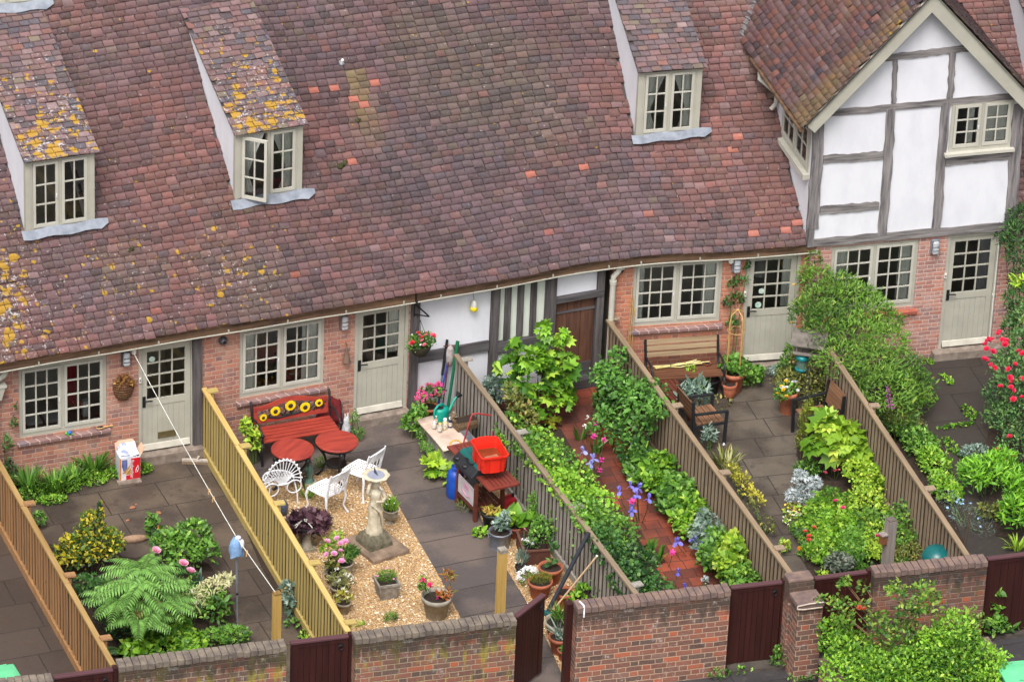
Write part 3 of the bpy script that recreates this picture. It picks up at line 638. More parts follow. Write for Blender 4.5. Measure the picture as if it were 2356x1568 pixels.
def post(xt, yt, xb, yb, w, cut=None):
    a, b = gu(xt, yt), gu(xb, yb); n = 12; P = [(a[0]+(b[0]-a[0])*k/n+random.uniform(-.012, .012), a[1]+(b[1]-a[1])*k/n) for k in range(n+1)]
    L_ = [(u-w/2*random.uniform(.86, 1.03), -GY-.008, z) for u, z in P]; R_ = [(u+w/2*random.uniform(.86, 1.03), -GY-.008, z) for u, z in P]
    pt.prism(L_+R_[::-1], (0, .06, 0))
for a in ((532,790,492,1450,.2), (992,690,932,1490,.165), (1338,650,1272,1450,.165), (1795,660,1745,1400,.21), (1017,380,1005,655,.085), (1380,330,1362,620,.11)): post(*a)
pt.build('timber_post', OAK, cE)
rl = MB()
def rail(xa, ya, xb, yb, w):
    a, b = gu(xa, ya), gu(xb, yb); n = 15; P = [(a[0]+(b[0]-a[0])*k/n, a[1]+(b[1]-a[1])*k/n+random.uniform(-.007, .007)) for k in range(n+1)]
    rl.prism([(u, -GY-.004, z-w/2*random.uniform(.78, 1.0)) for u, z in P]+[(u, -GY-.004, z+w/2*random.uniform(.78, 1.0)) for u, z in P][::-1], (0, .06, 0))
for a in ((600,718,1830,605,.13), (945,372,1512,302,.13), (560,1012,938,985,.17), (540,1332,912,1303,.17), (1335,1028,1745,988,.15), (470,1540,1800,1425,.17)): rail(*a)
rl.build('timber_rail', OAKH, cE)
# bargeboards
bb = MB(); ww = .24
for sgn in (-1, 1):
    e = np.array([math.cos(GPI)*-sgn, 0, math.sin(GPI)]); n = np.array([-sgn*-math.sin(GPI)*-1, 0, -math.cos(GPI)])
    tip = np.array([GA+sgn*(GA-GEu), -.28, GEz]); apx = np.array([GA, -.28, GZ]); dn = np.array([0, 0, -ww/math.cos(GPI)])
    bb.prism([tip, apx, apx+dn, tip+dn*.62+np.array([-sgn*.16, 0, .06])], (0, .035 if sgn < 0 else .033, 0))
    bb.prism([tip+np.array([0, .04, -.02]), apx+np.array([0, .04, -.02]), apx+np.array([0, .04, -.06]), tip+np.array([0, .04, -.06])], (0, .3, 0))
bb.build('bargeboard', SAGE, cE)
# gable roof: two slopes of tiles running back into the main roof
GD = 6.2
def gslope(sgn):
    base = FE.w(GA+sgn*(GA-GEu+.06), -.32, GEz-.06*math.tan(GPI)+.02); upv = FE.d*(-sgn)*math.cos(GPI)+np.array([0, 0, math.sin(GPI)]); nv = FE.d*sgn*math.sin(GPI)+np.array([0, 0, math.cos(GPI)])
    return lambda s, t, l=0: base+np.multiply.outer(s, FE.n)+np.multiply.outer(t, upv)+np.multiply.outer(l+.012*np.sin(s*2.1+t), nv)
def gfield(s, t, P, r):
    n = len(s); c = pick(r, n, (14, 28, 24, 3, 4, 24, 8, .1, 18, 8, 1)); g = fbm(s*1.1, t*1.1, 31)
    f = np.clip(g*.3+.55*np.exp(-((s-.3)/.35)**2)*(t < 2.6)-.12, 0, .45)[:, None]; c = c*(1-f)+np.array(S(140,124,66)[:3])*f
    return c, .1+.5*np.exp(-(s/.3)**2)*(t > 1.6)
sl = (GA-GEu+.06)/math.cos(GPI)
for sgn in (-1, 1):
    P = gslope(sgn); keep = lambda C, s, t: np.array([c[2] > roof_z(c[0], c[1])-.03 for c in C])
    V, F, c, l = tilefield(P, 0.0, GD, 0.0, sl-.05, keep, gfield, seed=9+sgn)
    ds = np.arange(0, GD+.1, .3); m = len(ds); D = np.concatenate([P(ds, 0*ds+.03, 0*ds-.02), P(ds, 0*ds+sl, 0*ds-.02)]); q = np.array([[j, j+1, m+j+1, m+j] for j in range(m-1)])
    F = np.concatenate([F, q+len(V)]); V = np.concatenate([V, D]); c = np.concatenate([c, np.tile([[.03, .025, .025, 1]], (2*m, 1))]); l = np.concatenate([l, np.zeros(2*m)])
    Mi = np.array(MW[cE.name].inverted()); mesh_np('gable_roof', V@Mi[:3, :3].T+Mi[:3, 3], F, TILE, cE, c, False, l)
RIDGE = pm('ridge tile', S(130,92,84), S(104,84,84), 9, .8, 0, .3)
rt = MB()
for k in range(18):
    y0 = -.32+k*.33; rt.tube([(GA, y0, GZ+.04), (GA, y0+.32, GZ+.03)], .11, 12)
rt.build('ridge', RIDGE, cE)
# valley: lead-grey bonnet tiles where the left slope meets the main roof
vt = MB(); P = gslope(-1)
for k in range(34):
    t = .1+k*.08; a, b = 0.0, GD
    for _ in range(30):
        m_ = (a+b)/2; X = P(np.array([m_]), np.array([t]), np.array([0.]))[0]
        if X[2] > roof_z(X[0], X[1]): a = m_
        else: b = m_
    if a < GD-.1:
        vt.cbox(X+np.array([0, 0, .035]), (.14, .12, .02), FE.ang+.6+random.uniform(-.3, .3), 0, random.uniform(.2, .5), random.uniform(-.4, -.1))
vt.build('valley_tile', pm('valley slate', S(120,116,118), S(84,82,84), 14, .8, 0, .4), cE, True)
# left cheek of the gable with its own little window
MC = Matrix.Translation((guL+.02, 0, 0)) @ Matrix.Rotation(-PI/2, 4, 'Z')
class _C: pass
def ck(x, y):
    o = FE.w(guL+.02, 0, 0); X = PV(*Z6(x, y), o, o+FE.n); return -float(np.dot(X-o, FE.n)), float(X[2])
c0, c1, c2, c3 = ck(318,715), ck(488,800), ck(468,1050), ck(285,885)
cw = ((c0[0]+c3[0])/2, (c1[0]+c2[0])/2, (c2[1]+c3[1])/2, GEz+.0)
wall(cE, 'cheek', WHITE, -3.2, -.1+GY, 2.3, GEz+.14, [cw], 0, .15, MC)
window(cE, *cw, cols=2, rows=3, y=-.02, M=MC)
mb = MB(); mb.M = MC; mb.box(cw[0]-.05, cw[1]+.06, -.11, .02, cw[2]-.09, cw[2]); mb.build('cheek_sill', SAGEL, cE)
mb = MB(); mb.M = MC; mb.box(-.12+GY, GY+.005, -.012, .1, ZS-.05, GEz+.1); mb.build('corner_post', OAK, cE)
# gutter and swan-neck pipe along the cheek eaves
mb = MB(); zt = np.array([0, 0, -.05]); mb.tube([tuple(np.array((GEu-.06, y, GEz-.1))) for y in np.arange(-.25, 2.6, .3)], .045, 8); mb.build('gutter', FASC, cE)
mb = MB(); yb = 2.0
mb.tube([(GEu-.06, yb, GEz-.1), (GEu-.06, yb, GEz-.25), (GEu+.1, yb-.1, GEz-.38), (GEu+.22, yb-.12, GEz-.5), (GEu+.22, yb-.12, GEz-.68), (GEu+.14, yb-.12, GEz-.78)], .04, 8); mb.build('drainpipe', SAGEL, cE)
# white right wall of the gable's far side is hidden; close the back of the upper room
mb = MB(); mb.poly([(guL, 3.0, 2.3), (guR, 3.0, 2.3), (guR, 3.0, GEz+.1), (guL, 3.0, GEz+.1)]); mb.poly([(guL, .2, 2.38), (guR, .2, 2.38), (guR, 3.0, 2.38), (guL, 3.0, 2.38)]); mb.box(guR-.15, guR, .2, 3, 2.3, GEz+.1); mb.build('upper_room', DARK, cE)
cottage_roof(4, cE)
# ---------------------------------------------------------------- dormers
def dormer(d, ct, lic, opened=False, curtains=True, seed=3):
    # all its pieces are built in the dormer's own axes and moved into the cottage's
    M = MW[ct.name].inverted() @ Matrix.Translation(Vector(d.f.p)-Vector((0, 0, d.f.p[2]))) @ Matrix.Rotation(d.f.ang, 4, 'Z')
    w, z0, z1, dp, tp = d.w, d.z0, d.z1, d.dep, math.tan(d.pitch)
    mb = MB(); mb.M = M
    for x in (0.0, w-.05): mb.prism([(x, .0, z0-.1), (x, .0, z1), (x, dp, z1+dp*tp), (x, dp+.1, z1+dp*tp-.12), (x, .3, z0-.12)], (.05, 0, 0))
    dm = mb.build('dormer', WHITE, ct)
    mb = MB(); mb.M = M; e = .075
    mb.box(-.012, e, -.03, .06, z0-.02, z1); mb.box(w-e, w+.012, -.03, .06, z0-.02, z1); mb.box(e, w-e, -.03, .06, z1-.06, z1); mb.box(e, w-e, -.03, .06, z0-.02, z0+.05)
    mb.build('dormer_front', SAGE, dm)
    W_ = window(dm, e, w-e, z0+.05, z1-.06, cols=2, rows=3, y=-.02, M=M, opened=opened, ft=.035, name='casement_window')
    # reparent to keep thing > part > sub-part
    for ch in list(W_.children): ch.parent = dm
    if curtains:
        curtain(dm, e+.05, w*.5-.05, z0+.12, z1-.1, y=.05, M=M, pinch='l'); curtain(dm, w*.5+.05, w-e-.05, z0+.12, z1-.1, y=.05, M=M, pinch='r')
    mb = MB(); fw = lambda x, y, z: d.f.w(x, y, z)*np.array((1, 1, 0))+np.array((0, 0, z)); g = [[tuple(fw(x, -.03, z0+.012)) for x in np.linspace(-.04, w+.02, 11)]]
    for y in (-.04, -.1, -.165):
        g.append([(lambda q: (q[0], q[1], max(roof_z(q[0], q[1])+.105, 0)))(fw(x, y-.012*math.sin(i*1.3), 0)) for i, x in enumerate(np.linspace(-.09, w+(.22 if y > -.15 else .08), 11))])
    mb.sheet(g, 0, False); mb.build('lead_apron', LEAD, dm, True, solid=.004)
    mb = MB(); mb.M = M
    mb.poly([(.05, 1.6, z0-.6), (w-.05, 1.6, z0-.6), (w-.05, 1.6, z1+.6), (.05, 1.6, z1+.6)]); mb.poly([(.05, .1, z0-.45), (w-.05, .1, z0-.45), (w-.05, 1.6, z0-.45), (.05, 1.6, z0-.45)])
    mb.build('attic_room', DARK, dm)
    Mw = Matrix.Translation(Vector(d.f.p)-Vector((0, 0, d.f.p[2]))) @ Matrix.Rotation(d.f.ang, 4, 'Z'); A = np.array(Mw)
    upv = np.array([0, math.cos(d.pitch), math.sin(d.pitch)]); nv = np.array([0, -math.sin(d.pitch), math.cos(d.pitch)]); b0 = np.array([-.05, -.11, z1-.11*tp+.012])
    def P(s, t, l=0):
        q = b0+np.multiply.outer(s, np.array([1., 0, 0]))+np.multiply.outer(t, upv)+np.multiply.outer(l, nv); return q@A[:3, :3].T+A[:3, 3]
    def fld(s, t, Q, r):
        n = len(s); c = pick(r, n, (20, 24, 14, 12, 6, 8, 10, .0, 14, 14, 4)); k = pick(r, n, (6, 2, 2, 40, 8, 0, 10, 0, 4, 4, 2)); c = np.where(((s > w-.12) & (r.random(n) < .5))[:, None], k, c)
        return c, np.clip(lic*(1.25-t/2.6)*(1+.4*fbm(s*3, t*3, seed)), 0, 1.3)
    L_ = dp/math.cos(d.pitch)+.3
    V, F, c, l = tilefield(P, 0.0, w+.12, 0.0, L_, lambda C, s, t: np.array([q[2] > roof_z(q[0], q[1])-.06 for q in C]), fld, seed=seed)
    D = P(np.array([0, w+.12, w+.12, 0]), np.array([.02, .02, L_, L_]), np.full(4, -.006)); F = np.concatenate([F, np.array([[0, 1, 2, 3]])+len(V)]); V = np.concatenate([V, D]); c = np.concatenate([c, np.tile([[.03, .025, .025, 1]], (4, 1))]); l = np.concatenate([l, np.zeros(4)])
    Mi = np.array(MW[ct.name].inverted()); mesh_np('dormer_roof', V@Mi[:3, :3].T+Mi[:3, 3], F, TILE, dm, c, False, l)
    return dm
dormer(DORM[0], cA, .95, curtains=False, seed=41); dormer(DORM[1], cB, 1.0, True, seed=42); dormer(DORM[2], cD, .1, seed=43)
dormer(DORM[3], cA, .3, seed=44); dormer(DORM[4], cE, .2, seed=45)
# pine chest and bits behind the first dormer's panes
# ================================================================ gardens: paving, soil, fences, front wall, gates
def sheet_px(name, pts, m, z, parent=None, world=None):
    P = [tuple(G(*p, z)) for p in pts] if world is None else [(x, y, z) for x, y in pts]
    mb = MB(); mb.poly(P[::-1] if sum(P[i-1][0]*P[i][1]-P[i][0]*P[i-1][1] for i in range(len(P))) < 0 else P); return structure(mb.build(name, m))
ASPH = slabmat('alley asphalt', S(52,48,50), S(66,62,64), S(40,37,38), 9, 9, 0, .35, S(46,44,46), spot=S(84,78,74))
mb = MB(); mb.poly([(-90,-120,-.03), (90,-120,-.03), (90,60,-.03), (-90,60,-.03)]); structure(mb.build('ground', pm('bare earth', S(70,58,48), S(50,42,36), 3, .95)))
mb = MB(); mb.poly([(-20,-14,-.004), (20,-14,-.004), (20,-8.45,-.004), (-20,-8.45,-.004)]); structure(mb.build('alley', ASPH))
SOIL = pm('garden soil', S(62,48,38), S(42,32,26), 22, .95, 0, .8)
F1, F2, F3, F4, F5 = [(G(*a, 1.2), G(*b, 1.2)) for a, b in (((-40,995), (262,1528)), ((470,892), (803,1453)), ((1050,815), (1466,1366)), ((1400,735), (1826,1328)), ((1908,800), (2226,1277)))]
fx = lambda f, y: float(f[0][0]+(f[1][0]-f[0][0])*(y-f[0][1])/(f[1][1]-f[0][1]))
def yard(name, l, r, m, z=0.0, y0=.6, y1=-8.5):
    return sheet_px(name, [(l(y1), y1), (r(y1), y1), (r(y0), y0), (l(y0), y0)], m, z, world=True)
J = S(44,36,32)
yard('paving', lambda y: -12, lambda y: fx(F1, y), slabmat('brown slabs', S(58,47,40), S(80,67,58), S(40,33,29), .9, .72, -.05, .3, S(70,58,52), spot=S(64,54,46)))
yard('paving', lambda y: fx(F1, y), lambda y: fx(F2, y), slabmat('worn brown flagstones', S(58,48,41), S(86,73,64), J, .95, .74, -.06, .4, S(106,92,78), spot=S(50,42,36)))
yard('paving', lambda y: fx(F2, y), lambda y: fx(F3, y), slabmat('grey flagstones', S(64,57,55), S(96,87,86), J, 9.0, .74, -.08, .35, S(112,98,90), spot=S(80,74,56), loc=(4.5, .1, 0), bond=0))
yard('brick_path', lambda y: fx(F3, y), lambda y: fx(F4, y), slabmat('red quarry tiles', S(78,44,38), S(160,76,52), S(66,40,34), .25, .25, .05, .4, S(74,46,40), .006, spot=S(84,56,46), vary=1.0))
yard('paving', lambda y: fx(F4, y), lambda y: fx(F5, y), slabmat('damp grey brown flagstones', S(64,55,48), S(90,79,70), J, .92, .6, .06, .4, S(106,96,84), spot=S(52,47,42)))
yard('paving', lambda y: fx(F5, y), lambda y: 14, slabmat('dark damp flagstones', S(46,40,36), S(66,58,52), S(30,26,23), .9, .85, .08, .4, S(56,48,44), spot=S(66,62,48)))
def gravelmat():
    t = NT('golden gravel'); v = t.coord('Object'); d = t.vor(v, 46); c = t.sep(t.vor(v, 46, 'F1', 'Color')); n = t.noise(v, 1.6, 4)
    col = t.ramp(c[0], [(0, S(160,124,82)), (.3, S(204,168,118)), (.6, S(222,190,146)), (.85, S(188,148,100)), (.95, S(240,226,200)), (1, S(140,104,72))])
    col = t.mix(t.ma('MULTIPLY', t.step(d, .45, .75), .8), col, S(120,84,48)); col = t.mix(t.ma('MULTIPLY', t.step(n, .5, .7), .3), col, S(170,130,84))
    t.bump(t.ma('SUBTRACT', 1.0, d), .9, .02); return t.out(col, .8)
GRAV = gravelmat()
sheet_px('gravel', [(604,1108), (660,1106), (711,1098), (754,1079), (797,1062), (850,1062), (884,1098), (905,1140), (950,1222), (1002,1310), (1062,1425), (1090,1490), (880,1500), (780,1470)], GRAV, .012)
sheet_px('gravel', [(1085,1140), (1108,1195), (1160,1300), (1215,1390), (1262,1480), (1310,1590), (1500,1590), (1440,1400), (1190,1080), (1130,1060)], GRAV, .012)
def gravel_stones():
    n = 5200; P = []; tri = [[(604,1108), (754,1079), (850,1062), (1002,1310), (1062,1425), (880,1490)], [(1108,1195), (1262,1480), (1310,1580), (1480,1560), (1440,1400), (1190,1080)]]
    polys = [[G(*p)[:2] for p in t] for t in tri]
    def inside(x, y, pl):
        c = False
        for i in range(len(pl)):
            (x1, y1), (x2, y2) = pl[i-1], pl[i]
            if (y1 > y) != (y2 > y) and x < (x2-x1)*(y-y1)/(y2-y1)+x1: c = not c
        return c
    while len(P) < n:
        pl = polys[0] if random.random() < .62 else polys[1]; q = np.array(pl); x = random.uniform(q[:,0].min(), q[:,0].max()); y = random.uniform(q[:,1].min(), q[:,1].max())
        if inside(x, y, pl): P.append((x, y))
    P = np.array(P); base = np.array([(1,0,0), (0,1,0), (-1,0,0), (0,-1,0), (0,0,.6), (0,0,-.4)]); sz = rng.uniform(.008, .02, n); V = base[None]*sz[:, None, None]*rng.uniform(.6, 1.3, (n, 1, 3))
    a = rng.uniform(0, 6.28, n); c, s = np.cos(a)[:, None], np.sin(a)[:, None]; V = np.stack([V[..., 0]*c-V[..., 1]*s, V[..., 0]*s+V[..., 1]*c, V[..., 2]], -1); V[..., 0] += P[:, :1]; V[..., 1] += P[:, 1:]; V[..., 2] += .02
    F = (np.arange(n)*6)[:, None, None]+np.array([[0,1,4],[1,2,4],[2,3,4],[3,0,4]])[None]
    pal = np.array([S(*q)[:3] for q in ((224,186,128), (204,160,100), (238,210,164), (184,136,86), (244,234,214))]); col = np.c_[pal[rng.integers(0, 5, n)], np.ones(n)]
    t = NT('gravel stones'); at = t.node('ShaderNodeAttribute', attribute_name='Col'); m = t.out(at.outputs['Color'], .75)
    stuff(mesh_np('gravel_stones', V.reshape(-1, 3), F.reshape(-1, 3), m, None, np.repeat(col, 6, 0)))
gravel_stones()
for name, pts in (('soil', [(112,1250), (210,1272), (310,1282), (400,1262), (480,1296), (528,1360), (556,1475), (262,1535)]), ('soil', [(1150,935), (1215,965), (1290,985), (1330,1060), (1440,1190), (1500,1290), (1560,1390), (1430,1420), (1160,1050)]),
                  ('soil', [(1400,900), (1445,950), (1480,1060), (1545,1130), (1610,1210), (1690,1340), (1780,1400), (1840,1380), (1480,900)]), ('soil', [(1830,1000), (1838,1100), (1850,1290), (1880,1350), (2240,1330), (2000,960)]),
                  ('soil', [(2080,960), (2150,1000), (2190,1180), (2215,1240), (2240,1300), (2010,980)]), ('soil', [(2300,900), (2255,1060), (2290,1230), (2420,1260), (2480,900)]), ('soil', [(510,1090), (545,1085), (600,1180), (690,1420), (735,1480), (700,1480), (600,1300)])):
    sheet_px(name, pts, SOIL, .016)
# ---------------------------------------------------------------- fences
def fencemat(name, a, b, c): 
    t = NT(name); v = t.coord('Object', (1, 1, .1)); n = t.noise(v, 26, 5, .65); x = t.sep(t.coord('Object'))[0]; r = t.white(t.ma('FLOOR', t.ma('DIVIDE', x, .1)), 1.0)
    col = t.mix(t.step(n, .3, .7), a, b); col = t.mix(t.ma('MULTIPLY', r, .6), col, c)
    kn = t.vor(t.coord('Object', (1, 1, .35)), 7); col = t.mix(t.ma('MULTIPLY', t.ma('LESS_THAN', kn, .07), .6), col, tuple(q*.4 for q in a[:3])+(1,))
    t.bump(n, .3, .01); return t.out(col, .8)
FBACK = pm('gap shade boards', S(74,58,44), S(54,42,34), 9, .9)  # fence backing coloured dark to paint in the shade between the slats
def fence(f, h, mats, label, posts, n=None, capw=.06, pit=.15, gb=.14):
    "runs along +x of its own axes from the house to the front wall; the boarded face looks to -y"
    p, q = np.array(f[0]), np.array(f[1]); d = q-p; L = float(np.hypot(d[0], d[1])); ang = math.atan2(d[1], d[0])
    t = T('fence', label, 'fence', (p[0], p[1], 0), ang, 'garden fences'); m, mc = mats
    mb = MB(); k = int(L/pit)
    for i in range(k):
        x = i*pit; w = pit*.5+random.uniform(-.01, .01); y = -.02+random.uniform(-.003, .003); mb.box(x+.01, x+.01+w, y, y+.012, gb, h-.03+random.uniform(-.006, .0)); mb.box(x, x+pit, -.004, .008, gb, h-.035, 1)
    mb.build('panel', [m, FBACK], t)
    mb = MB(); mb.box(0, L, -.05, .0, .0, gb-.004); mb.build('gravel_board', m, t)
    mb = MB(); n_ = max(2, int(L/1.83)); st = [L*i/n_ for i in range(n_+1)]
    for a, b in zip(st, st[1:]): z = random.uniform(-.006, .006); mb.box(a+.004, b-.004, -.055, capw-.03, h-.03+z, h+.012+z)
    mb.build('capping', mc, t)
    for x in posts:
        mb = MB(); mb.box(x*L-.045, x*L+.045, .01, .1, 0, h-.02); mb.cbox((x*L, .09, h+.02), (.13, .17, .025), random.uniform(-.1, .1), 0, random.uniform(-.08, .08)); mb.build('post', m, t)
    mb = MB()
    for z in (.3, h*.75): mb.box(0, L, .01, .05, z, z+.08)
    mb.build('rail', m, t); return t
FM1 = fencemat('brown stained fence', S(128,92,58), S(164,124,86), S(176,130,80)); FM2 = fencemat('new green tinted fence', S(178,154,88), S(198,176,112), S(164,140,76))
FM3 = fencemat('silvered fence', S(126,120,113), S(176,170,160), S(140,133,124)); FM4 = fencemat('faded brown fence', S(126,107,88), S(170,152,130), S(142,118,94))
FC1 = wood('brown fence cap', S(140,108,62), S(176,146,96), 0, 12); FC2 = wood('yellow fence cap', S(192,160,92), S(212,182,116), 0, 12); FC3 = wood('grey brown fence cap', S(118,102,84), S(150,132,110), 0, 12); FC4 = wood('weathered fence cap', S(128,110,88), S(158,136,110), 0, 12)
fence(F1, 1.2, (FM1, FC1), 'reddish brown slatted fence beside the fern bed, at the plain empty yard', (.33, .64, .9))
fence(F2, 1.2, (FM2, FC2), 'new yellow slatted fence beside the bench and gravel garden', (.02, .26, .5, .74, .97))
fence(F3, 1.2, (FM3, FC3), 'silver grey slatted fence behind the barbecue, with ivy along its top', (.03, .35, .66, .97))
fence(F4, 1.2, (FM4, FC4), 'faded brown slatted fence between the red tile path and the two armchairs', (.0, .36, .62, .9))
fence(F5, 1.2, (FM4, FC4), 'faded brown slatted fence starting under the yellow green climber', (.3, .7))
# ---------------------------------------------------------------- front wall
DIRT = S(58,51,45)
BRW = [(0, S(84,62,60)), (.2, S(118,78,70)), (.42, S(144,86,72)), (.6, S(104,78,72)), (.78, S(86,68,68)), (.9, S(182,92,62)), (1, S(126,96,90))]
BW1 = brickmat('mossy garden brick', BRW, S(166,150,122), bw=.26, bh=.09, top=DIRT, moss=S(158,146,52), chalk=S(176,174,172), ztop=1.42)
BW2 = brickmat('garden brick', BRW, S(184,158,132), bw=.26, bh=.09, top=S(72,62,54), chalk=S(200,188,184), ztop=1.42)
BW3 = brickmat('sooty garden brick', BRW, S(146,126,106), bw=.26, bh=.09, top=S(60,54,50), moss=S(104,92,54), chalk=S(150,140,132), ztop=1.42)
COP = brickmat('coping brick', [(0, S(112,98,96)), (.4, S(132,112,106)), (.7, S(116,106,110)), (1, S(146,124,112))], S(108,96,86), bw=.11, bh=.5, flem=False, chalk=S(168,160,152))
def brick_wall(a, b, m, label, cm=COP):
    p, q = G(*a, 1.5), G(*b, 1.5); f = Fr(p, q); t = T('garden_wall', label, 'wall', (p[0], p[1], 0), f.ang, 'front garden walls'); L = f.L
    mb = MB(); mb.box(.01, L-.01, -.225, -.005, -.02, 1.41); mb.build('wall', m, t)
    mb = MB(); n = int(L/.105); w = L/n
    for i in range(n):
        mb.cbox(((i+.5)*w, -.115, 1.455+random.uniform(-.009, .006)), (w-.012, .245+random.uniform(-.015, .01), .095), random.uniform(-.03, .03), 0, random.uniform(-.03, .03), random.uniform(-.03, .03))
    mb.box(.01, L-.01, -.22, -.01, 1.405, 1.475); mb.build('coping', pm('coping bricks', S(92,82,78), S(132,120,106), 6, .9, 0, .7) if cm is COP else cm, t, bevel=.006); return f, t
COP2 = pm('purple coping bricks', S(100,84,82), S(136,112,100), 6, .9, 0, .7)
brick_wall((265,1514), (652,1467), BW1, 'brick wall with pale mossy coping in front of the fern bed')
brick_wall((808,1451), (1180,1406), BW1, 'brick wall streaked with yellow moss, between the closed and the open gate')
brick_wall((1318,1380), (1672,1340), BW2, 'clean red brick wall right of the open gate', COP2)
brick_wall((2000,1300), (2262,1272), BW3, 'sooty brick wall behind the rose bush, at the compost bin', COP2)
brick_wall((-160,1572), (118,1546), BW1, 'brick wall end at the bottom corner beside the green bin lid')
MAR = wood('maroon stained boards', S(50,26,24), S(66,34,31), 2, 10, .4, .15); MART = wood('maroon top rail', S(84,54,58), S(100,68,72), 0, 10, .35, .1)
def gate(p, q, label, z0=.06, z1=1.42, ring=.87, posts=(1,), face=-1):
    p, q = np.array(p), np.array(q); f = Fr(p, q); t = T('gate', label, 'gate', (p[0], p[1], 0), f.ang, 'maroon garden gates'); L = f.L
    mb = MB(); n = 7; a, b = .1, L-.1
    for i in range(n): mb.box(a+(b-a)*i/n+.003, a+(b-a)*(i+1)/n-.003, -.02, .02, z0, z1-.1)
    mb.box(a, b, -.008, .008, z0, z1-.1); mb.build('boards', MAR, t)
    mb = MB(); mb.box(.0, .1, -.03, .03, z0, z1-.03); mb.box(L-.1, L, -.03, .03, z0, z1-.03); mb.box(.1, L-.1, -.03, .03, z1-.1, z1-.03); mb.build('frame', MAR, t)
    mb = MB(); mb.box(-.01, L+.01, -.045, .045, z1-.03, z1+.01); mb.build('top_rail', MART, t, bevel=.008)
    mb = MB(); x = L*ring
    mb.tube([(x+.04*math.cos(k), -.045, z1-.17+.04*math.sin(k)) for k in np.linspace(0, 2*PI, 15)[:-1]], .007, 6, closed=True); mb.cbox((x, -.035, z1-.13), (.05, .02, .05)); mb.build('ring_handle', BLACK, t)
    if posts:
        for k in posts:
            x = -.07 if k == 0 else L+.012; mb = MB(); mb.box(x, x+.06, -.05, .05, 0, z1+.03); mb.build('gate_post', MAR, t)
    return t
def g2(a, z=1.42): return G(*a, z)
gate(g2((669,1476)), g2((800,1460)), 'closed maroon plank gate between the two mossy brick walls')
gate(g2((1681,1349)), g2((1797,1336)), 'closed maroon plank gate beside the brick pier')
gate(g2((1874,1328)), g2((1992,1313)), 'closed maroon plank gate behind the rose bush')
gate(g2((2272,1283)), g2((2420,1265)), 'maroon plank gate at the edge of the dark paved yard')
gate(g2((124,1555)), g2((258,1537)), 'maroon plank gate below the brown fence, only its top showing')
hp = g2((1186,1416)); fr_ = g2((1250,1366)); og = gate(hp, fr_, 'maroon plank gate standing open into the gravel garden', posts=())
pp = g2((1309,1388)); t = T('gate_post', 'dark maroon gate post at the end of the red brick wall', 'post', (pp[0], pp[1], 0), FC.ang*0); mb = MB(); mb.box(-.05, .05, -.06, .06, 0, 1.42); mb.box(-.055, .055, -.065, .065, 1.42, 1.45, 0); mb.build('post', MAR, t)
# pier
pc = G(1842,1328,1.56); t = T('brick_pier', 'square brick pier with a mossy top between two maroon gates', 'pier', (pc[0], pc[1], 0), -.03)
mb = MB(); mb.box(-.2, .2, -.06, .2, -.02, 1.5); mb.box(-.17, .22, -.42, -.06, -.02, 1.28); mb.build('pier', BW2, t)
mb = MB(); mb.box(-.19, .24, -.44, -.05, 1.282, 1.37); mb.box(-.2, .2, -.04, .2, 1.5, 1.56); mb.build('cap', COP2, t, bevel=.02)
mb = MB(); P_ = [(-.195, -.442, 1.30), (-.195, -.445, 1.355), (.0, -.447, 1.375), (.22, -.447, 1.37)]; mb.tube(P_, .012, 6); mb.tube([(-.195, -.442, 1.30), (-.1, -.447, 1.285), (.2, -.447, 1.285)], .012, 6); mb.build('paint_line', pm('old white paint', S(204,190,176), S(180,160,146), 9, .8), t)
t = T('painted_mark', 'white paint drips on the corner of the red brick wall by the open gate', 'paint mark', G(1325,1400,1.5)); o = G(1325,1400,1.5)
mb = MB()
for pl in ([(1333,1382), (1343,1392), (1345,1410)],):
    mb.tube([G(x, y, 1.512) - o for x, y in pl[:2]]+[np.array(G(1343,1396,1.5)-o)+np.array((0, -.012, -.02)), np.array(G(1343,1396,1.5)-o)+np.array((0, -.02, -.16))], .014, 6)
mb.build('mark', WHITE, t)
# thresholds under the gates
for a, b in (((1672,1540), (1800,1528)), ((664,1672), (806,1660)), ((2262,1462), (2420,1445))):
    p, q = G(*a), G(*b); f = Fr(p, q); t = T('threshold', {1672: 'stone threshold under the gate beside the brick pier', 664: 'stone threshold under the gate between the mossy walls', 2262: 'stone threshold under the gate of the dark paved yard'}[a[0]], 'step', (p[0], p[1], 0), f.ang); mb = MB(); mb.box(0, f.L, -.12, .2, -.02, .05); mb.build('slab', pm('damp threshold', S(92,84,76), S(70,64,58), 5, .8, 0, .2), t)
# ================================================================ plants
def shp(half, n=None):
    "mirror a half outline (x, y) from base to tip into quads against the midrib"
    h = np.array(half, float); k = len(h); V = []; F = []
    for i, (x, y) in enumerate(h): V += [(-x, y, 0.0), (0, y, 0), (x, y, 0)]
    for i in range(k-1): b = i*3; F += [(b, b+1, b+4, b+3), (b+1, b+2, b+5, b+4)]
    return np.array(V), np.array(F)
def bend(V, fold=.25, droop=.25):
    V = V.copy(); V[:, 2] = np.abs(V[:, 0])*fold - droop*V[:, 1]**2; return V
def lobed(n=5, cut=.55):
    V = [(0, .25, .0)]; k = 2*n; a0 = -1.9
    for i in range(k+1):
        a = a0+(3.8)*i/k; r = (.56 if i % 2 == 1 else .56*cut)*(1 if i not in (1, k-1) else .85); V.append((r*math.sin(a), .32+r*math.cos(a), .0))
    V = np.array(V); F = [(0, 1+2*i, 2+2*i, 3+2*i) for i in range(n)]; F = np.array(F); V[:, 2] = -.25*(V[:, 0]**2+(V[:, 1]-.3)**2)+.05*np.sin(np.arange(len(V))*3.1); return V, F
SH = {}
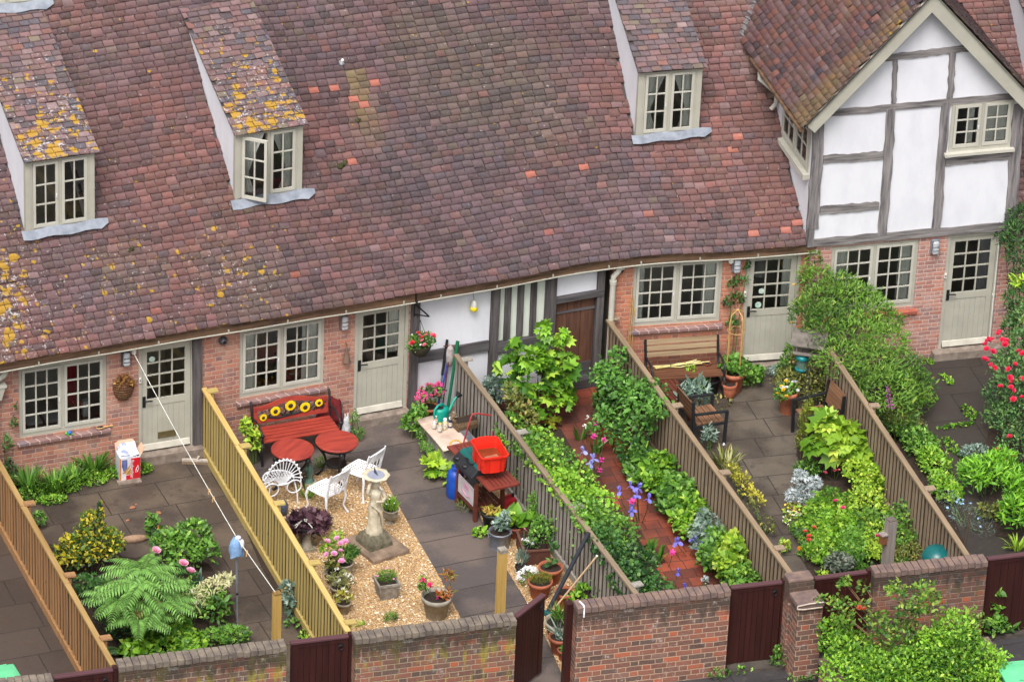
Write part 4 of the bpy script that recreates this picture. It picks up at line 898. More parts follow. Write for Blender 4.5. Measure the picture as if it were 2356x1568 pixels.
for nm, hf, fo, dr in (('oval', [(.02,0),(.26,.3),(.24,.65),(.02,1)], .3, .25), ('round', [(.05,0),(.42,.25),(.42,.6),(.05,.9)], .15, .2), ('lance', [(.02,0),(.13,.3),(.11,.65),(.01,1)], .4, .35), ('heart', [(.15,0),(.42,.2),(.3,.6),(.01,1)], .25, .3), ('small', [(.05,0),(.3,.5),(.05,1)], .3, .1),
                       ('blade', [(.035,0),(.032,.35),(.024,.7),(.004,1)], .3, .0), ('iris', [(.05,0),(.05,.4),(.038,.75),(.004,1)], .3, .0)):
    V, F = shp(hf); SH[nm] = (bend(V, fo, dr), F)
SH['mallow'] = lobed(5, .62); SH['cut'] = lobed(4, .4)
def leaf_arrays(P, D, Nn, size, shape, vals, curl=0.0):
    "P positions, D directions of the leaf, Nn its upward side, size per leaf, vals n x 2 colour values"
    V0, F0 = SH[shape]; n = len(P)
    D = D/np.linalg.norm(D, axis=1, keepdims=True); X = np.cross(D, Nn); X /= np.linalg.norm(X, axis=1, keepdims=True)+1e-9; Z = np.cross(X, D)
    L = V0[None]*size[:, None, None]
    V = P[:, None]+L[..., 0:1]*X[:, None]+L[..., 1:2]*D[:, None]+L[..., 2:3]*Z[:, None]
    if curl: V[..., 2] -= (V0[None, :, 1]**2)*size[:, None]*curl
    F = F0[None]+(np.arange(n)*len(V0))[:, None, None]
    C = np.concatenate([vals, np.zeros((n, 1)), np.ones((n, 1))], 1); C = np.repeat(C, len(V0), 0)
    return V.reshape(-1, 3), F.reshape(-1, F0.shape[1]), C
class Leaves:
    def __init__(s): s.V = []; s.F = []; s.C = []; s.n = 0
    def add(s, V, F, C):
        s.V.append(V); s.F.append(F+s.n); s.C.append(C); s.n += len(V)
    def build(s, name, m, parent):
        return mesh_np(name, np.concatenate(s.V), np.concatenate(s.F), m, parent, np.concatenate(s.C))
def cloud(lv, blobs, n, size, shape='oval', up=.5, out=.7, jit=.6, seed=1, tipf=.12, shell=.55, curl=0.0, flat=.5, top=.35):
    "leaves through the volume of some ellipsoids (cx, cy, cz, rx, ry, rz)"
    r = np.random.default_rng(seed); B = np.array(blobs, float); vol = (B[:, 3]*B[:, 4]*B[:, 5])**.67; bi = r.choice(len(B), n, p=vol/vol.sum())
    u = r.normal(size=(n, 3)); u[:, 2] = np.abs(u[:, 2])*(.4+.6)+(-.45)*r.random(n); u /= np.linalg.norm(u, axis=1, keepdims=True); rad = (shell+(1-shell)*r.random(n)**.5)*(.82+.36*r.random(n))
    P = B[bi, :3]+u*B[bi, 3:]*rad[:, None]; P[:, 2] = np.maximum(P[:, 2], .02)
    D = u*out+np.array([0, 0, up])+r.normal(0, jit, (n, 3)); Nn = u*.5+np.array([0, -.15, .9])*flat*2+r.normal(0, .35, (n, 3))
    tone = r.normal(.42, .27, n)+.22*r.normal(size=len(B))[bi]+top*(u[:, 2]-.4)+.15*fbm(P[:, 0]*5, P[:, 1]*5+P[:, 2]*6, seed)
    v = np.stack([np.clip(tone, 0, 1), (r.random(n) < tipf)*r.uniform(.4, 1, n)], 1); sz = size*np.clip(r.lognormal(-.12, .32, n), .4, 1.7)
    lv.add(*leaf_arrays(P-D/np.linalg.norm(D, axis=1, keepdims=True)*sz[:, None]*.4, D, Nn, sz, shape, v, curl))
STEM = pm('green stem', S(96,120,60), S(78,94,50), 8, .7, 0, 0); BARK = pm('brown bark', S(92,74,60), S(64,52,44), 16, .9, 0, .5); TWIG = pm('pale twig', S(150,120,84), S(120,92,66), 10, .8, 0, 0)
GREENS = {}
def green(k):
    tb = {'mid': ((52,92,34), (120,172,66), (160,200,84)), 'bright': ((70,120,32), (148,200,60), (186,216,84)), 'lime': ((104,150,40), (186,220,70), (214,228,96)), 'dark': ((34,66,34), (78,126,58), (120,160,80)),
          'grey': ((86,112,96), (150,176,158), (196,210,200)), 'silver': ((150,164,164), (216,224,226), (238,242,244)), 'yellow': ((130,138,40), (206,196,70), (240,226,110)), 'varie': ((40,66,30), (110,140,52), (224,206,60)),
          'olive': ((84,92,44), (140,150,74), (190,176,96)), 'purple': ((58,36,46), (104,70,80), (130,92,100)), 'jasmine': ((58,98,36), (122,166,60), (160,180,76)), 'rose': ((46,84,44), (104,146,80), (140,170,92)),
          'fern': ((70,118,48), (140,190,92), (168,206,116)), 'laurel': ((40,80,34), (104,158,62), (140,190,90)), 'phlox': ((70,126,34), (140,204,52), (170,222,80)), 'pale': ((170,180,110), (226,220,170), (246,240,214)), 'moss': ((92,110,34), (150,160,50), (176,176,70)), 'sage': ((76,88,74), (126,138,118), (150,150,140))}
    a, b, c = tb[k]; return leafmat('leaf '+k, S(*a, .78), S(*b, .86), S(*c, .88))
def plant(name, label, px, blobs, n, size, col='mid', shape='oval', cat='plant', stems=6, z=0.0, seed=None, group=None, stem=None, part='foliage', root=None, **k):
    "px: where the foot stands in the photo; blobs relative to the foot (x, y, z, rx, ry, rz)"
    o = G(*px, z) if root is None else np.array(root); sd = seed if seed is not None else int(px[0]*7+px[1]) if px else 1
    if shape in ('oval', 'round', 'heart', 'cut', 'small') and n > 150: n = int(n*1.35); size *= .84
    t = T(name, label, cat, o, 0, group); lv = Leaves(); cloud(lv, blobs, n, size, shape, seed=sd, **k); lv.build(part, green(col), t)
    if stems:
        r = random.Random(sd); mb = MB()
        for i in range(stems):
            b = blobs[i % len(blobs)]; e = (b[0]+r.uniform(-.5, .5)*b[3], b[1]+r.uniform(-.5, .5)*b[4], b[2]+r.uniform(-.2, .6)*b[5]); s = (e[0]*.25+r.uniform(-.03, .03), e[1]*.25+r.uniform(-.03, .03), 0)
            mb.tube([s, ((s[0]+e[0])/2+r.uniform(-.03, .03), (s[1]+e[1])/2, e[2]*.55), e], [.012, .008, .004], 5)
        mb.build('stem', stem or STEM, t)
    return t
def blades(name, label, px, n, ln, spread=.12, lean=.5, col='mid', shape='blade', wid=1.0, cat='plant', group=None, z=0.0, root=None, part='leaves', fan=None, curl=.35, t=None, off=(0,0,0), seed=None):
    sd = seed if seed is not None else int((px or (3,4))[0]*5+(px or (3,4))[1]); r = np.random.default_rng(sd)
    if t is None: t = T(name, label, cat, G(*px, z) if root is None else root, 0, group)
    a = r.uniform(0, 6.28, n) if fan is None else fan+r.choice([0, PI], n)+r.normal(0, .25, n); rad = r.random(n)**.5
    dirs = np.stack([np.cos(a), np.sin(a), 0*a], -1); P = dirs*(rad*spread)[:, None]+np.array(off); D = dirs*(lean*(.3+r.random(n)))[:, None]+np.array([0, 0, 1.]); Nn = np.cross(D, np.cross(D, dirs)); Nn = -dirs+np.array([0, 0, .4])+r.normal(0, .2, (n, 3))
    v = np.stack([np.clip(r.normal(.5, .25, n), 0, 1), (r.random(n) < .1)*.6], 1); sz = ln*r.uniform(.6, 1.1, n)
    V0, F0 = SH[shape]; SH['_tmp'] = (V0*np.array([wid, 1, 1]), F0); lv = Leaves(); lv.add(*leaf_arrays(P, D, Nn, sz, '_tmp', v, curl)); lv.build(part, green(col), t); return t
# ---------------------------------------------------------------- flowers: shared meshes, each blossom an object of its own
_fl = {}
def blossom_mesh(kind, c, c2=None):
    key = (kind, c)
    if key in _fl: return _fl[key]
    m = leafmat('petal %s %s' % (kind, '-'.join(map(str, c))), S(*c, .8), S(*(min(255, q+28) for q in c), .95), None, .6, .3); r = random.Random(5); V = []; F = []; C = []
    def petal(a, el, ln, w, o=(0, 0, 0), cup=.3):
        b = len(V); ca, sa = math.cos(a), math.sin(a)
        for (x, y) in ((-.15, 0), (.15, 0), (.5, .55), (.3, 1), (-.3, 1), (-.5, .55)):
            rr = y*ln; h = math.sin(el)*rr+cup*ln*y*y; rr *= math.cos(el); V.append((o[0]+ca*rr-sa*x*w, o[1]+sa*rr+ca*x*w, o[2]+h)); C.append((r.uniform(.2, 1), 0, 0, 1))
        F.append((b, b+1, b+2, b+5)); F.append((b+5, b+2, b+3, b+4))
    if kind == 'rose':
        for ring, el, ln in ((6, .1, .04), (5, .6, .036), (4, 1.1, .03)):
            for i in range(ring): petal(6.28*i/ring+el, el, ln, .04)
    elif kind == 'peony':
        for ring, el, ln in ((7, .5, .075), (6, .9, .07), (5, 1.3, .06)):
            for i in range(ring): petal(6.28*i/ring+el, el, ln, .07, cup=.1)
    elif kind == 'small':
        for i in range(5): petal(6.28*i/5, .3, .018, .018)
    elif kind == 'head':
        for k in range(16):
            a = r.uniform(0, 6.28); e = r.random(); petal(r.uniform(0, 6.28), r.uniform(-.2, 1.2), .022, .02, (math.cos(a)*.03*(1-e), math.sin(a)*.03*(1-e), .035*e))
    elif kind == 'iris':
        for i in range(3): petal(2.09*i, -.3, .07, .06, cup=-.3); petal(2.09*i+1.05, 1.2, .07, .05, cup=.0)
    elif kind == 'bell':
        for i in range(5): petal(6.28*i/5, -.9, .05, .03, cup=.5)
        for i in range(5): petal(6.28*i/5+.6, .3, .035, .025)
    me = bpy.data.meshes.new('blossom'); me.from_pydata(V, [], F); a = me.color_attributes.new('Col', 'FLOAT_COLOR', 'POINT'); a.data.foreach_set('color', np.array(C, np.float32).ravel()); me.materials.append(m); _fl[key] = me; return me
def flowers(t, kind, c, pts, scale=1.0, stalk=True, tilt=.5, cup=None):
    me = blossom_mesh(kind, c); mb = MB(); base = Vector(t.location)
    for p in pts:
        o = link('blossom', me, t); o.location = [float(q) for q in p]; o.rotation_euler = (random.uniform(-tilt, tilt)+.35, random.uniform(-tilt, tilt), random.uniform(0, 6.28)); s = scale*random.uniform(.8, 1.2); o.scale = (s, s, s)
        if stalk: mb.tube([(p[0]*.6, p[1]*.6, max(0, p[2]-.25)), (p[0]*.85, p[1]*.85, p[2]-.1), p], .005, 4)
    if stalk and pts: mb.build('flower_stem', STEM, t)
def over(blobs, n, seed=1, lift=1.0):
    r = random.Random(seed); out = []
    for i in range(n):
        b = r.choice(blobs); a = r.uniform(0, 6.28); e = r.uniform(.15, 1.4); out.append((b[0]+b[3]*lift*math.cos(a)*math.cos(e), b[1]+b[4]*lift*math.sin(a)*math.cos(e)-.01, b[2]+b[5]*lift*math.sin(e)))
    return out
TERRA = pm('terracotta', S(178,104,74), S(150,84,60), 9, .8, 0, .2); TERL = pm('pale terracotta', S(196,122,92), S(168,98,72), 9, .8, 0, .2); CAST = pm('cast stone', S(170,160,142), S(128,118,100), 10, .9, 0, .5); PSOIL = pm('potting soil', S(58,44,36), S(40,30,26), 40, .95, 0, .6)
def potprof(r, h, kind='flower'):
    if kind == 'flower': return [(r*.68, 0), (r*.72, .01), (r*.93, h*.78), (r*1.04, h*.79), (r*1.07, h), (r*.97, h), (r*.9, h*.82)]
    if kind == 'bowl': return [(r*.7, 0), (r*.95, h*.3), (r*1.0, h*.62), (r*.98, h*.7), (r*1.08, h*.8), (r*1.1, h), (r*.96, h), (r*.9, h*.85)]
    if kind == 'urn': return [(r*.62, 0), (r*.62, h*.07), (r*.4, h*.16), (r*.36, h*.24), (r*.6, h*.32), (r*.9, h*.5), (r*1.0, h*.68), (r*.92, h*.86), (r*1.08, h*.95), (r*1.08, h), (r*.92, h), (r*.85, h*.88)]
    if kind == 'bucket': return [(r*.82, 0), (r*.98, h*.9), (r*1.04, h*.92), (r*1.04, h), (r*.96, h), (r*.9, h*.86)]
def pot(name, label, px, r, h, m, kind='flower', z=0.0, cat='plant pot', n=20, group=None, soil=True, root=None, square=False, handles=False):
    t = T(name, label, cat, G(*px, z) if root is None else root, 0, group); mb = MB()
    if square:
        a, b = r*.75, r
        vs = [(x*q, y*q, zz) for q, zz in ((a, 0), (b, h*.85), (b*1.06, h*.86), (b*1.06, h), (b*.9, h), (b*.85, h*.85)) for x, y in ((-1,-1),(1,-1),(1,1),(-1,1))]
        fs = [(3, 2, 1, 0)]+[(i*4+k, i*4+(k+1) % 4, i*4+4+(k+1) % 4, i*4+4+k) for i in range(5) for k in range(4)]; mb.add(vs, fs)
    else: mb.lathe(potprof(r, h, kind), n)
    mb.build('pot', m, t)
    if soil:
        mb = MB(); q = r*.88
        mb.lathe([(1e-4, h*.9), (q*.6, h*.905), (q, h*.86)], n) if not square else mb.box(-q, q, -q, q, h*.8, h*.87); mb.build('soil', PSOIL, t)
    if handles:
        for s in (-1, 1): mb = MB(); mb.tube([(s*r*1.02, y, h*.86-(.06 if abs(y) < .03 else 0)) for y in (-.06, 0, .06)], .008, 5); mb.build('handle', m, t)
    return t
def potted(t, blobs, n, size, col='mid', shape='oval', seed=3, name='plant', label=None, **k):
    "a plant growing in the pot t: one of its parts, since it moves with it"
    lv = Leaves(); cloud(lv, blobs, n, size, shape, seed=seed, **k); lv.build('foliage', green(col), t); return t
# ================================================================ garden objects
def cv(ox, oy, sc): return lambda x, y: ((ox+x/sc)/1.0531, (oy+y/sc)/1.0531)
A1 = cv(0,700,3.1355); A2 = cv(0,1150,3.129); A3 = cv(560,900,4.6125); A4 = cv(560,1200,3.4767); A6 = cv(1000,950,3.485); A7 = cv(1100,1250,3.91); A8 = cv(1400,600,3.92)
B1 = cv(1400,900,2.85); B2 = cv(1700,780,3.136); B3 = cv(1700,1200,3.0205); B4 = cv(1900,560,3.5637)
def at_wall(f, px, out=.0):
    u, z = f.uv(*px, out); return f.w(u, -out, z)
REDW = pm('red stained wood', S(170,66,52), S(140,50,42), 12, .5, 0, .15, (.2, 1, 1)); CRED = pm('red plastic', S(232,52,36), S(222,44,30), 4, .35, 0, 0); WCAST = pm('white painted cast metal', S(240,240,242), S(228,228,232), 10, .45, 0, .05)
MAROON = pm('maroon fabric', S(128,34,38), S(92,22,28), 8, .85, 0, .2); CHROME = pm('tube metal', S(180,180,184), None, 6, .3, .8, 0); TEALP = pm('teal plastic', S(16,152,132), S(12,138,120), 4, .4, 0, 0)
GRAYW = wood('grey post timber', S(128,118,112), S(160,150,142), 2, 16); YELW = wood('yellow post timber', S(176,138,70), S(204,172,104), 2, 14); DKBR = wood('dark red brown timber', S(84,42,34), S(112,60,46), 0, 14, .5, .2); BENW = wood('tan bench slat', S(126,104,78), S(162,140,110), 0, 14, .6, .3); BENS = wood('red brown seat slat', S(88,54,40), S(124,84,60), 0, 14, .55, .3)
IVORY = pm('ivory plastic', S(236,234,224), None, 5, .5, 0, 0); GALV = pm('galvanised metal', S(150,156,166), S(124,130,142), 9, .45, .5, .1); DKPL = pm('black plastic', S(34,36,42), S(26,28,32), 6, .5, 0, .05)
# ---- on the fronts of the houses
def bulkhead(f, px, label, m=GALV):
    p = at_wall(f, px, 0); t = T('wall_lamp', label, 'lamp', p, f.ang, 'bulkhead lamps by the doors')
    mb = MB(); mb.box(-.075, .075, -.05, 0, -.14, .14); mb.build('base', m, t, bevel=.02); mb = MB(); mb.box(-.055, .055, -.12, -.05, -.12, .12); mb.build('glass_cover', pm('frosted glass', S(196,198,202), S(170,172,178), 12, .25, 0, .1), t, bevel=.03)
    mb = MB(); mb.box(-.06, .06, -.128, -.118, .03, .04); mb.box(-.06, .06, -.128, -.118, -.04, -.03); mb.build('guard', m, t); return t
DGREY = pm('dark grey metal', S(96,96,100), S(78,78,82), 10, .5, .2, 0)
bulkhead(FA, A1(950,515), 'dark grey bulkhead lamp above the dried basket', DGREY); bulkhead(FB, (789,738), 'brown grey bulkhead lamp between the netted window and its door', pm('brown grey metal', S(128,112,104), None, 10, .5, .2, 0))
bulkhead(FD, A8(1500,155), 'pale bulkhead lamp left of the glazed door with green stickers'); bulkhead(FE, B4(1292,125), 'silver bulkhead lamp on the pink brick of the gabled cottage')
def round_sensor(f, px, label, cat, m):
    p = at_wall(f, px, 0); t = T('alarm_sounder', label, cat, p, f.ang); mb = MB(); mb.M = Matrix.Rotation(PI/2, 4, 'X'); mb.lathe([(.07, 0), (.075, .03), (.05, .07), (.045, .09), (.02, .095)], 14); mb.build('sounder', m, t)
    mb = MB(); mb.M = Matrix.Rotation(PI/2, 4, 'X'); mb.lathe([(.03, .09), (.025, .11)], 10); mb.build('cap', BLACK, t)
round_sensor(FB, A1(1690,385), 'small round black alarm sounder on brick beside the netted window', 'alarm', DGREY); round_sensor(FD, A8(395,195), 'small round black alarm sounder beside the pale downpipe', 'alarm', BLACK)
p = at_wall(FD, A8(1443,100), 0); t = T('security_light', 'small white dome sensor above the pale bulkhead lamp', 'sensor', p, FD.ang); mb = MB(); mb.ball((0, -.07, -.02), .05); mb.box(-.03, .03, -.05, 0, -.02, .05); mb.build('dome', IVORY, t)
for f, px, lb in ((FA, A1(1062,690), 'small white doorbell left of the letterbox door'), (FD, A8(1583,435), 'small white doorbell left of the door with green stickers'), (FE, B4(1387,382), 'small white doorbell left of the gabled cottage door')):
    t = T('doorbell', lb, 'doorbell', at_wall(f, px, 0), f.ang); mb = MB(); mb.box(-.02, .02, -.025, 0, -.045, .045); mb.build('case', IVORY, t); mb = MB(); mb.box(-.008, .008, -.032, -.025, -.01, .012); mb.build('button', DGREY, t)
u, z = FE.uv(*B4(1790,560)); t = T('cable_pipe', 'thin white pipe running down beside the gabled cottage door', 'pipe', FE.w(u+.02, -.03, 0), FE.ang); mb = MB(); mb.tube([(0, 0, .2), (0, 0, z), (.0, 0, 2.2)], .014, 6); mb.build('pipe', IVORY, t); mb = MB(); mb.box(-.025, .025, -.0, .03, 1.1, 1.13); mb.build('clip', IVORY, t)
# dried wicker wall basket
p = at_wall(FA, A1(935,760), .0); t = T('wall_basket', 'half round wicker wall basket full of dried brown stems', 'basket', p, FA.ang); mb = MB(); rs = np.linspace(0, PI, 10)
for k in range(7):
    z = -.16+k*.045; r_ = .17*math.sqrt(max(0.05, 1-((z-.1)/.3)**2)); mb.tube([(r_*math.cos(a), -r_*.8*math.sin(a), z) for a in rs], .014, 5)
for a in rs[1:-1]: mb.tube([(.17*math.cos(a)*q, -.14*math.sin(a)*q, z) for q, z in ((.5, -.17), (.85, -.05), (1, .1))], .009, 4)
mb.build('basket', pm('wicker', S(120,84,54), S(84,56,38), 18, .85, 0, .4), t)
lv = Leaves(); cloud(lv, [(0, -.08, .14, .15, .1, .16)], 160, .06, 'small', seed=4, tipf=.2); lv.build('dried_stems', leafmat('dead leaf', S(92,66,40), S(150,108,62), S(196,150,80)), t)
# toy and hairbrush on the sill
us, zs2 = FA.uv(*A1(525,1078)); p = FA.w(us, -.02, wA[2]-.04); t = T('toy', 'small green and blue plastic toy turtle on the brick sill', 'toy', p, FA.ang); GTOY = pm('green toy plastic', S(90,190,60), None, 5, .4, 0, 0)
mb = MB(); mb.ball((0, 0, .02), .045, sq=(1, .8, .6)); mb.build('shell', pm('blue toy plastic', S(50,110,190), None, 5, .4, 0, 0), t); mb = MB(); mb.ball((-.055, 0, .015), .022); [mb.cbox((x, y, .005), (.035, .02, .012), y*8) for x in (-.035, .035) for y in (-.04, .04)]; mb.build('body', GTOY, t)
us, zs2 = FA.uv(*A1(785,1025)); p = FA.w(us, -.02, wA[2]-.03); t = T('hairbrush', 'wooden hairbrush with black bristles lying on the brick sill', 'hairbrush', p, FA.ang); mb = MB(); mb.ball((-.06, 0, 0.008), .07, sq=(1, .55, .2)); mb.tube([(0, 0, .01), (.08, 0, .012), (.15, 0, .01)], [.016, .012, .016], 6); mb.build('handle', pm('pale brush wood', S(214,170,110), None, 8, .5, 0, 0), t); mb = MB(); mb.ball((-.06, 0, .02), .055, sq=(1, .5, .3)); mb.build('bristles', BLACK, t)
# pale hopper, pipe and pilaster at the picture's left edge
p = FA.w(-.02, 0, 0); t = T('drainpipe', 'pale square downpipe with a swan neck at the left end of the terrace', 'drainpipe', p, FA.ang)
mb = MB(); mb.box(-.19, -.04, -.12, -.02, 0, 1.62); mb.build('pipe', SAGEL, t); mb = MB(); mb.prism([(-.22, -.16, 1.86), (.09, -.16, 1.86), (.03, -.13, 1.62), (-.2, -.13, 1.62)], (0, .14, 0)); mb.box(-.23, .11, -.175, -.0, 1.862, 1.9); mb.build('hopper', SAGEL, t)
mb = MB(); mb.tube([(-.2, -.1, 1.93), (-.02, -.11, 2.0), (.08, -.11, 2.06), (.13, -.11, 2.2)], .055, 9); mb.tube([(.13, -.11, 2.16), (.13, -.11, 2.24)], .065, 9); mb.build('swan_neck', SAGEL, t)
# downpipe between the old door and the next cottage
o = FD.w(.0, 0, 0); t = T('drainpipe', 'pale round downpipe between the old plank door and the orange brick', 'drainpipe', o, FD.ang); mb = MB(); mb.tube([(-.03, -.1, .05), (-.02, -.1, 1.95), (-.02, -.1, 2.02), (.06, -.1, 2.12), (.1, -.1, 2.24)], .05, 10); mb.build('pipe', SAGEL, t)
mb = MB(); [mb.tube([(-.02, -.1, z), (-.02, -.1, z+.07)], .062, 10) for z in (1.88,)]; mb.tube([(.1, -.1, 2.17), (.1, -.1, 2.25)], .07, 10); mb.build('collar', SAGEL, t)
# hanging basket and bracket
u, z = FC.uv(*A1(0,0)); u, z = FC.uv((960+165/3.92)/1.0531, (720+100/3.92)/1.0531); p = FC.w(u, -.03, z); t = T('bracket', 'black iron bracket on the dark corner post', 'bracket', p, FC.ang); mb = MB(); mb.bar((0, 0, -.14), (0, 0, .16), .02, .02); mb.bar((0, 0, .1), (.2, -.16, -.1), .018); mb.bar((0, 0, -.1), (.2, -.16, -.1), .016); mb.build('bracket', BLACK, t)
hb = FC.uv(*cv(960,720,3.92)(228,420), .3); p = FC.w(hb[0], -.3, hb[1]-.12); hbl = [(0, 0, .12, .2, .18, .15), (-.12, -.02, .02, .12, .12, .14), (.12, 0, .1, .14, .12, .16)]
t = plant('hanging_basket', 'hanging basket of red and pink flowers on the white wall', None, hbl, 520, .05, 'mid', 'small', 'hanging basket', 0, root=p, seed=3)
mb = MB(); mb.lathe([(.03, -.14), (.12, -.1), (.17, 0), (.18, .05)], 14); mb.build('basket', pm('dark moss liner', S(60,56,40), None, 20, .95, 0, .4), t); mb = MB(); [mb.tube([(.17*math.cos(a), .17*math.sin(a), .04), (0, .05, .5)], .004, 4) for a in (0.3, 2.4, 4.5)]; mb.build('chain', BLACK, t)
flowers(t, 'rose', (226,60,70), over(hbl, 8, 2), .9, False); flowers(t, 'rose', (240,130,150), over(hbl, 9, 5), .8, False); flowers(t, 'small', (244,240,240), over(hbl, 6, 8), 1, False)
# wasp trap on the white panel
u, z = FC.uv(*cv(960,720,3.92)(722,90)); t = T('feeder', 'yellow based clear feeder hanging on the white wall', 'bird feeder', FC.w(u, -.06, z-.04), FC.ang); mb = MB(); mb.lathe([(.05, 0), (.065, .02), (.065, .06), (.055, .075)], 14); mb.build('base', pm('yellow plastic', S(240,220,40), None, 5, .4, 0, 0), t); mb = MB(); mb.lathe([(.05, .075), (.05, .15), (.03, .19), (.008, .2)], 14); mb.build('jar', pm('cloudy plastic', S(226,224,214), None, 5, .3, 0, 0), t); mb = MB(); mb.tube([(0, 0, .2), (0, .06, .3)], .004, 4); mb.build('hanger', BLACK, t)
# small lantern ornament on brick
u, z = FB.uv(836, 860) if False else FB.uv(794, 815); t = T('lantern', 'small rusty bell lantern hanging on the brick beside the door', 'lantern', FB.w(u, -.06, z-.1), FB.ang); mb = MB(); mb.lathe([(.07, 0), (.06, .03), (.045, .12), (.02, .2), (.006, .3)], 10); mb.build('bell', pm('rusty metal', S(128,104,88), None, 12, .8, .2, .2), t); mb = MB(); mb.tube([(0, 0, .3), (0, .06, .33)], .006, 5); mb.build('hook', BLACK, t)
# ---- washing line, post, prop, cloth and pegs
lp = G(*A2(1372,650)) if False else G(637, 1360, 1.3); t = T('washing_line_post', 'square yellow timber post holding the washing line', 'post', (lp[0], lp[1], 0), .1); mb = MB(); mb.box(-.055, .055, -.055, .055, 0, 1.26); mb.build('post', YELW, t); mb = MB(); mb.prism([(-.055, -.055, 1.26), (.055, -.055, 1.26), (.055, .055, 1.26), (-.055, .055, 1.26)], (0, 0, .03)); mb.build('cap', wood('wet post end', S(120,92,50), S(150,120,70)), t)
ru, rz = FA.uv(*A1(1015,465), .08); rp = FA.w(ru, -.08, rz); t = T('line_reel', 'white box reel under the gutter where the washing line starts', 'reel', rp, FA.ang); mb = MB(); mb.box(-.035, .035, -.04, .06, -.06, .07); mb.build('case', IVORY, t, bevel=.012); mb = MB(); mb.tube([(0, 0, .07), (0, .02, .16)], .008, 5); mb.build('hook', IVORY, t)
pb = G(546, 1446); pt_ = pb+np.array([-.04, -.03, 1.66]); le = np.array([lp[0]-.03, lp[1], 1.3])
LN = [rp+np.array([0, -.03, -.05])]
for f in np.linspace(.1, 1, 10): LN.append(LN[0]*(1-f)+pt_*f+np.array([0, 0, -.1*math.sin(PI*f)*.5]))
for f in np.linspace(.25, 1, 4): LN.append(pt_*(1-f)+le*f)
t = T('washing_line', 'white washing line running from the wall reel over the prop to the post', 'washing line', (0, 0, 0)); mb = MB(); mb.tube(LN, .0065, 5); mb.build('line', IVORY, t)
t = T('line_prop', 'thin grey metal prop holding the washing line up', 'prop', pb); mb = MB(); mb.tube([(0, 0, 0), tuple((pt_-pb)*.5)], .013, 6); mb.tube([tuple((pt_-pb)*.5), tuple(pt_-pb)], .018, 6); mb.build('pole', pm('grey pole', S(150,158,172), None, 5, .4, .4, 0), t); mb = MB(); mb.tube([tuple((pt_-pb)*.38), tuple((pt_-pb)*.4)], .022, 6); mb.build('clamp', BLACK, t)
t = T('cloth', 'blue and white cloth folded over the top of the line prop', 'cloth', pt_); g = []
for k in range(9):
    z = .02-.33*k/8; g.append([((.03+.075*min(1, k/3))*math.cos(a)*(1+.18*math.sin(a*5+k)), (.03+.06*min(1, k/3))*math.sin(a)*(1+.15*math.cos(a*4)), z+(.03*math.sin(a*3) if k > 6 else 0)) for a in np.linspace(0, 2*PI, 19)])
mb = MB(); mb.sheet(g); mb.build('cloth', pm('blue denim cloth', S(104,140,186), S(140,172,208), 9, .9, 0, .3), t); mb = MB(); mb.ball((.07, -.05, -.1), .05, sq=(.8, .6, 1.7)); mb.ball((.02, -.02, .0), .05, sq=(1, .8, .7)); mb.build('white_lining', pm('white cloth', S(236,232,240), None, 9, .9, 0, .2), t)
PEG = pm('peg wood', S(222,176,120), None, 9, .7, 0, 0)
for i, (q, lb) in enumerate(((LN[8]*.45+LN[7]*.55, 'upper of two wooden pegs close together on the washing line'), (LN[8]*.85+LN[7]*.15, 'lower of two wooden pegs close together on the washing line'), (LN[11]*.9+LN[12]*.1, 'lone wooden peg on the washing line beyond the cloth'))):
    t = T('clothes_peg', lb, 'peg', q, .4*i, 'pegs on the washing line'); mb = MB(); mb.cbox((-.012, 0, -.02), (.014, .016, .09), 0, 0, .0, .12); mb.cbox((.012, 0, -.02), (.014, .016, .09), 0, 0, .0, -.12); mb.build('peg', PEG, t)
# ---- cardboard box of waste paper, lettered
def text_mesh(txt, size, m, name, parent, M, squash=1.0, ext=.001):
    c = bpy.data.curves.new('lettering', 'FONT'); c.body = txt; c.size = size; c.extrude = ext; c.align_x = 'CENTER'; c.align_y = 'CENTER'; c.resolution_u = 3; o = bpy.data.objects.new('lettering', c); me = bpy.data.meshes.new_from_object(o); bpy.data.objects.remove(o); bpy.data.curves.remove(c)
    me.transform(M @ Matrix.Diagonal((squash, 1, 1, 1))); me.materials.clear(); me.materials.append(m); return link(name, me, parent)
bp = G(*A1(912,1462)); t = T('cardboard_box', 'open red and white drink box stuffed with papers by the brick wall', 'box', bp, .05); bw_, bd, bh = .34, .24, .42
CARD = pm('brown card', S(222,186,158), S(206,168,140), 5, .85, 0, 0); RP = pm('red print', S(216,30,44), None, 4, .5, 0, 0); WP = pm('white print', S(232,228,232), None, 4, .5, 0, 0); OP = pm('orange print', S(226,130,60), None, 4, .5, 0, 0); BP_ = pm('blue print', S(56,74,140), S(120,130,176), 16, .5, 0, 0); GP = pm('gold print', S(214,160,60), S(170,120,50), 16, .5, 0, 0)
mb = MB(); mb.box(0, bw_, 0, .006, 0, bh); mb.box(0, bw_, bd-.006, bd, 0, bh); mb.box(0, .006, .006, bd-.006, 0, bh); mb.box(bw_-.006, bw_, .006, bd-.006, 0, bh); mb.box(.006, bw_-.006, .006, bd-.006, 0, .01); mb.build('carton', pm('grey white card', S(206,212,214), None, 4, .6, 0, 0), t)
